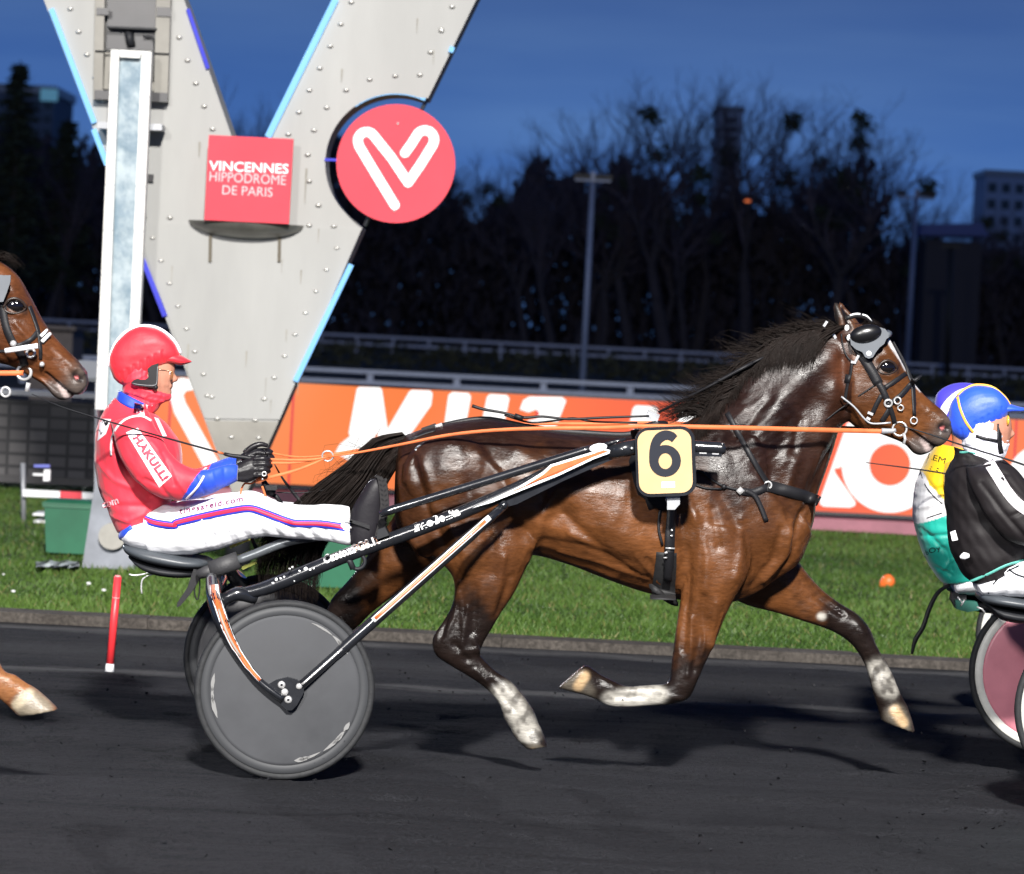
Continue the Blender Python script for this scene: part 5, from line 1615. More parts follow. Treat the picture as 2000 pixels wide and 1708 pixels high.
# hub plate with bolts
q = MB(); q.prism([(522, 1338), (540, 1328), (562, 1323), (580, 1328), (592, 1338), (594, 1352), (580, 1378), (570, 1388), (560, 1388), (548, 1376), (528, 1352)], YST - .012, YST + .012)
q.tube([P(562, 1352, YST), Wc], .022, n=12)
hp = q.build('hub_plate', M_black, sulky)
for x, y, r in ((550, 1338, 7.5), (556, 1352, 7), (563, 1367, 7.5), (584, 1341, 6)):
    q = MB(); q.lathe(P(x, y, YST - .013), (0, 1, 0), [(0, -.006), (r * .5 * PX(13.8), -.006), (r * PX(13.8), -.003), (r * PX(13.8), .002), (0, .002)], 18); q.build('bolt', M_chrome, hp)
q = MB()
for x, y in ((550, 1338), (563, 1367)): q.lathe(P(x, y, YST - .0195), (0, 1, 0), [(0, -.001), (2.6 * PX(13.8), -.001), (2.6 * PX(13.8), .001), (0, .001)], 12)
q.build('bolt_socket', M_dark, hp)
q = MB(); q.tube([Wc + Vector((0, .03, 0)), Wf - Vector((0, .03, 0))], .016, n=12); q.build('axle', M_grey, sulky)
# arch behind the seat
q = MB(); q.tube([P(420, 1150, YSH + .04), P(425, 1138, YC - .2), P(428, 1132, YC), P(425, 1134, YC + .2), P(430, 1140, YC + .36)], [.028, .032, .034, .032, .028], n=12, sub=3); q.build('arch', M_black, sulky)
# seat
M_seat = mat('seat_leather', (0.052, 0.060, 0.070), 0.42, bump=0.15, bscale=160, var=0.1, bdist=0.003)
q = MB(); q.loft([(243, 1064, 243, 1072, .06), (247, 1060, 256, 1084, .13), (275, 1064, 290, 1097, .18), (320, 1072, 330, 1106, .195), (365, 1082, 370, 1110, .19), (398, 1087, 400, 1109, .16), (414, 1093, 414, 1105, .08)], n=24, sub=4, pw=2.6)
q.build('seat_cushion', M_seat, sulky)
q = MB(); q.loft([(254, 1082, 258, 1092, .09), (270, 1090, 285, 1114, .14), (310, 1100, 315, 1124, .16), (350, 1106, 352, 1128, .15), (385, 1106, 385, 1126, .12), (412, 1102, 412, 1120, .08)], n=20, sub=4, pw=2.4)
q.build('seat_shell', M_dark, sulky)
q = MB()
q.ptube([(252, 1122), (262, 1124), (280, 1122), (298, 1117), (300, 1120)], YC - .12, 1.8, n=8, sub=3); q.ptube([(277, 1160), (276, 1145), (280, 1130), (300, 1121), (306, 1124)], YC - .10, 1.8, n=8, sub=3)
q.build('wire_hook', M_chrome, sulky)
q = MB(); q.prism([(378, 1112), (392, 1114), (390, 1132), (374, 1158), (352, 1184), (345, 1187), (346, 1178), (366, 1148)], YC - .17, YC - .15)
q.ptube([(385, 1128), (380, 1150), (382, 1168), (387, 1170), (390, 1150), (390, 1130)], YC - .16, 1.6, n=6, sub=3)
q.build('buckle_strap', M_leather, sulky)
# seat bar: black damper sleeve and grey tubes
q = MB(); q.ptube([(386, 1123), (404, 1117), (420, 1112)], YC - .21, [9, 12, 13], n=12); q.ptube([(412, 1114), (440, 1104), (466, 1094)], YC - .21, [18, 18, 17.5], n=18); q.build('damper', mat('damper_rubber', (.03, .03, .033), .6, bump=.2, bscale=100), sulky)
q = MB(); q.ptube([(462, 1096), (500, 1082), (545, 1064), (585, 1054), (650, 1046)], YC - .21, [9, 9.5, 9.5, 9, 8], n=14, sub=3); q.build('seat_bar', mat('bar_grey', (.09, .10, .11), .32, metal=.3), sulky)
q = MB(); q.ptube([(446, 1104), (470, 1093), (530, 1068), (590, 1052)], YC + .21, 8, n=12); q.build('seat_bar', M_dark, sulky)
M_yel = mat('reflective_yellow', (0.62, 0.66, 0.13), 0.5, var=0.1)
q = MB(); q.prism([(447, 1062), (489, 1048), (489, 1056), (450, 1072)], YC + .1, YC + .11); q.build('reflector', M_yel, sulky)
q = MB(); q.prism([(456, 1088), (500, 1070), (504, 1078), (462, 1097)], YC - .02, YC - .01); q.build('reflector', M_yel, sulky)
q = MB(); q.prism([(504, 1062), (524, 1055), (528, 1062), (508, 1073)], YC - .02, YC - .01); q.prism([(470, 1108), (508, 1091), (510, 1097), (474, 1114)], YC + .05, YC + .06); q.build('reflector', M_yel, sulky)
q = MB(); q.ptube([(490, 1047), (502, 1075), (508, 1100)], YC - .03, 4, n=6); q.build('strap', M_leather, sulky)
# hanging black ring under the shaft, foot stirrup
q = MB(); ring_torus(q, P(698, 1097, YSH + .02), .030, .008); q.ptube([(676, 1090), (684, 1098), (690, 1112)], YSH + .02, 6, n=8); q.build('shaft_ring', M_dark, sulky)
q = MB(); q.prism([(735, 1055), (760, 1046), (752, 1030), (738, 1035)], YSH - .03, YSH + .10); q.build('foot_rest', M_dark, sulky)
q = MB(); q.prism([(735, 1055), (760, 1046), (752, 1030), (738, 1035)], 2 * YC - YSH - .10, 2 * YC - YSH + .03); q.build('foot_rest', M_dark, sulky)
# lettering on the shaft
q = MB(); letter(q, 'Custom', (635, 1102), (693, 1080), 17, plc, bold=0.05, shear=0.3, spacing=1.1); letter(q, 'FGS.IT', (692, 1081), (747, 1060), 17, plc, bold=0.055, spacing=1.12); letter(q, 'Evlo', (810, 1040), (848, 1026), 17, plc, bold=0.055, spacing=1.12); letter(q, 'Bollita', (851, 1025), (900, 1006), 17, plc, bold=0.055, spacing=1.12)
q.build('lettering', M_white_print, sulky, fix=False)
plc2 = lambda x, y: drape(x, y, [SB], YSH - .03, .0035)
q = MB(); letter(q, 'FGS.IT', (695, 1077), (743, 1060), 12, plc2, bold=-0.005); q.build('lettering', mat('pale_orange_print', (.80, .42, .28), .5), sulky, fix=False)
# paint chips
q = MB(); rnd = random.Random(9)
for x, y, r in ((597, 1111, 4), (566, 1112, 3), (571, 1108, 2.4), (606, 1113, 2.5), (613, 1110, 2), (585, 1115, 2), (540, 1132, 3), (548, 1130, 2.5), (555, 1127, 2), (533, 1139, 2.5), (575, 1135, 1.6)):
    pts = [(x + r * math.cos(a) * rnd.uniform(.6, 1.2), y + r * math.sin(a) * rnd.uniform(.6, 1.2)) for a in np.linspace(0, 5.6, 8)]
    q.add([plc(*p) for p in pts], [tuple(range(8))], False)
q.build('paint_chip', M_white_print, sulky, fix=False)

# ================================================================== THE DRIVER
M_red = mat('red_cloth', (0.70, 0.030, 0.055), 0.62, sheen=0.25, var=0.08, vscale=9, bump=0.35, bscale=28, bdist=0.006)
M_capred = mat('red_cap_cloth', (0.72, 0.020, 0.035), 0.55, sheen=0.3, var=0.06, vscale=12, bump=0.3, bscale=35, bdist=0.005)
M_jack = mat('jacket_cloth', (0.7, 0.03, 0.05), 0.62, attr=True, sheen=0.25, var=0.08, vscale=9, bump=0.35, bscale=28, bdist=0.006)
M_blue = mat('blue_cloth', (0.012, 0.060, 0.52), 0.6, sheen=0.2, var=0.1, vscale=12, bump=0.4, bscale=40, bdist=0.006)
M_trous = mat('white_cloth', (0.78, 0.79, 0.83), 0.65, sheen=0.2, var=0.04, vscale=8, bump=0.3, bscale=30, bdist=0.006)
M_skin = mat('skin', (0.40, 0.185, 0.125), 0.55, spec=.3, var=0.12, vscale=22, bump=0.1, bscale=120, bdist=0.002)
M_boot = mat('boot_rubber', (0.011, 0.010, 0.013), 0.5, spec=.22, bump=0.2, bscale=60, bdist=0.004)
M_glove = mat('glove_leather', (0.010, 0.009, 0.011), 0.38, spec=.35, bump=0.3, bscale=90, bdist=0.004)
M_piping = mat('white_piping', (0.78, 0.74, 0.78), 0.6)
M_redprint = mat('red_print', (0.62, 0.02, 0.06), 0.55)
M_blueprint = mat('blue_print', (0.03, 0.05, 0.55), 0.55)


def cloth_noise(me, Y, seed, amp, scale, extra=()):
    c = get_co(me); n = get_no(me); u, v = uv_plane(c, Y); rr = np.random.default_rng(seed); d = np.zeros(len(c))
    for k in range(30):
        f_ = rr.normal(0, 1, 2) / scale / rr.uniform(.5, 2)
        d += amp * rr.uniform(.2, 1) * np.sin(6.283 * (u * f_[0] + v * f_[1]) + rr.uniform(0, 6.3) + 6 * c[:, 1])
    for poly, w, dep in extra: d += dep * np.exp(-(seg_dist(u, v, poly) / w) ** 2) * np.clip(np.abs(n[:, 1]) * 1.3, 0.15, 1)
    c = c + n * d[:, None]; set_co(me, c)
    return c, u, v


driver = thing('person', (P(330, 1080, YC).x, YC, P(330, 1080, YC).z), 'driver in red jacket, red helmet and white trousers seated behind horse 6', 'person')
# body: one continuous figure (head, neck, trunk, arms, legs) under the clothes
b = MB()
b.loft([(262, 690, 322, 690, .05), (245, 700, 340, 702, .060), (240, 716, 343, 715, .064), (240, 726, 341.5, 726, .066), (241, 737, 340, 737, .067), (243, 746, 337, 746, .067), (246, 753, 336.5, 752.5, .065), (250, 758, 334, 757.5, .062), (254, 764, 334.5, 763, .057), (258, 772, 333, 771, .050), (264, 781, 322, 780, .046), (252, 800, 300, 797, .055), (236, 825, 300, 822, .08)], n=24, sub=3)
b.loft([(337, 722, 333, 730, .010), (342, 731, 332, 737, .013), (347.5, 739, 331, 743, .017), (346, 745, 330, 747, .016), (336, 748, 330, 749, .010)], n=10, sub=3)   # nose
b.loft([(337.5, 751, 330, 752, .024), (337.8, 753.5, 329, 754.5, .025), (337, 757.5, 329, 758, .024)], n=10, sub=2)                                      # lips
b.loft([(335, 763, 322, 766, .022), (335.5, 768, 322, 772, .024), (332, 775, 320, 777, .02)], n=10, sub=2)
b.loft([(252, 1022, 300, 1004, .10), (215, 960, 335, 930, .14), (205, 880, 320, 860, .155), (215, 830, 300, 825, .15), (240, 795, 290, 800, .06)], n=20, sub=3)
for s_ in (-1, 1):
    yy = lambda d: YC + s_ * d
    b.loft([(235, 835, 280, 815, .05, yy(.19)), (255, 900, 315, 875, .05, yy(.24)), (300, 950, 355, 920, .048, yy(.25)), (370, 965, 400, 925, .042, yy(.24)), (440, 938, 446, 920, .022, yy(.20)), (474, 930, 474, 914, .02, yy(.17))], n=14, sub=3)
    b.loft([(290, 1010, 300, 1066, .055, yy(.085)), (380, 994, 390, 1064, .068, yy(.14)), (480, 978, 485, 1045, .06, yy(.22)), (590, 995, 590, 1045, .048, yy(.26)), (674, 1004, 674, 1048, .036, yy(.285))], n=14, sub=3)
bm_ = remesh(b, 0.0042, 2)
driver_body = put('body', bm_, M_skin, driver)
DB = bvh_of(driver_body)
# eyes, brows
q = MB(); q.ball(drape(333, 729, [DB], YC - .06, -.004), .010, 10, 7); q.build('eye', mat('eye_white', (.7, .68, .65), .2), driver_body)
# jacket
b = MB()
b.loft([(230, 1042, 318, 1004, .15), (221, 1022, 334, 984, .168), (205, 985, 350, 948, .178), (192, 945, 357, 905, .182), (186, 900, 351, 870, .185), (187, 860, 338, 846, .19), (195, 826, 322, 826, .18), (206, 802, 306, 812, .135), (219, 784, 296, 806, .085), (224, 778, 292, 801, .07)], n=28, sub=4, pw=2.2)
for s_ in (-1, 1):
    yy = lambda d: YC + s_ * d
    o_ = 0 if s_ < 0 else 1
    b.loft([(214, 826, 288, 800, .06, yy(.16)), (221, 846, 296, 818, .074, yy(.205)), (230, 880, 312, 848, .072, yy(.235)), (248, 918, 332, 882, .070, yy(.25)), (275, 948, 352, 902, .068, yy(.255)), (310, 970, 374, 914, .066, yy(.255)), (348, 979, 398, 916 - 4 * o_, .060, yy(.25)),
            (388, 972 - 6 * o_, 425, 911 - 8 * o_, .053, yy(.235)), (432, 955 - 14 * o_, 449, 906 - 14 * o_, .046, yy(.21)), (468, 942 - 20 * o_, 466, 908 - 16 * o_, .043, yy(.185))], n=20, sub=4)
jm = remesh(b, 0.0055, 7)
folds = [([(230, 870), (262, 920), (300, 965)], 5, -.008), ([(195, 900), (230, 935), (270, 950)], 5, .006), ([(200, 960), (240, 985), (300, 985)], 6, -.006), ([(215, 1005), (260, 1015), (320, 985)], 5, .006),
         ([(330, 880), (345, 905), (355, 940)], 4, -.007), ([(310, 860), (335, 890)], 4, .006), ([(300, 930), (330, 945), (350, 975)], 4, -.006), ([(360, 930), (380, 960)], 4, .005), ([(285, 930), (320, 965)], 4, .005), ([(400, 925), (410, 955)], 3, -.005), ([(425, 915), (432, 945)], 3, .004), ([(448, 910), (452, 942)], 3, -.004),
         ([(345, 975), (300, 1000)], 6, -.008), ([(240, 845), (280, 850)], 5, .004)]
c_, u_, v_ = cloth_noise(jm, YC, 5, .0009, 90, folds)
jc = np.tile(np.array([0.68, 0.034, 0.060]), (len(c_), 1))
bl = (u_ - 403) * (974 - 914) - (v_ - 914) * (364 - 403) > 0
jc[bl & (v_ > 850) & (u_ > 350)] = (0.012, 0.060, 0.52)
set_col(jm, jc)
jacket = put('jacket', jm, M_jack, driver)
JB = bvh_of(jacket); dj = lambda x, y: drape(x, y, [JB], YC - .2, .003)
dj2 = lambda x, y: drape(x, y, [JB], YC - .2, .0045)
q = MB()
strap(q, [(217, 890), (217, 868), (222, 845), (236, 826), (255, 815), (278, 813), (296, 822)], 4.2, [JB], YC - .2, .001, 5, .0045)
strap(q, [(404, 913), (398, 930), (388, 948), (376, 963), (363, 976)], 4.2, [JB], YC - .2, .001, 5, .0045)
q.build('piping', M_piping, jacket, fix=False)


def quad_patch(mb, c4, place, n=10):
    rg = []
    for i in range(n + 1):
        t = i / n
        a = lerp(c4[0], c4[3], t); d = lerp(c4[1], c4[2], t)
        rg.append([place(*lerp(a, d, k / 6)) for k in range(7)])
    return mb.grid(rg, close=False, cap=False)


q = MB(); quad_patch(q, [(246, 845), (269, 836), (336, 930), (311, 953)], dj)
quad_patch(q, [(262, 786), (280, 791), (283, 814), (268, 812)], dj, 6); quad_patch(q, [(301, 815), (310, 818), (326, 852), (318, 853)], dj, 6); quad_patch(q, [(196, 818), (217, 819), (207, 848), (190, 862)], dj, 6)
q.build('patch', M_piping, jacket, fix=False)
q = MB(); letter(q, 'HAKULL!', (258, 856), (317, 942), 17.5, dj2, bold=0.06, shear=0.0, spacing=1.1); letter(q, 'HAKULL', (273, 809), (268, 790), 8, dj2, bold=.02); q.build('lettering', M_redprint, jacket, fix=False)
q = MB(); letter(q, 'N', (197, 850), (212, 826), 11, dj2, bold=.03); q.build('lettering', M_black_print, jacket, fix=False)
q = MB(); letter(q, 'com', (202, 994), (233, 984), 11, dj, bold=.03); q.build('lettering', mat('pink_letters', (.80, .45, .50), .6), jacket, fix=False)
# neck warmer, collar
b = MB(); b.loft([(244, 716, 300, 708, .078), (239, 728, 304, 726, .086), (238, 738, 305, 740, .0865), (239, 747, 304, 754, .080), (238, 756, 322, 764, .070), (240, 768, 336.5, 773, .064), (243, 780, 329, 784, .060), (238, 792, 312, 794, .066), (230, 806, 300, 810, .075)], n=24, sub=3)
wm = remesh(b, 0.004, 2); cloth_noise(wm, YC, 8, .0007, 22, [([(250, 765), (290, 778), (320, 784)], 3, .004), ([(262, 772), (300, 788)], 3, -.004), ([(285, 762), (322, 774)], 3, .003)])
put('neck_warmer', wm, M_red, driver)
b = MB(); b.loft([(226, 781, 290, 812, .085), (229, 772, 296, 804, .081), (232, 763, 301, 795, .077)], n=28, sub=2); cl_ = b.build('collar', M_blue, driver)
CB = bvh_of(cl_)
q = MB(); quad_patch(q, [(284, 788), (298, 792), (296, 803), (287, 799)], lambda x, y: drape(x, y, [CB, JB], YC - .08, .009), 4); q.build('patch', M_piping, cl_, fix=False)
q = MB(); letter(q, 'K', (288, 797), (294, 797), 6, lambda x, y: drape(x, y, [CB, JB], YC - .08, .012), bold=.02); q.build('lettering', M_redprint, cl_, fix=False)
# helmet with cloth cover
b = MB()
b.loft([(214, 712, 223, 739, .035), (217, 694, 234, 749, .060), (227, 671, 253, 755, .078), (247, 650, 274, 748, .088), (275, 638.5, 291, 735, .0925), (304, 641, 308, 722, .0905), (328, 655, 327, 713, .080), (344, 674, 341, 708, .062), (351.5, 692, 349, 703, .034)], n=36, sub=4, pw=2.7)
hm = remesh(b, 0.0045, 2)
cloth_noise(hm, YC, 4, .0005, 80, [([(222 + 4 * k, 735 - 22 * k), (216 + 5 * k, 725 - 22 * k)], 2.5, -.002) for k in range(3)] + [([(240 + 14 * k, 748 - 7 * k), (238 + 14 * k, 728 - 7 * k)], 2.2, -.0035) for k in range(7)] + [([(247 + 14 * k, 746 - 7 * k), (246 + 14 * k, 724 - 7 * k)], 2.2, .003) for k in range(6)])
helmet = put('helmet', hm, M_capred, driver)
b = MB(); b.loft([(324, 692, 324, 709, .066), (340, 690, 340, 711, .066), (352, 694, 353, 713.5, .058), (364, 700, 364, 711.5, .042), (374, 705.5, 374, 708, .014)], n=20, sub=4, pw=2.4); b.build('visor', M_capred, helmet)
q = MB(); q.tube([P(x, y, YC - .014) for x, y in ((213.5, 716), (216, 695), (226, 670), (246, 648.5), (275, 637), (304, 639.5), (328.5, 653.5), (345, 673), (352.5, 690))], 2.9 * PX(YC), n=10, sub=4); q.build('piping', mat('cap_piping', (.78, .76, .86), .6), helmet)
q = MB()
YE = YC - .091
q.prism([(309, 710), (308.5, 735), (307, 754), (300, 757), (284, 756), (262, 753), (256, 748), (262, 742), (270, 740), (274, 742), (284, 742), (289, 738), (291, 729), (288, 721), (296, 714)], YE, YE + .015)
q.ball(P(304, 757, YE + .002), .010, 8, 6); q.build('ear_strap', M_leather, driver)
q = MB(); q.tube([P(x, y, YE - .001) for x, y in ((258, 749), (275, 752), (300, 753), (306, 748), (307, 730), (308, 716))], .0012, n=5, sub=3); q.build('stitching', M_grey, driver)
q = MB()
tp = [drape(x, y, [DB], YC - .075, .004) for x, y in ((309, 722), (318, 723), (328, 724.5))]; q.tube(tp + [P(334, 726, YC - .055)], .0017, n=8, sub=2)
q.build('glasses_frame', mat('gold_frame', (.72, .60, .42), .25, metal=.9), driver)
q = MB(); q.ball(P(334.5, 733, YC - .040), (.0035, .024, .021), 14, 8, Matrix.Rotation(R(24), 3, 'Z')); q.ball(P(334.5, 733, YC + .040), (.0035, .024, .021), 14, 8, Matrix.Rotation(R(-24), 3, 'Z'))
q.build('glasses_lens', mat('brown_lens', (.20, .09, .03), .08, coat=.8), driver)
# trousers
b = MB()
b.loft([(238, 1034, 246, 1064, .10), (254, 1012, 270, 1078, .155), (298, 994, 320, 1086, .168), (345, 984, 360, 1084, .135)], n=24, sub=4)
for s_ in (-1, 1):
    yy = lambda d: YC + s_ * d
    o_ = 0 if s_ < 0 else -5
    b.loft([(280, 992 + o_, 292, 1082, .085, yy(.09)), (340, 983 + o_, 350, 1086, .090, yy(.115)), (390, 976 + o_, 400, 1080, .088, yy(.15)), (438, 969 + o_, 446, 1067, .083, yy(.19)), (478, 964 + o_, 480, 1057, .077, yy(.225)), (503, 967 + o_, 512, 1050, .070, yy(.24)),
            (542, 980 + o_, 546, 1052, .064, yy(.25)), (592, 986, 592, 1055, .062, yy(.262)), (640, 985, 640, 1058, .058, yy(.278)), (684, 989, 684, 1065, .052, yy(.295))], n=20, sub=4)
tm = remesh(b, 0.0055, 2)
wr = []
rnd = random.Random(21)
for k in range(16):
    x0 = 415 + k * 17; wr.append(([(x0, 1064 - .02 * k), (x0 - 4 - rnd.uniform(0, 6) - .9 * k, 1040 - rnd.uniform(0, 8)), (x0 - 10 - 2.2 * k * rnd.uniform(.6, 1), 1015 - rnd.uniform(0, 10))], 4.0, (-.0042 if k % 2 else .0032)))
wr += [([(330, 1050), (380, 1030), (430, 1030)], 8, .004), ([(520, 985), (560, 1005)], 5, -.004), ([(610, 990), (620, 1050)], 5, -.004), ([(300, 1010), (330, 1000)], 5, -.005), ([(470, 975), (500, 990)], 5, .004), ([(575, 990), (580, 1020)], 4, .004)]
cloth_noise(tm, YC, 6, .0008, 90, wr)
trousers = put('trousers', tm, M_trous, driver)
TB = bvh_of(trousers)
sl = [(281, 1014), (305, 1022), (341, 1026.5), (345, 1021), (400, 1008), (450, 998), (488, 993.5), (520, 1003), (560, 1018), (580, 1022.5), (630, 1024), (684, 1032)]
q = MB(); strap(q, sl, 15, [TB], YC - .25, .001, 5, .0025); q.build('stripe', M_blueprint, trousers, fix=False)
q = MB(); strap(q, sl, 7.5, [TB], YC - .25, .001, 5, .0040); q.build('stripe', M_redprint, trousers, fix=False)
q = MB(); letter(q, 'tingsareid.com', (352, 1008), (476, 983), 15, lambda x, y: drape(x, y, [TB], YC - .25, .004), bold=.018, shear=.15, spacing=1.15); q.build('lettering', mat('plum_print', (.16, .01, .08), .6), trousers, fix=False)
b = MB(); b.loft([(233, 1042, 240, 1056, .09), (240, 1024, 262, 1058, .14), (256, 1016, 274, 1036, .16)], n=20, sub=3); b.build('shirt_tail', M_blue, driver)
# boots
for s_ in (-1, 1):
    yb = YC + s_ * .300
    q = MB(); q.loft([(744, 934, 724, 936, .030, yb), (752, 948, 713, 950, .043, yb), (753, 972, 700, 972, .047, yb), (751, 996, 688, 994, .046, yb), (747, 1022, 683, 1018, .044, yb), (740, 1046, 682, 1046, .042, yb), (733, 1062, 686, 1066, .036, yb), (724, 1068, 696, 1070, .022, yb)], n=20, sub=4, pw=2.3)
    bt_ = q.build('boot', M_boot, driver)
    q = MB(); q.loft([(737, 928, 730, 931, .030, yb), (752, 938, 741, 940, .044, yb), (758, 958, 747, 958, .050, yb), (759, 985, 748, 985, .049, yb), (755, 1015, 745, 1014, .044, yb), (748, 1042, 738, 1040, .042, yb), (740, 1064, 731, 1061, .038, yb)], n=16, sub=4, pw=3.5)
    rnd = random.Random(3)
    for k in range(11):
        t_ = k / 10; x0, y0 = [(755, 940), (760, 958), (761, 985), (757, 1015), (750, 1042), (742, 1062)][min(5, int(t_ * 5.5))]
        for dy_ in (-.034, -.012, .012, .034): q.box(P(757.5 - abs(k - 3.5) * 1.3, 938 + k * 12, yb + dy_), (.010, .014, .013), M=Matrix.Rotation(R(12 * (3 - k) / 3), 3, 'Y'))
    if s_ < 0:
        ys_ = yb - .056
        q.prism([(736, 930), (746, 932), (756, 945), (760, 985), (755, 1015), (748, 1045), (738, 1062), (731, 1052), (740, 1015), (743, 985), (740, 950)], ys_, ys_ + .03)
    q.build('sole', mat('sole_rubber', (.018, .017, .018), .7, spec=.2, bump=.3, bscale=40), bt_)
    if s_ < 0:
        q = MB()
        for k in range(12):
            yk = 938 + k * 9.6; xk = np.interp(yk, [930, 950, 985, 1015, 1045, 1062], [742, 747, 751, 748, 740, 735])
            q.flat([(xk - 5, yk - 3), (xk, yk), (xk, yk + 2.6), (xk - 5, yk - .4)], ys_ - .002); q.flat([(xk + 2, yk + 1), (xk + 7, yk - 2), (xk + 7, yk + .6), (xk + 2, yk + 3.6)], ys_ - .002)
        q.build('tread', M_black_print, bt_, fix=False)
    q = MB(); q.prism([(682, 1020), (684, 1014), (722, 1026), (722, 1034)], yb - .055, yb - .044); q.build('strap', M_leather, bt_)
    q = MB(); q.box(P(681, 1018, yb - .053), (.03, .004, .012)); q.ball(P(685, 1031, yb - .054), .005, 8, 5); q.build('buckle', M_chrome, bt_)
# gloves: palms with four curled fingers and a thumb, closed on the reins


def glove(s_, dx, dy):
    yg = YC + s_ * .165; sy_ = -s_
    q = MB()
    q.loft([(458 + dx, 938 + dy, 458 + dx, 906 + dy, .036, yg), (470 + dx, 940 + dy, 469 + dx, 900 + dy, .035, yg), (484 + dx, 941 + dy, 482 + dx, 893 + dy, .034, yg), (500 + dx, 935 + dy, 497 + dx, 889 + dy, .030, yg), (509 + dx, 929 + dy, 507 + dx, 892 + dy, .022, yg)], n=16, sub=3)
    for i, ln in enumerate((1.0, 1.08, 1.0, .86)):
        y = 895 + i * 10.5 + dy; o = (3, 5, 2, -3)[i]
        r = (4.9, 5.1, 4.8, 4.3)[i]
        q.tube([P(496 + dx, y, yg - .020 * sy_ * -1 * -1), P(512 + dx + o, y - 1, yg - .024 * sy_), P(522 + dx + o * ln, y + 2, yg - .006 * sy_), P(520 + dx + o, y + 4, yg + .016 * sy_), P(508 + dx + o, y + 5, yg + .026 * sy_)], [r * PX(YC) * k for k in (1.05, 1.05, 1.0, .95, .75)], n=10, sub=3)
    q.tube([P(474 + dx, 900 + dy, yg + .012 * sy_), P(488 + dx, 888 + dy, yg + .016 * sy_), P(504 + dx, 882 + dy, yg + .014 * sy_), P(519 + dx, 885 + dy, yg + .006 * sy_)], [6.5 * PX(YC), 6.2 * PX(YC), 5.4 * PX(YC), 4.2 * PX(YC)], n=10, sub=3)
    m = remesh(q, 0.0028, 2)
    put('glove', m, M_glove, driver)


glove(-1, 0, 2); glove(1, 4, -14)

# ================================================================== HARNESS, BRIDLE, REINS, NUMBER, WHIP


def ribbon(mb, pts, hpx, th=.003):
    """flat strap standing in the vertical plane: pts (x, y, Y)"""
    A = catmull(pts, 5); rg = []
    for i in range(len(A)):
        t = A[min(i + 1, len(A) - 1)] - A[max(i - 1, 0)]; l = np.hypot(t[0], t[1]); nx_, ny_ = -t[1] / l, t[0] / l
        h = (hpx if not hasattr(hpx, '__len__') else np.interp(i / (len(A) - 1), np.linspace(0, 1, len(hpx)), hpx)) / 2
        x, y, Y = A[i]
        a = P(x + nx_ * h, y + ny_ * h, Y); c = P(x - nx_ * h, y - ny_ * h, Y); d = Vector((0, th, 0))
        rg.append([a, c, c + d, a + d])
    return mb.grid(rg)


M_rein = mat('orange_rein', (0.55, 0.135, 0.045), 0.6, spec=.3, var=0.18, vscale=14)
reins = thing('reins', P(640, 893, 14.3), 'long orange driving reins running from the driver gloves to the bit of horse 6', 'reins')
q = MB()
ribbon(q, [(640, 893, 14.33), (700, 884, 14.30), (780, 869, 14.26), (870, 851, 14.22), (960, 841, 14.19), (1060, 837, 14.17), (1180, 836, 14.17), (1262, 833, 14.15), (1400, 835, 14.16), (1560, 839, 14.26), (1680, 842, 14.38), (1730, 843, 14.40)], [3, 4.5, 6, 7, 8, 8.5, 9, 9])
q.build('rein', M_rein, reins)
q = MB(); ribbon(q, [(640, 890, 14.6), (780, 866, 14.72), (960, 832, 14.80), (1180, 828, 14.83), (1262, 826, 14.83), (1560, 833, 14.74), (1730, 838, 14.62)], 6); q.build('rein', M_rein, reins)
q = MB(); ribbon(q, [(500, 938, 14.36), (530, 932, 14.33), (575, 920, 14.33), (612, 906, 14.33), (640, 893, 14.33)], [8, 7, 6, 5, 3]); ribbon(q, [(520, 897, 14.34), (570, 899, 14.34), (610, 898, 14.33), (640, 893, 14.33)], [4, 5, 5, 3]); ribbon(q, [(520, 905, 14.35), (580, 904, 14.34), (636, 894, 14.33)], [5, 5, 3])
ribbon(q, [(522, 884, 14.66), (580, 893, 14.62), (640, 890, 14.6)], [4, 4, 3])
ribbon(q, [(500, 940, 14.36), (490, 945, 14.36), (478, 945, 14.37), (472, 955, 14.37), (470, 966, 14.37)], 3.5)
ribbon(q, [(512, 950, 14.36), (516, 962, 14.36), (520, 975, 14.36)], 4)
q.build('hand_piece', M_rein, reins)
q = MB(); ring_torus(q, P(640, 891, 14.33), .022, .0035, (0, 1, .35)); ring_torus(q, P(516, 926, 14.30), .008, .003); q.ball(P(513, 936, 14.32), .005, 8, 5); q.build('ring', M_chrome, reins)
q = MB(); q.ptube([(515, 940), (520, 952), (528, 960), (535, 966)], 14.4, [5, 8, 9, 7], n=8, sub=2); q.prism([(520, 948), (542, 949), (540, 958), (520, 958)], 14.36, 14.40)
q.ptube([(520, 962), (540, 970), (552, 988)], 14.42, 5, n=6)
ribbon(q, [(536, 907, 14.4), (552, 935, 14.42), (575, 965, 14.45), (592, 986, 14.45)], [2, 4, 7, 6])
q.ptube([(540, 962), (580, 963), (620, 960), (650, 953)], 14.45, 1.3, n=5, sub=3)
q.build('buckle_strap', M_leather, reins)

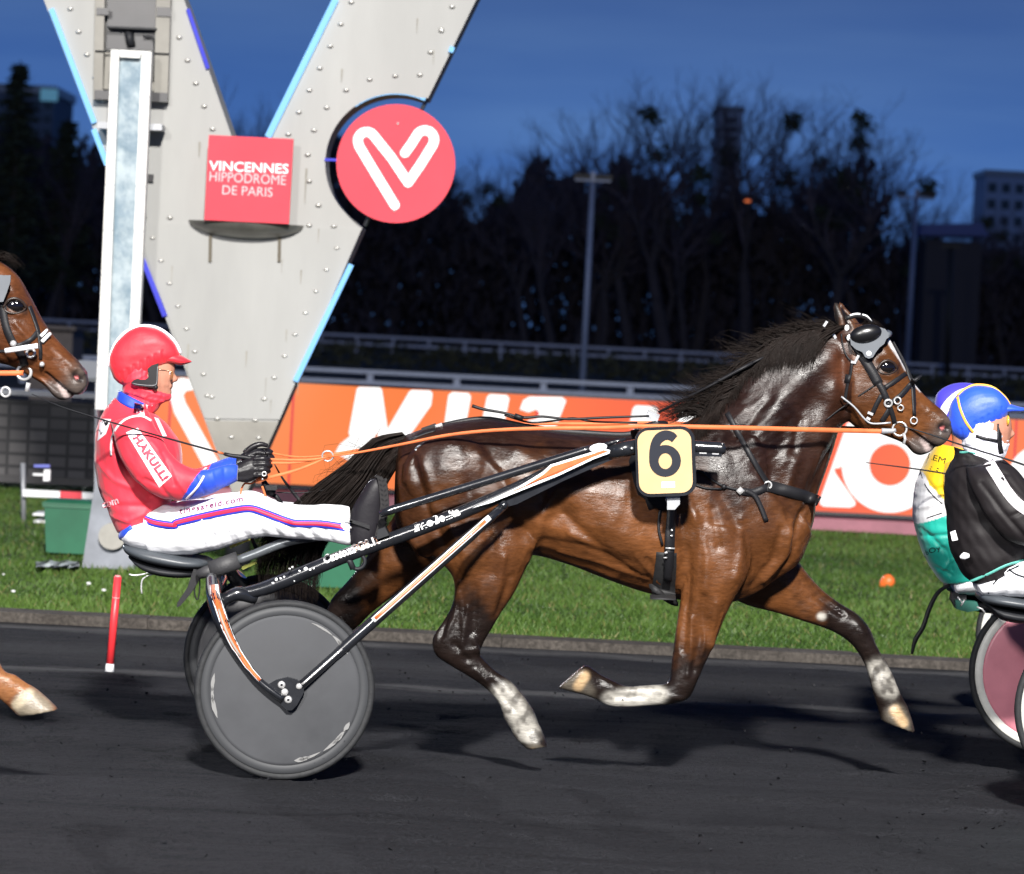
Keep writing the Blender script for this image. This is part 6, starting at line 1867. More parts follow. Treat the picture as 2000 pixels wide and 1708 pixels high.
whip = thing('whip', P(480, 894, 14.34), 'long thin black driving whip held by the driver in red, pointing back to the left', 'whip')
q = MB(); q.ptube([(520, 903), (480, 894), (455, 891), (438, 887)], 14.33, [4, 4.5, 4, 3.5], n=8, sub=2); q.build('handle', M_leather, whip)
q = MB(); q.tube([P(441, 888, 14.33), P(420, 882, 14.31), P(300, 849, 14.2), P(200, 820, 14.1), P(120, 795, 14.05), P(62, 770, 14.0)], [.0045, .0042, .0036, .0032, .0028, .0016], n=7, sub=3); q.build('shaft', M_dark, whip)
q = MB(); q.tube([P(436, 886.5, 14.325), P(424, 883, 14.315)], .0052, n=8); q.build('band', M_orange, whip)

# harness
har = thing('harness', P(1290, 1170, YC), 'black leather harness with saddle pad, girth and breast strap on horse 6', 'harness')
q = MB(); strap(q, [(1258, 838), (1262, 870), (1276, 930), (1296, 985)], [52, 60, 78, 80, 62], [HB], YC - .3, .02, 5, .012)
q.loft([(1232, 843, 1240, 868, .05), (1252, 830, 1258, 862, .10), (1282, 822, 1290, 856, .10), (1304, 824, 1308, 850, .05)], n=18, sub=3)
q.build('saddle_pad', M_leather, har)
q = MB(); ell = circ(1298, 955, 40, 42, 28); rg = [[drape(1298 + 40 * k * math.cos(a), 955 + 42 * k * math.sin(a), [HB], YC - .3, .022 if k < 1 else .004) for a in np.linspace(0, 2 * math.pi, 29)[:-1]] for k in (1, .96, .5, .02)]
q.grid(rg); q.build('side_pad', mat('black_felt', (.008, .008, .009), .8, bump=.2, bscale=80), har)
q = MB(); strap(q, [(1312, 965), (1312, 1000), (1309, 1040), (1308, 1075), (1306, 1110)], 19, [HB], YC - .3, .006, 5, .026); strap(q, [(1308, 1074), (1307, 1100), (1304, 1136)], 16, [HB], YC - .3, .008, 4, .036)
strap(q, [(1296, 975), (1288, 1005), (1287, 1035), (1294, 1065)], 5, [HB], YC - .3, .004, 4, .01); q.build('girth_strap', M_leather, har)
q = MB(); strap(q, [(1302, 1080), (1300, 1110), (1296, 1150), (1295, 1172)], [40, 42, 44, 46, 50], [HB], YC - .3, .012, 5, .010)
q.tube([P(1277, 1150, YC - .24), P(1300, 1168, YC - .12), P(1312, 1172, YC), P(1310, 1168, YC + .15), P(1305, 1120, YC + .27)], [.03, .035, .035, .035, .03], n=8, sub=3, flat=.4)
q.build('girth_pad', mat('black_neoprene', (.010, .010, .011), .7, bump=.2, bscale=60), har)
q = MB(); strap(q, [(1300, 975), (1325, 978)], 10, [HB], YC - .3, .006, 2, .034); strap(q, [(1300, 1071), (1318, 1072)], 3, [HB], YC - .3, .003, 2, .046); strap(q, [(1300, 1078), (1302, 1082)], 6, [HB], YC - .3, .003, 2, .046); strap(q, [(1296, 1090), (1303, 1090)], 3, [HB], YC - .3, .003, 2, .046); q.ball(drape(1312, 1036, [HB], YC - .3, .036), .005, 8, 5); q.ball(drape(1312, 1047, [HB], YC - .3, .036), .005, 8, 5)
q.build('buckle', M_chrome, har)
q = MB(); strap(q, [(1500, 949), (1530, 957), (1565, 967), (1596, 978)], 22, [HB], YC - .2, .008, 5, .008); strap(q, [(1596, 978), (1600, 980)], 20, [HB], YC, .01, 2, .004); q.build('breast_strap', M_leather, har)
q = MB(); strap(q, [(1420, 806), (1436, 836), (1460, 880), (1484, 920), (1500, 945)], 10, [HB], YC - .2, .004, 5, .006); q.build('neck_strap', M_leather, har)
q = MB(); strap(q, [(1450, 960), (1470, 962), (1486, 957), (1500, 950)], 14, [HB], YC - .2, .005, 4, .007); strap(q, [(1456, 958), (1474, 968), (1486, 990), (1497, 1018)], 9, [HB], YC - .2, .004, 5, .010)
strap(q, [(1356, 920), (1372, 922), (1392, 938), (1412, 949), (1432, 955), (1452, 958)], 4.5, [HB], YC - .3, .004, 4, .006); strap(q, [(1356, 946), (1380, 954), (1410, 955)], 4, [HB], YC - .3, .004, 4, .006); q.ball(drape(1414, 951, [HB], YC - .3, .008), .011, 10, 6)
q.build('tie_strap', M_leather, har)
q = MB(); ring_torus(q, drape(1500, 948, [HB], YC - .2, .012), .014, .004); strap(q, [(1442, 955), (1450, 963)], 12, [HB], YC - .2, .003, 2, .014); q.build('ring', M_chrome, har)
# check-rein hook block on the saddle, check rein to the poll, back strap, cords
q = MB(); q.box(P(1275, 813, YC - .02), (.05, .035, .03), M=Matrix.Rotation(R(18), 3, 'Y')); q.ptube([(1282, 822), (1281, 836)], YC - .03, 2.5, n=8); q.build('check_hook', M_grey, har)
q = MB(); q.tube([P(1286, 806, YC - .02), P(1390, 752, YC - .05), P(1440, 725, YC - .085), P(1470, 709, YC - .09)], [.005, .0065, .007, .007], n=8)
q.tube([P(1470, 709, YC - .09), P(1500, 694, YC - .06)], .005, n=7); q.build('check_rein', M_leather, har)
q = MB()
q.ptube([(922, 793), (945, 800), (985, 807), (1020, 816), (1060, 814), (1110, 819), (1180, 816), (1268, 813)], YC - .06, [3.5, 3, 2.5, 3, 2.5, 2.5, 2.5, 2], n=7, sub=4)
q.ptube([(985, 811), (1012, 820), (1040, 826), (1085, 822), (1120, 817), (1160, 824), (1245, 826)], YC - .03, 2.2, n=6, sub=4)
q.ptube([(1005, 812), (1022, 818)], YC - .06, 5, n=7)
q.build('check_cord', M_leather, har)
q = MB()
tl_ = [(800, 862), (820, 846), (845, 835), (862, 829)]
strap(q, [(796, 868), (804, 858), (824, 848), (850, 840)], 5, [HB], YC - .1, .004, 4, .006)
q.tube([P(x, y, YC) for x, y in ((850, 836), (909, 823), (957, 820), (1022, 833), (1087, 842), (1152, 847), (1217, 850), (1245, 845))], .007, n=8, sub=3, flat=1.8)
q.box(P(838, 836, YC - .01), (.06, .05, .018), M=Matrix.Rotation(R(-22), 3, 'Y')); q.build('back_strap', M_leather, har)
q = MB(); q.box(P(857, 831, YC - .03), (.03, .01, .012), M=Matrix.Rotation(R(-22), 3, 'Y')); q.build('buckle', M_chrome, har)

# bridle
br = thing('bridle', P(1740, 800, YC - .1), 'black bridle with grey ear cup and steel rings on the head of horse 6', 'bridle')
hb = [HB]; ybr = YC - .1
q = MB(); strap(q, [(1655, 655), (1672, 682), (1690, 708)], 12, hb, ybr, .005, 4, .005); strap(q, [(1684, 694), (1700, 720), (1716, 750)], 19, hb, ybr, .010, 5, .006); strap(q, [(1716, 748), (1726, 766), (1735, 786)], 12, hb, ybr, .007, 4, .006); strap(q, [(1735, 786), (1742, 806), (1748, 828)], 9, hb, ybr, .005, 4, .005); q.build('cheekpiece', M_leather, br)
q = MB(); strap(q, [(1728, 758), (1748, 745), (1770, 730)], 9, hb, ybr, .005, 4, .005); strap(q, [(1740, 788), (1760, 772), (1778, 752), (1786, 742)], 10, hb, ybr, .006, 4, .006)
q.tube([P(1784, 745, YC - .02), P(1794, 738, YC), P(1801, 733, YC + .02)], [.014, .012, .006], n=8, flat=.6); q.build('noseband', M_leather, br)
q = MB(); strap(q, [(1744, 668), (1762, 700), (1776, 732), (1783, 752), (1785, 780), (1786, 812)], [5, 6, 7, 8, 8, 7], hb, YC - .03, .005, 5, .006); q.build('face_strap', M_leather, br)
q = MB(); strap(q, [(1722, 772), (1712, 790), (1704, 808)], 9, hb, ybr, .004, 4, .004); strap(q, [(1740, 795), (1730, 812), (1722, 824)], 10, hb, ybr, .004, 4, .003); q.build('jaw_strap', M_leather, br)
q = MB(); strap(q, [(1643, 652), (1646, 675), (1655, 698), (1668, 708), (1674, 705)], 3, hb, ybr, .004, 4, .005); strap(q, [(1664, 708), (1660, 735), (1655, 752), (1650, 785)], 6, hb, ybr, .004, 4, .004); strap(q, [(1657, 732), (1654, 748)], 11, hb, ybr, .006, 3, .006)
strap(q, [(1712, 750), (1680, 772), (1640, 800), (1612, 822)], 2.6, hb, ybr, .003, 4, .004); q.build('throat_lash', M_leather, br)
q = MB(); q.ptube([(1643, 775), (1668, 795), (1690, 820), (1706, 828), (1740, 826)], ybr - .005, 2, n=7, sub=4); q.build('gag_cord', M_grey, br)
q = MB(); q.tube([P(1652, 622, YC - .06), P(1672, 617, YC - .05), P(1690, 620, YC - .04), P(1703, 631, YC - .02)], .010, n=8, sub=3); q.build('browband', M_leather, br)
q = MB(); q.tube([P(1660, 616.5, YC - .068), P(1672, 613.5, YC - .058), P(1680, 614, YC - .053)], .004, n=7, sub=3); q.tube([P(1684, 615, YC - .05), P(1693, 618, YC - .045), P(1702, 628, YC - .03)], .004, n=7, sub=3); q.build('browband_trim', M_white, br)
YCUP = YC - .135
M_cup = mat('cup_grey', (0.085, 0.095, 0.11), 0.45, var=.1)
q = MB(); q.prism([(1660, 659), (1662, 674), (1672, 683), (1684, 688), (1690, 698), (1697, 701), (1705, 698), (1711, 688), (1718, 679), (1727, 672), (1731, 663), (1736, 659), (1735, 651), (1729, 643), (1720, 640), (1690, 640), (1665, 650)], YCUP, YCUP + .012)
q.tube([P(1733, 655, YCUP + .01), P(1737, 652, YC), P(1733, 650, YC + .10)], .012, n=8, sub=2); q.build('ear_cup', M_cup, br)
q = MB(); cc = P(1691, 652.5, YCUP + .002); q.ball(cc, (31.5 * PX(YC), .026, 17.5 * PX(YC)), 28, 14, Matrix.Rotation(R(-14), 3, 'Y')); q.build('ear_dome', mat('dome_black', (.006, .006, .007), .28), br)
q = MB(); q.lathe(P(1697, 691, YCUP), (0, 1, 0), [(0, -.004), (5 * PX(YC), -.002), (5.5 * PX(YC), .002), (0, .002)], 16); q.build('rivet', M_white, br)
q = MB(); ring_torus(q, drape(1757, 838, hb, ybr, .012), 13.5 * PX(YC), .0045, (.15, 1, 0), 28); q.build('bit_ring', M_chrome, br)
q = MB(); q.ptube([(1765, 846), (1768, 858), (1765, 868)], ybr, [3, 3, 3], n=8); q.build('bit_shank', M_chrome, br)
q = MB(); ring_torus(q, drape(1785, 822, hb, ybr, .010), 6.5 * PX(YC), .003, (0, 1, 0), 18); ring_torus(q, drape(1735, 788, hb, ybr, .012), 7 * PX(YC), .0045, (0, 1, .3), 18); ring_torus(q, drape(1753, 783, hb, ybr, .012), 6.5 * PX(YC), .0035, (.4, 1, 0), 18); ring_torus(q, drape(1759, 797, hb, ybr, .012), 5.5 * PX(YC), .003, (.2, 1, .2), 16)
for x, y, a, w in ((1700, 808, 20, 11), (1696, 818, 25, 8), (1731, 660 + 0, 0, 0), (1674, 700, -65, 13), (1667, 708, 5, 10), (1630, 657, 60, 10), (1612, 633, -60, 12)):
    if w: q.box(drape(x, y, hb, ybr, .010), (w * PX(YC), .005, 5 * PX(YC)), M=Matrix.Rotation(R(a), 3, 'Y'))
q.build('buckle', M_chrome, br)
q = MB(); ribbon(q, [(1722, 842, ybr - .012), (1742, 842, ybr - .014), (1750, 840, ybr - .012)], [10, 9, 7], .004); q.build('rein_buckle', M_grey, br)
q = MB(); q.ball(drape(1659, 660, hb, YC - .08, .006), (.012, .008, .014), 10, 6); q.ball(drape(1654, 641, hb, YC - .08, .006), (.010, .006, .013), 10, 6); q.build('toggle', M_white, br)

# number board
nb = thing('number_board', P(1300, 972, YC - .44), 'cream rounded board with a black number 6 hung at the bay horse flank', 'number board')
YB = YC - .475
q = MB(); q.prism(rrect(1300, 902, 117, 136, 27, -2.2), YB, YB + .03); q.build('frame', M_black, nb)
q = MB(); q.prism(rrect(1299, 902, 105, 124, 22, -2.2), YB - .0035, YB - .0005); q.build('face', mat('cream_face', (0.50, 0.345, 0.185), 0.8, spec=0.12, var=0.06, vscale=10), nb)
q = MB(); o6 = [P(x, y, YB - .006) for x, y in circ(1299, 900.5, 31, 31, 48)]; i6 = [P(x, y, YB - .006) for x, y in circ(1299.5, 901, 13, 15.5, 48)]
q.add(o6 + i6, [(k, (k + 1) % 48, 48 + (k + 1) % 48, 48 + k) for k in range(48)], False)
arm6 = catmull([(1323, 852), (1316, 845), (1303, 841), (1290, 843), (1279, 851), (1271, 866), (1268, 885), (1268, 902)], 3); in6 = catmull([(1285, 900), (1285.5, 888), (1287.5, 875), (1292.5, 865), (1301, 859.5), (1308, 860.5), (1312.5, 864)], 3)
rg = [[P(*a_, YB - .0064), P(*in6[::-1][min(len(in6) - 1, int(k * len(in6) / len(arm6)))], YB - .0064)] for k, a_ in enumerate(arm6)]
q.grid(rg, close=False, cap=False)
q.build('numeral', mat('slate_print', (.026, .028, .036), .9, spec=.05), nb, fix=False)
q = MB(); q.flat(rrect(1305, 947, 26, 12, 1, -2), YB - .006); q.build('sticker', M_white_print, nb, fix=False)
q = MB(); q.prism([(1303, 966), (1328, 966), (1328, 985), (1318, 996), (1303, 996)], YB + .03, YB + .05); q.build('hanger', M_grey, nb)

b = MB(); b.smooth = False; rnd = random.Random(44)
for (cx_, cy_, sx_, sy_, n_, yy) in ((1075, 1478, 45, 28, 60, YN), (1130, 1395, 60, 35, 40, YN), (540, 1460, 60, 40, 40, YFAR), (1720, 1455, 50, 30, 30, YFAR), (700, 1480, 40, 30, 30, YNW), (1480, 1480, 120, 40, 40, YC)):
    for k in range(n_):
        c = P(cx_ + rnd.gauss(0, sx_), cy_ + rnd.gauss(0, sy_), yy + rnd.gauss(0, .12)); c.z = max(c.z, .006); r = rnd.choice([.002, .003, .003, .004, .006])
        vs = [c + Vector((rnd.uniform(-1, 1), rnd.uniform(-1, 1), rnd.uniform(-1, 1))) * r for _ in range(5)]
        b.add(vs, [(0, 1, 2), (0, 2, 3), (0, 3, 4), (0, 4, 1), (1, 2, 3), (1, 3, 4)])
tag(b.build('thrown_cinder', M_cinder, base=(0, YC, 0), fix=False), 'specks of black cinder thrown up around the hooves and wheels', None, None, 'stuff')

# ================================================================== SECOND HORSE (only its head and a fore foot are in view)
Y2 = 13.0
E1 = P(1732, 718, YC - .1); E2 = P(27, 598, Y2 - .1)
T2 = Matrix.Translation(E2) @ Matrix.Rotation(R(3.2), 4, 'Y') @ Matrix.Translation(-E1)
h2 = thing('horse', (P(-420, 1560, Y2).x, Y2, 0), 'chestnut brown horse entering from the left, only head and raised hoof showing', 'horse')
me2 = body.data.copy(); me2.materials.clear()
q2 = get_co(me2); s_ = PX(YC); hw_ = smooth01(hu, 1590, 1700) * (hv < 905)
ax2 = np.array([108., 117.]) / math.hypot(108, 117); nr2 = np.array([-ax2[1], ax2[0]])
pd_ = (hu - 1732) * nr2[0] + (hv - 718) * nr2[1]
du_ = -.26 * pd_ * nr2[0] * hw_; dv_ = -.26 * pd_ * nr2[1] * hw_
lw_ = far_mask & (hu > 1560) & (hv > 1150)
fw_ = np.where(lw_, smooth01(hv, 1200, 1310), 0); ang_ = np.where(lw_, R(-34) * smooth01(hv, 1305, 1352), 0)
ru, rv_ = hu - 1722, hv - 1325
du_ += -25 * fw_ + ru * np.cos(ang_) - rv_ * np.sin(ang_) - ru; dv_ += ru * np.sin(ang_) + rv_ * np.cos(ang_) - rv_ + 48 * fw_
cr_, sr_ = math.cos(ROLL), math.sin(ROLL)
q2[:, 0] += (du_ * cr_ + dv_ * sr_) * s_; q2[:, 2] += (du_ * sr_ - dv_ * cr_) * s_
set_co(me2, q2); me2.transform(T2 @ Matrix.Translation(wloc(body)))
c2 = coat(hu, hv, YC, (0.088, 0.030, 0.011), (0.030, 0.011, 0.006), (0.15, 0.055, 0.022), far_mask, 0.0)
hoofm = np.exp(-(seg_dist(hu, hv, [(1758, 1408), (1764, 1424)]) / 30) ** 6) * far_mask
c2 = mixc(c2, (0.17, 0.145, 0.11), hoofm)
c2 = mixc(c2, (0.33, 0.28, 0.20), np.exp(-(seg_dist(hu, hv, [(1738, 1396), (1768, 1390)]) / 9) ** 4) * far_mask)
sockless = (hv > 1300) & (hv < 1380) & far_mask & (hu > 1600)
c2[sockless] = (0.20, 0.085, 0.035)
set_col(me2, c2)
body2 = put('body', me2, M_coat, h2)
HB2 = bvh_of(body2); hb2 = [HB2]; yb2 = Y2 - .1
for nm in ('mane', 'tail'):
    src_ = {'mane': mane, 'tail': tail}[nm]
    m_ = src_.data.copy(); m_.materials.clear(); m_.transform(T2 @ Matrix.Translation(wloc(src_))); put(nm, m_, M_hair, h2)
for e_ in [o for o in horse.children if o.name.startswith('eye')]:
    m_ = e_.data.copy(); mt = e_.data.materials[0]; m_.materials.clear(); m_.transform(T2 @ Matrix.Translation(wloc(e_))); put('eyelid' if e_.name.startswith('eyelid') else 'eye', m_, mt, h2)
b2 = thing('bridle', P(48, 725, yb2), 'black bridle with white tape and steel rings on the chestnut horse at left edge', 'bridle')
q = MB(); strap(q, [(2, 570), (6, 610), (12, 640), (24, 668), (40, 690), (48, 715)], 15, hb2, yb2, .006, 4, .005); q.build('cheekpiece', M_leather, b2)
q = MB(); strap(q, [(28, 678), (45, 672), (62, 662), (74, 648)], 9, hb2, yb2, .006, 4, .006); q.build('noseband', M_leather, b2)
q = MB(); strap(q, [(58, 598), (68, 625), (76, 652), (79, 680), (79, 702)], 7, hb2, yb2, .005, 4, .006); q.build('face_strap', M_leather, b2)
q = MB(); q.tube([P(10, 686, yb2 - .05), P(74, 676, yb2 - .05)], .010, n=10); q.tube([P(80, 657, yb2 + .02), P(92, 645, yb2 + .05)], .006, n=8); q.tube([P(82, 668, yb2 + .02), P(98, 652, yb2 + .05)], .007, n=8); q.build('tape', M_white, b2)
q = MB(); q.tube([P(-40, 690, yb2 - .05), P(12, 686, yb2 - .05)], .006, n=8); q.build('head_pole', M_leather, b2)
q = MB(); ring_torus(q, drape(47, 728, hb2, yb2, .02), 14 * PX(Y2), .006, (.15, 1, 0), 28); q.build('bit_ring', M_chrome, b2)
q = MB(); ring_torus(q, P(11, 766, yb2 - .02), 9 * PX(Y2), .005, (.2, 1, 0)); ring_torus(q, drape(60, 690, hb2, yb2, .012), 8 * PX(Y2), .005); q.tube([P(56, 748, yb2 - .01), P(52, 765, yb2 - .01)], .009, n=8); q.ball(drape(26, 672, hb2, yb2, .012), .013, 10, 6); q.ball(drape(82, 712, hb2, yb2, .012), .010, 10, 6); q.build('ring', M_chrome, b2)
q = MB(); q.prism([(-30, 535), (8, 538), (21, 538), (20, 552), (12, 575), (6, 590), (-20, 590)], yb2 - .04, yb2 - .03); q.build('ear_cup', M_cup, b2)
q = MB(); ribbon(q, [(-700, 745, yb2 - .1), (-200, 732, yb2 - .08), (26, 729, yb2 - .02), (38, 729, yb2 - .02)], 10); tag(q.build('reins', M_rein, base=P(38, 729, yb2)), 'short end of orange rein at the chestnut horse bit', 'reins')

# ================================================================== DRIVERS AHEAD AT THE RIGHT EDGE
M_blkj = mat('black_nylon', (0.010, 0.008, 0.009), 0.62, spec=.3, var=.15, vscale=14, bump=.25, bscale=26, bdist=.006)
M_capblue = mat('blue_cap_cloth', (0.020, 0.080, 0.62), 0.5, sheen=.2, var=.07, vscale=14, bump=.35, bscale=34, bdist=.005)
M_capvio = mat('violet_cap_cloth', (0.055, 0.045, 0.52), 0.5, sheen=.2, var=.07)
M_stripe = mat('yellow_piping', (0.80, 0.42, 0.06), 0.55)
d2 = thing('person', P(1960, 1165, YC), 'driver in black jacket with white arm stripe and blue cap at the right edge', 'person')
b = MB()
b.loft([(1890, 800, 1965, 800, .06), (1880, 820, 1974, 818, .072), (1885, 845, 1976, 838, .074), (1892, 862, 1972, 862, .068), (1902, 880, 1968, 880, .058), (1898, 900, 1955, 905, .06), (1880, 930, 1970, 940, .12), (1870, 1000, 1990, 1010, .15), (1885, 1085, 1985, 1085, .14), (1925, 1130, 1965, 1125, .10)], n=20, sub=3)
b.loft([(1975, 836, 1966, 842, .012), (1983, 848, 1968, 853, .017), (1974, 857, 1966, 858, .012)], n=10, sub=2)
for s_ in (-1, 1):
    b.loft([(1970, 1122, 1975, 1152, .05, YC + s_ * .1), (2100, 1096, 2110, 1136, .05, YC + s_ * .2), (2300, 1095, 2310, 1140, .045, YC + s_ * .28)], n=12, sub=3)
    b.loft([(1905, 920, 1960, 910, .05, YC + s_ * .17), (1960, 1020, 2030, 990, .05, YC + s_ * .24), (2060, 1060, 2090, 1015, .04, YC + s_ * .23), (2130, 1030, 2135, 990, .035, YC + s_ * .17)], n=12, sub=3)
put('body', remesh(b, .005, 2), M_skin, d2)
b = MB(); b.loft([(1874, 808, 1956, 806, .074), (1871, 826, 1962, 822, .0785), (1872, 840, 1966, 836, .080), (1875, 852, 1968, 846, .079), (1878, 868, 1971, 866, .076), (1882, 884, 1966, 884, .067), (1880, 904, 1955, 908, .07)], n=22, sub=3); wm = remesh(b, .0045, 2); cloth_noise(wm, YC, 3, .0008, 24); put('face_cover', wm, mat('pale_cloth', (.66, .66, .74), .6, sheen=.2, bump=.3, bscale=40), d2)
b = MB()
b.loft([(1862, 872, 1952, 908, .085), (1864, 888, 1972, 922, .115), (1850, 920, 1996, 945, .185), (1845, 975, 2012, 1000, .19), (1850, 1035, 2022, 1055, .185), (1862, 1090, 2018, 1088, .175), (1880, 1126, 2000, 1102, .16), (1898, 1142, 1975, 1116, .145)], n=26, sub=4, pw=2.2)
for s_ in (-1, 1):
    yy = lambda d: YC + s_ * d
    b.loft([(1886, 912, 1960, 898, .06, yy(.15)), (1892, 940, 1985, 918, .075, yy(.20)), (1912, 985, 2012, 952, .076, yy(.235)), (1940, 1028, 2040, 985, .073, yy(.25)), (1985, 1062, 2070, 1004, .068, yy(.25)), (2050, 1068, 2098, 1006, .058, yy(.23)), (2110, 1050, 2118, 998, .048, yy(.2))], n=20, sub=4)
jm2 = remesh(b, .006, 6)
cloth_noise(jm2, YC, 9, .0010, 90, [([(1860 + 4 * k, 985 + 24 * k), (1930, 985 + 24 * k + 10), (2000, 975 + 24 * k)], 9, (-.0022 if k % 2 else .0022)) for k in range(6)] + [([(1900, 940), (1935, 990), (1980, 1040)], 5, -.008), ([(1940, 930), (1990, 985)], 5, .005), ([(1955, 1000), (1990, 985)], 4, -.006), ([(1880, 895), (1950, 920)], 4, -.005)])
jk2 = put('jacket', jm2, M_blkj, d2); JB2 = bvh_of(jk2)
q = MB(); strap(q, [(1930, 902), (1948, 930), (1968, 962), (1992, 988), (2030, 1010), (2080, 1030)], 21, [JB2], YC - .2, .001, 5, .003); q.build('sleeve_stripe', M_piping, jk2, fix=False)
q = MB(); strap(q, [(1874, 884), (1890, 884), (1905, 886)], 4, [JB2], YC - .1, .001, 3, .003); strap(q, [(1895, 1136), (1930, 1122), (1965, 1105), (2000, 1095)], 5, [JB2], YC - .1, .001, 3, .004); q.build('piping', mat('teal_piping', (.10, .40, .34), .6), jk2, fix=False)
q = MB(); q.prism([(1856, 1040), (1866, 1036), (1871, 1055), (1860, 1057)], YC - .19, YC - .185); q.build('tag', M_white, jk2); q = MB(); q.loft([(1874, 1087, 1876, 1092, .01), (1882, 1079, 1884, 1094, .02), (1893, 1082, 1893, 1090, .012)], Y=YC - .2, n=10, sub=2); q.build('tag', M_white, jk2)
b = MB(); b.loft([(1852, 818, 1861, 850, .035), (1857, 790, 1880, 860, .065), (1877, 764, 1906, 858, .084), (1906, 752, 1931, 845, .090), (1937, 755.5, 1951, 828, .086), (1961, 774, 1967, 810, .064), (1974, 790, 1973, 801, .03)], n=28, sub=4, pw=2.1)
cm2 = remesh(b, .0045, 2); cloth_noise(cm2, YC, 14, .0005, 80, [([(1878 + 13 * k, 858 - 7 * k), (1874 + 13 * k, 838 - 7 * k)], 2.2, -.0035) for k in range(7)])
cap2 = put('helmet', cm2, M_capblue, d2); CB2 = bvh_of(cap2)
b = MB(); b.loft([(1955, 786, 1956, 812, .066), (1972, 789, 1973, 808, .064), (1992, 795, 1992, 806, .05), (2012, 798, 2012, 801, .02)], n=18, sub=3); b.build('visor', M_capblue, cap2)
q = MB(); strap(q, [(1870, 775), (1875, 798), (1885, 822), (1897, 840), (1904, 848)], 5, [CB2], YC - .08, .001, 5, .003); q.tube([P(x, y, YC - .02) for x, y in ((1870, 773), (1885, 760), (1906, 752), (1937, 756), (1961, 774), (1974, 793))], .005, n=8, sub=4); q.build('piping', M_stripe, cap2, fix=False)
q = MB(); bb = bvh_of(d2.children[1]) if len(d2.children) > 1 else JB2
strap(q, [(1906, 852), (1928, 858), (1950, 862)], 6, [bb], YC - .08, .003, 4, .004); strap(q, [(1952, 828), (1952, 850), (1953, 870), (1956, 886)], 9, [bb], YC - .08, .003, 4, .004); q.build('chin_strap', M_leather, d2, fix=False)
q = MB(); q.ball(P(1968, 822, YC - .04), (.007, .03, .022), 12, 8); q.ball(P(1968, 822, YC + .04), (.007, .03, .022), 12, 8); q.build('goggles', mat('yellow_lens', (.65, .42, .04), .2, coat=.5), d2)
b = MB(); b.loft([(1902, 1138, 1916, 1164, .13), (1925, 1118, 1940, 1168, .155), (1965, 1102, 1975, 1168, .165), (2005, 1092, 2010, 1166, .14)], n=24, sub=4)
for s_ in (-1, 1):
    b.loft([(1955, 1105, 1965, 1166, .085, YC + s_ * .09), (2010, 1092, 2020, 1166, .088, YC + s_ * .13), (2100, 1078, 2110, 1150, .08, YC + s_ * .2), (2200, 1085, 2210, 1145, .066, YC + s_ * .25), (2340, 1098, 2345, 1150, .052, YC + s_ * .29)], n=18, sub=4)
tm2 = remesh(b, .006, 2); cloth_noise(tm2, YC, 2, .0010, 90); tr2 = put('trousers', tm2, M_trous, d2); TB2 = bvh_of(tr2)
q = MB(); strap(q, [(1930, 1160), (1945, 1135), (1965, 1118), (1990, 1105)], 3, [TB2], YC - .15, .001, 4, .003); strap(q, [(1970, 1112), (1985, 1122), (2010, 1130)], 3, [TB2], YC - .15, .001, 4, .003); q.build('piping', M_dark, tr2, fix=False)
for s_ in (-1, 1):
    q = MB(); yb = YC + s_ * .3
    q.loft([(2395, 1000, 2375, 1002, .03, yb), (2402, 1030, 2350, 1035, .046, yb), (2398, 1090, 2340, 1090, .044, yb), (2385, 1130, 2338, 1140, .04, yb), (2375, 1148, 2345, 1152, .025, yb)], n=16, sub=3); q.build('boot', M_boot, d2)
w2 = thing('whip', P(2120, 945, 14.3), 'thin black whip crossing in front of the bay horse muzzle', 'whip')
q = MB(); q.tube([P(2140, 960, 14.32), P(2100, 945, 14.32), P(1990, 905, 14.28), P(1885, 872, 14.25), P(1820, 850, 14.22), P(1757, 831, 14.22)], [.006, .005, .0042, .0036, .003, .0018], n=7, sub=3); q.build('shaft', M_dark, w2)
w3 = thing('whip', P(2100, 960, 15.6), 'fine dark whip line across the white screen letter below the muzzle', 'whip')
q = MB(); q.tube([P(2120, 972, 15.6), P(1900, 935, 15.55), P(1800, 918, 15.5), P(1692, 904, 15.45)], [.006, .004, .0035, .002], n=7, sub=3); q.build('shaft', M_dark, w3)

# third driver, further from the camera
Y3 = 15.9
d3 = thing('person', P(1870, 1150, Y3), 'driver in yellow, white and teal silks with violet cap, beyond the black jacket', 'person')
b = MB()
b.loft([(1850, 790, 1925, 790, .06), (1848, 815, 1930, 812, .07), (1855, 840, 1926, 838, .066), (1860, 862, 1915, 865, .056), (1850, 885, 1905, 890, .07), (1815, 950, 1890, 955, .14), (1812, 1050, 1900, 1050, .15), (1850, 1135, 1925, 1130, .13)], Y=Y3, n=18, sub=3)
for s_ in (-1, 1): b.loft([(1890, 1090, 1900, 1140, .07, Y3 + s_ * .1), (2040, 1065, 2050, 1120, .07, Y3 + s_ * .2), (2220, 1080, 2230, 1120, .045, Y3 + s_ * .28)], n=12, sub=3)
put('body', remesh(b, .006, 2), M_skin, d3)
b = MB()
b.loft([(1832, 866, 1905, 884, .09), (1815, 890, 1905, 905, .16), (1797, 925, 1905, 930, .195), (1787, 965, 1908, 965, .20), (1784, 1010, 1912, 1010, .20), (1796, 1060, 1918, 1055, .185), (1816, 1105, 1922, 1095, .165), (1840, 1140, 1920, 1125, .145)], Y=Y3, n=26, sub=4, pw=2.7)
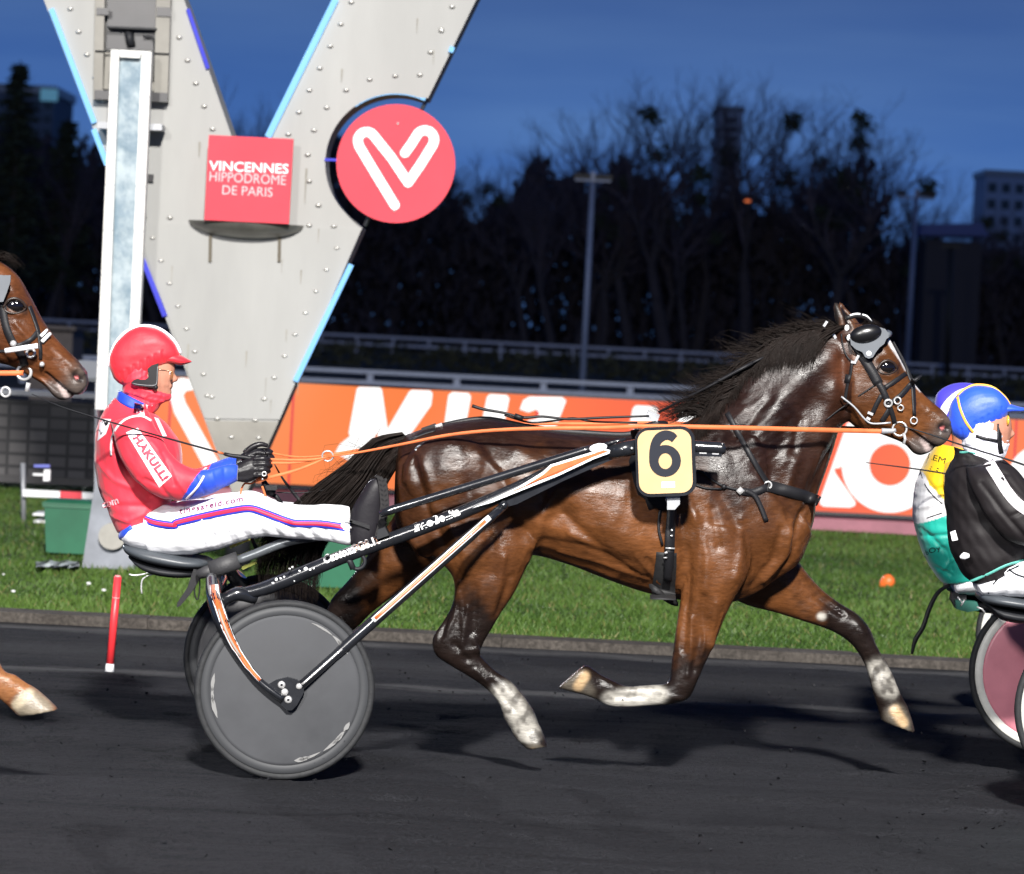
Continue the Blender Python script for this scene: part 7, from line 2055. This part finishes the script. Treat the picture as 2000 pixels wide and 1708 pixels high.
for s_ in (-1, 1):
    yy = lambda d: Y3 + s_ * d
    b.loft([(1846, 905, 1896, 890, .055, yy(.17)), (1843, 935, 1905, 915, .068, yy(.21)), (1846, 965, 1925, 945, .068, yy(.235)), (1860, 990, 1950, 960, .062, yy(.25)), (1930, 1015, 1990, 975, .056, yy(.24)), (2010, 1010, 2030, 965, .045, yy(.21))], n=18, sub=4)
jm3 = remesh(b, .006, 6)
c3, u3, v3 = cloth_noise(jm3, Y3, 19, .0007, 120, [([(1792, 1030), (1840, 1075), (1850, 1110)], 5, -.011), ([(1795, 1045), (1845, 1040)], 4, -.007), ([(1800, 1070), (1835, 1060)], 4, .004), ([(1800, 930), (1840, 1000)], 4, -.008), ([(1812, 1100), (1850, 1120)], 4, -.009), ([(1790, 990), (1830, 975)], 4, .008), ([(1825, 1120), (1850, 1090)], 4, .007), ([(1792, 960), (1830, 950)], 4, -.006)])
jc = np.tile(np.array([0.010, 0.34, 0.27]), (len(c3), 1))
white = v3 < np.interp(u3, [1780, 1840, 1900], [1024, 1002, 985]); jc[white] = (.66, .66, .68)
yel = (u3 > np.interp(v3, [860, 915, 945, 985], [1790, 1797, 1806, 1846])) & (v3 < 985); jc[yel] = (.78, .50, .010)
near3 = c3[:, 1] < Y3
arm3 = near3 & (u3 > np.interp(v3, [895, 925, 960, 1005], [1862, 1850, 1843, 1846])) & (v3 < 1004) & (v3 > 898)
jc[arm3] = (.50, .66, .80); jc[arm3 & (v3 > 955 + 8 * np.sin(u3 * .35))] = (.008, .22, .13)
set_col(jm3, jc)
jk3 = put('jacket', jm3, mat('silks', (.5, .5, .5), .5, attr=True, sheen=.2, var=.06, vscale=10, bump=.35, bscale=30, bdist=.006), d3); JB3 = bvh_of(jk3)
q = MB(); p3_ = lambda x, y: drape(x, y, [JB3], Y3 - .2, .003)
letter(q, 'LEM', (1811, 896), (1845, 906), 11, p3_, bold=.0); letter(q, 'Oy', (1817, 1085), (1839, 1077), 13, p3_, bold=.0); letter(q, 'yb', (1805, 1089), (1815, 1086), 12, p3_, bold=0.)
strap(q, [(1818, 912), (1834, 916)], 1.5, [JB3], Y3, .0005, 2, .003); strap(q, [(1816, 916), (1832, 920)], 1.5, [JB3], Y3, .0005, 2, .003); q.build('lettering', M_black_print, jk3, fix=False)
q = MB(); strap(q, [(1797, 918), (1806, 946), (1822, 968), (1840, 984)], 2, [JB3], Y3, .0005, 4, .003); strap(q, [(1787, 1023), (1812, 1012), (1840, 1002)], 2, [JB3], Y3, .0005, 4, .003); q.build('seam', M_dark, jk3, fix=False)
b = MB(); b.loft([(1825, 790, 1833, 818, .035), (1831, 768, 1850, 838, .068), (1852, 753, 1872, 840, .086), (1880, 747.5, 1900, 832, .09), (1910, 752, 1920, 818, .08), (1935, 768, 1936, 800, .055), (1945, 782, 1944, 794, .03)], Y=Y3, n=26, sub=4); cm3 = remesh(b, .005, 2); cap3 = put('helmet', cm3, M_capvio, d3); CB3 = bvh_of(cap3)
q = MB(); strap(q, [(1838, 828), (1842, 806), (1855, 786), (1872, 772), (1892, 764)], 17, [CB3], Y3 - .08, .001, 6, .003); q.build('stripe', M_piping, cap3, fix=False)
b = MB(); b.loft([(1855, 1136, 1868, 1160, .13), (1890, 1100, 1900, 1162, .15), (1940, 1090, 1945, 1160, .14)], Y=Y3, n=20, sub=3)
for s_ in (-1, 1): b.loft([(1900, 1096, 1910, 1158, .08, Y3 + s_ * .1), (2040, 1062, 2050, 1130, .075, Y3 + s_ * .2), (2220, 1075, 2230, 1126, .05, Y3 + s_ * .28)], n=14, sub=3)
put('trousers', remesh(b, .007, 2), M_trous, d3)

# their sulkies
M_pinkdisc = mat('pink_disc', (0.55, 0.20, 0.25), 0.35, var=.15, vscale=4, rvar=.1)
M_rimw = mat('white_rim', (0.62, 0.62, 0.58), .45, var=.2, vscale=12)


def rival(Yn, Yf, pn, pf, rn, discmat, rimmat, seatmat, seat_y, seat_px, label, Yc_, ctop):
    Wn, Wq = P(*pn, Yn), P(*pf, Yf); ax = (Wq - Wn).normalized()
    s_ = thing('sulky', (P(*pf, Yc_).x, Yc_, 0), label, 'sulky')
    wheel(s_, Wn, ax, rn, discmat[0], rimmat, False); wheel(s_, Wq, ax, rn, discmat[1], rimmat, False)
    q = MB(); q.tube([Wn, Wq], .016, n=10); q.build('axle', M_grey, s_)
    x, y = seat_px
    q = MB(); q.loft([(x, y, x, y + 8, .06, Yc_), (x + 6, y - 4, x + 14, y + 18, .13, Yc_), (x + 40, y - 2, x + 50, y + 24, .18, Yc_), (x + 120, y + 10, x + 122, y + 34, .17, Yc_), (x + 170, y + 24, x + 170, y + 36, .08, Yc_)], n=20, sub=3, pw=2.5); q.build('seat_cushion', seatmat, s_)
    q = MB(); q.loft([(x + 14, y + 14, x + 18, y + 24, .1, Yc_), (x + 40, y + 22, x + 50, y + 52, .14, Yc_), (x + 120, y + 34, x + 122, y + 60, .13, Yc_), (x + 168, y + 36, x + 168, y + 54, .08, Yc_)], n=18, sub=3); q.build('seat_shell', M_dark, s_)
    for sg_, W in ((-1, Wn), (1, Wq)):
        yy = Yc_ + sg_ * .38
        a = P(x + 190, y + 85, yy)
        q = MB(); q.tube([a, a + Vector((.9, 0, .18)), a + Vector((1.75, 0, .55))], [.03, .029, .027], n=12); q.build('shaft', M_black, s_)
        q = MB(); q.tube([a + Vector((-.02, 0, .02)), (a + W) / 2 + Vector((-.10, sg_ * .1, 0)), W + Vector((0, sg_ * .05, 0))], [.03, .026, .02], n=10, sub=4); q.build('fork', M_black, s_)
    q = MB(); q.tube([P(x + 190, y + 80, Yc_ - .38), P(x + 175, y + 60, Yc_), P(x + 190, y + 80, Yc_ + .38)], .028, n=10, sub=3); q.build('arch', M_black, s_)
    return s_


s2 = rival(13.9, 15.2, (2157, 1386), (2053, 1314), .353, (mat('teal_disc', (.05, .25, .22), .4, var=.1), M_pinkdisc), M_rimw, M_seat, 0, (1908, 1160), 'sulky with a pink disc wheel cut by the right edge', YC, 0)
M_gseat = mat('green_seat', (.010, .10, .075), .45, var=.1)
s3 = rival(16.6, 17.6, (2090, 1278), (2040, 1240), .34, (M_disc, M_disc), M_rimw, M_gseat, 0, (1845, 1140), 'farther sulky with a green seat under the yellow and teal driver', Y3 + .2, 0)
q = MB(); q.prism([(1866, 1172), (1908, 1176), (1914, 1192), (1890, 1196), (1868, 1190)], Y3 - .1, Y3 - .02); q.build('clip', M_gseat, s3)
q = MB(); q.prism([(1860, 1158), (1888, 1160), (1886, 1192), (1868, 1190), (1858, 1172)], Y3 - .06, Y3 + .02); q.build('bracket', M_dark, s3)
q = MB(); q.ptube([(1870, 1166), (1880, 1178), (1876, 1184), (1884, 1172)], Y3 - .1, 2, n=6); q.ptube([(1908, 1186), (1918, 1190), (1924, 1198)], Y3 - .1, 2, n=6); q.build('hook', M_chrome, s3)
q = MB(); ribbon(q, [(1856, 1142, Y3 - .1), (1832, 1158, Y3 - .12), (1815, 1190, Y3 - .14), (1803, 1225, Y3 - .15), (1788, 1250, Y3 - .15), (1781, 1278, Y3 - .15)], [6, 8, 9, 9, 9, 5], .004); q.build('hanging_strap', M_leather, s3)
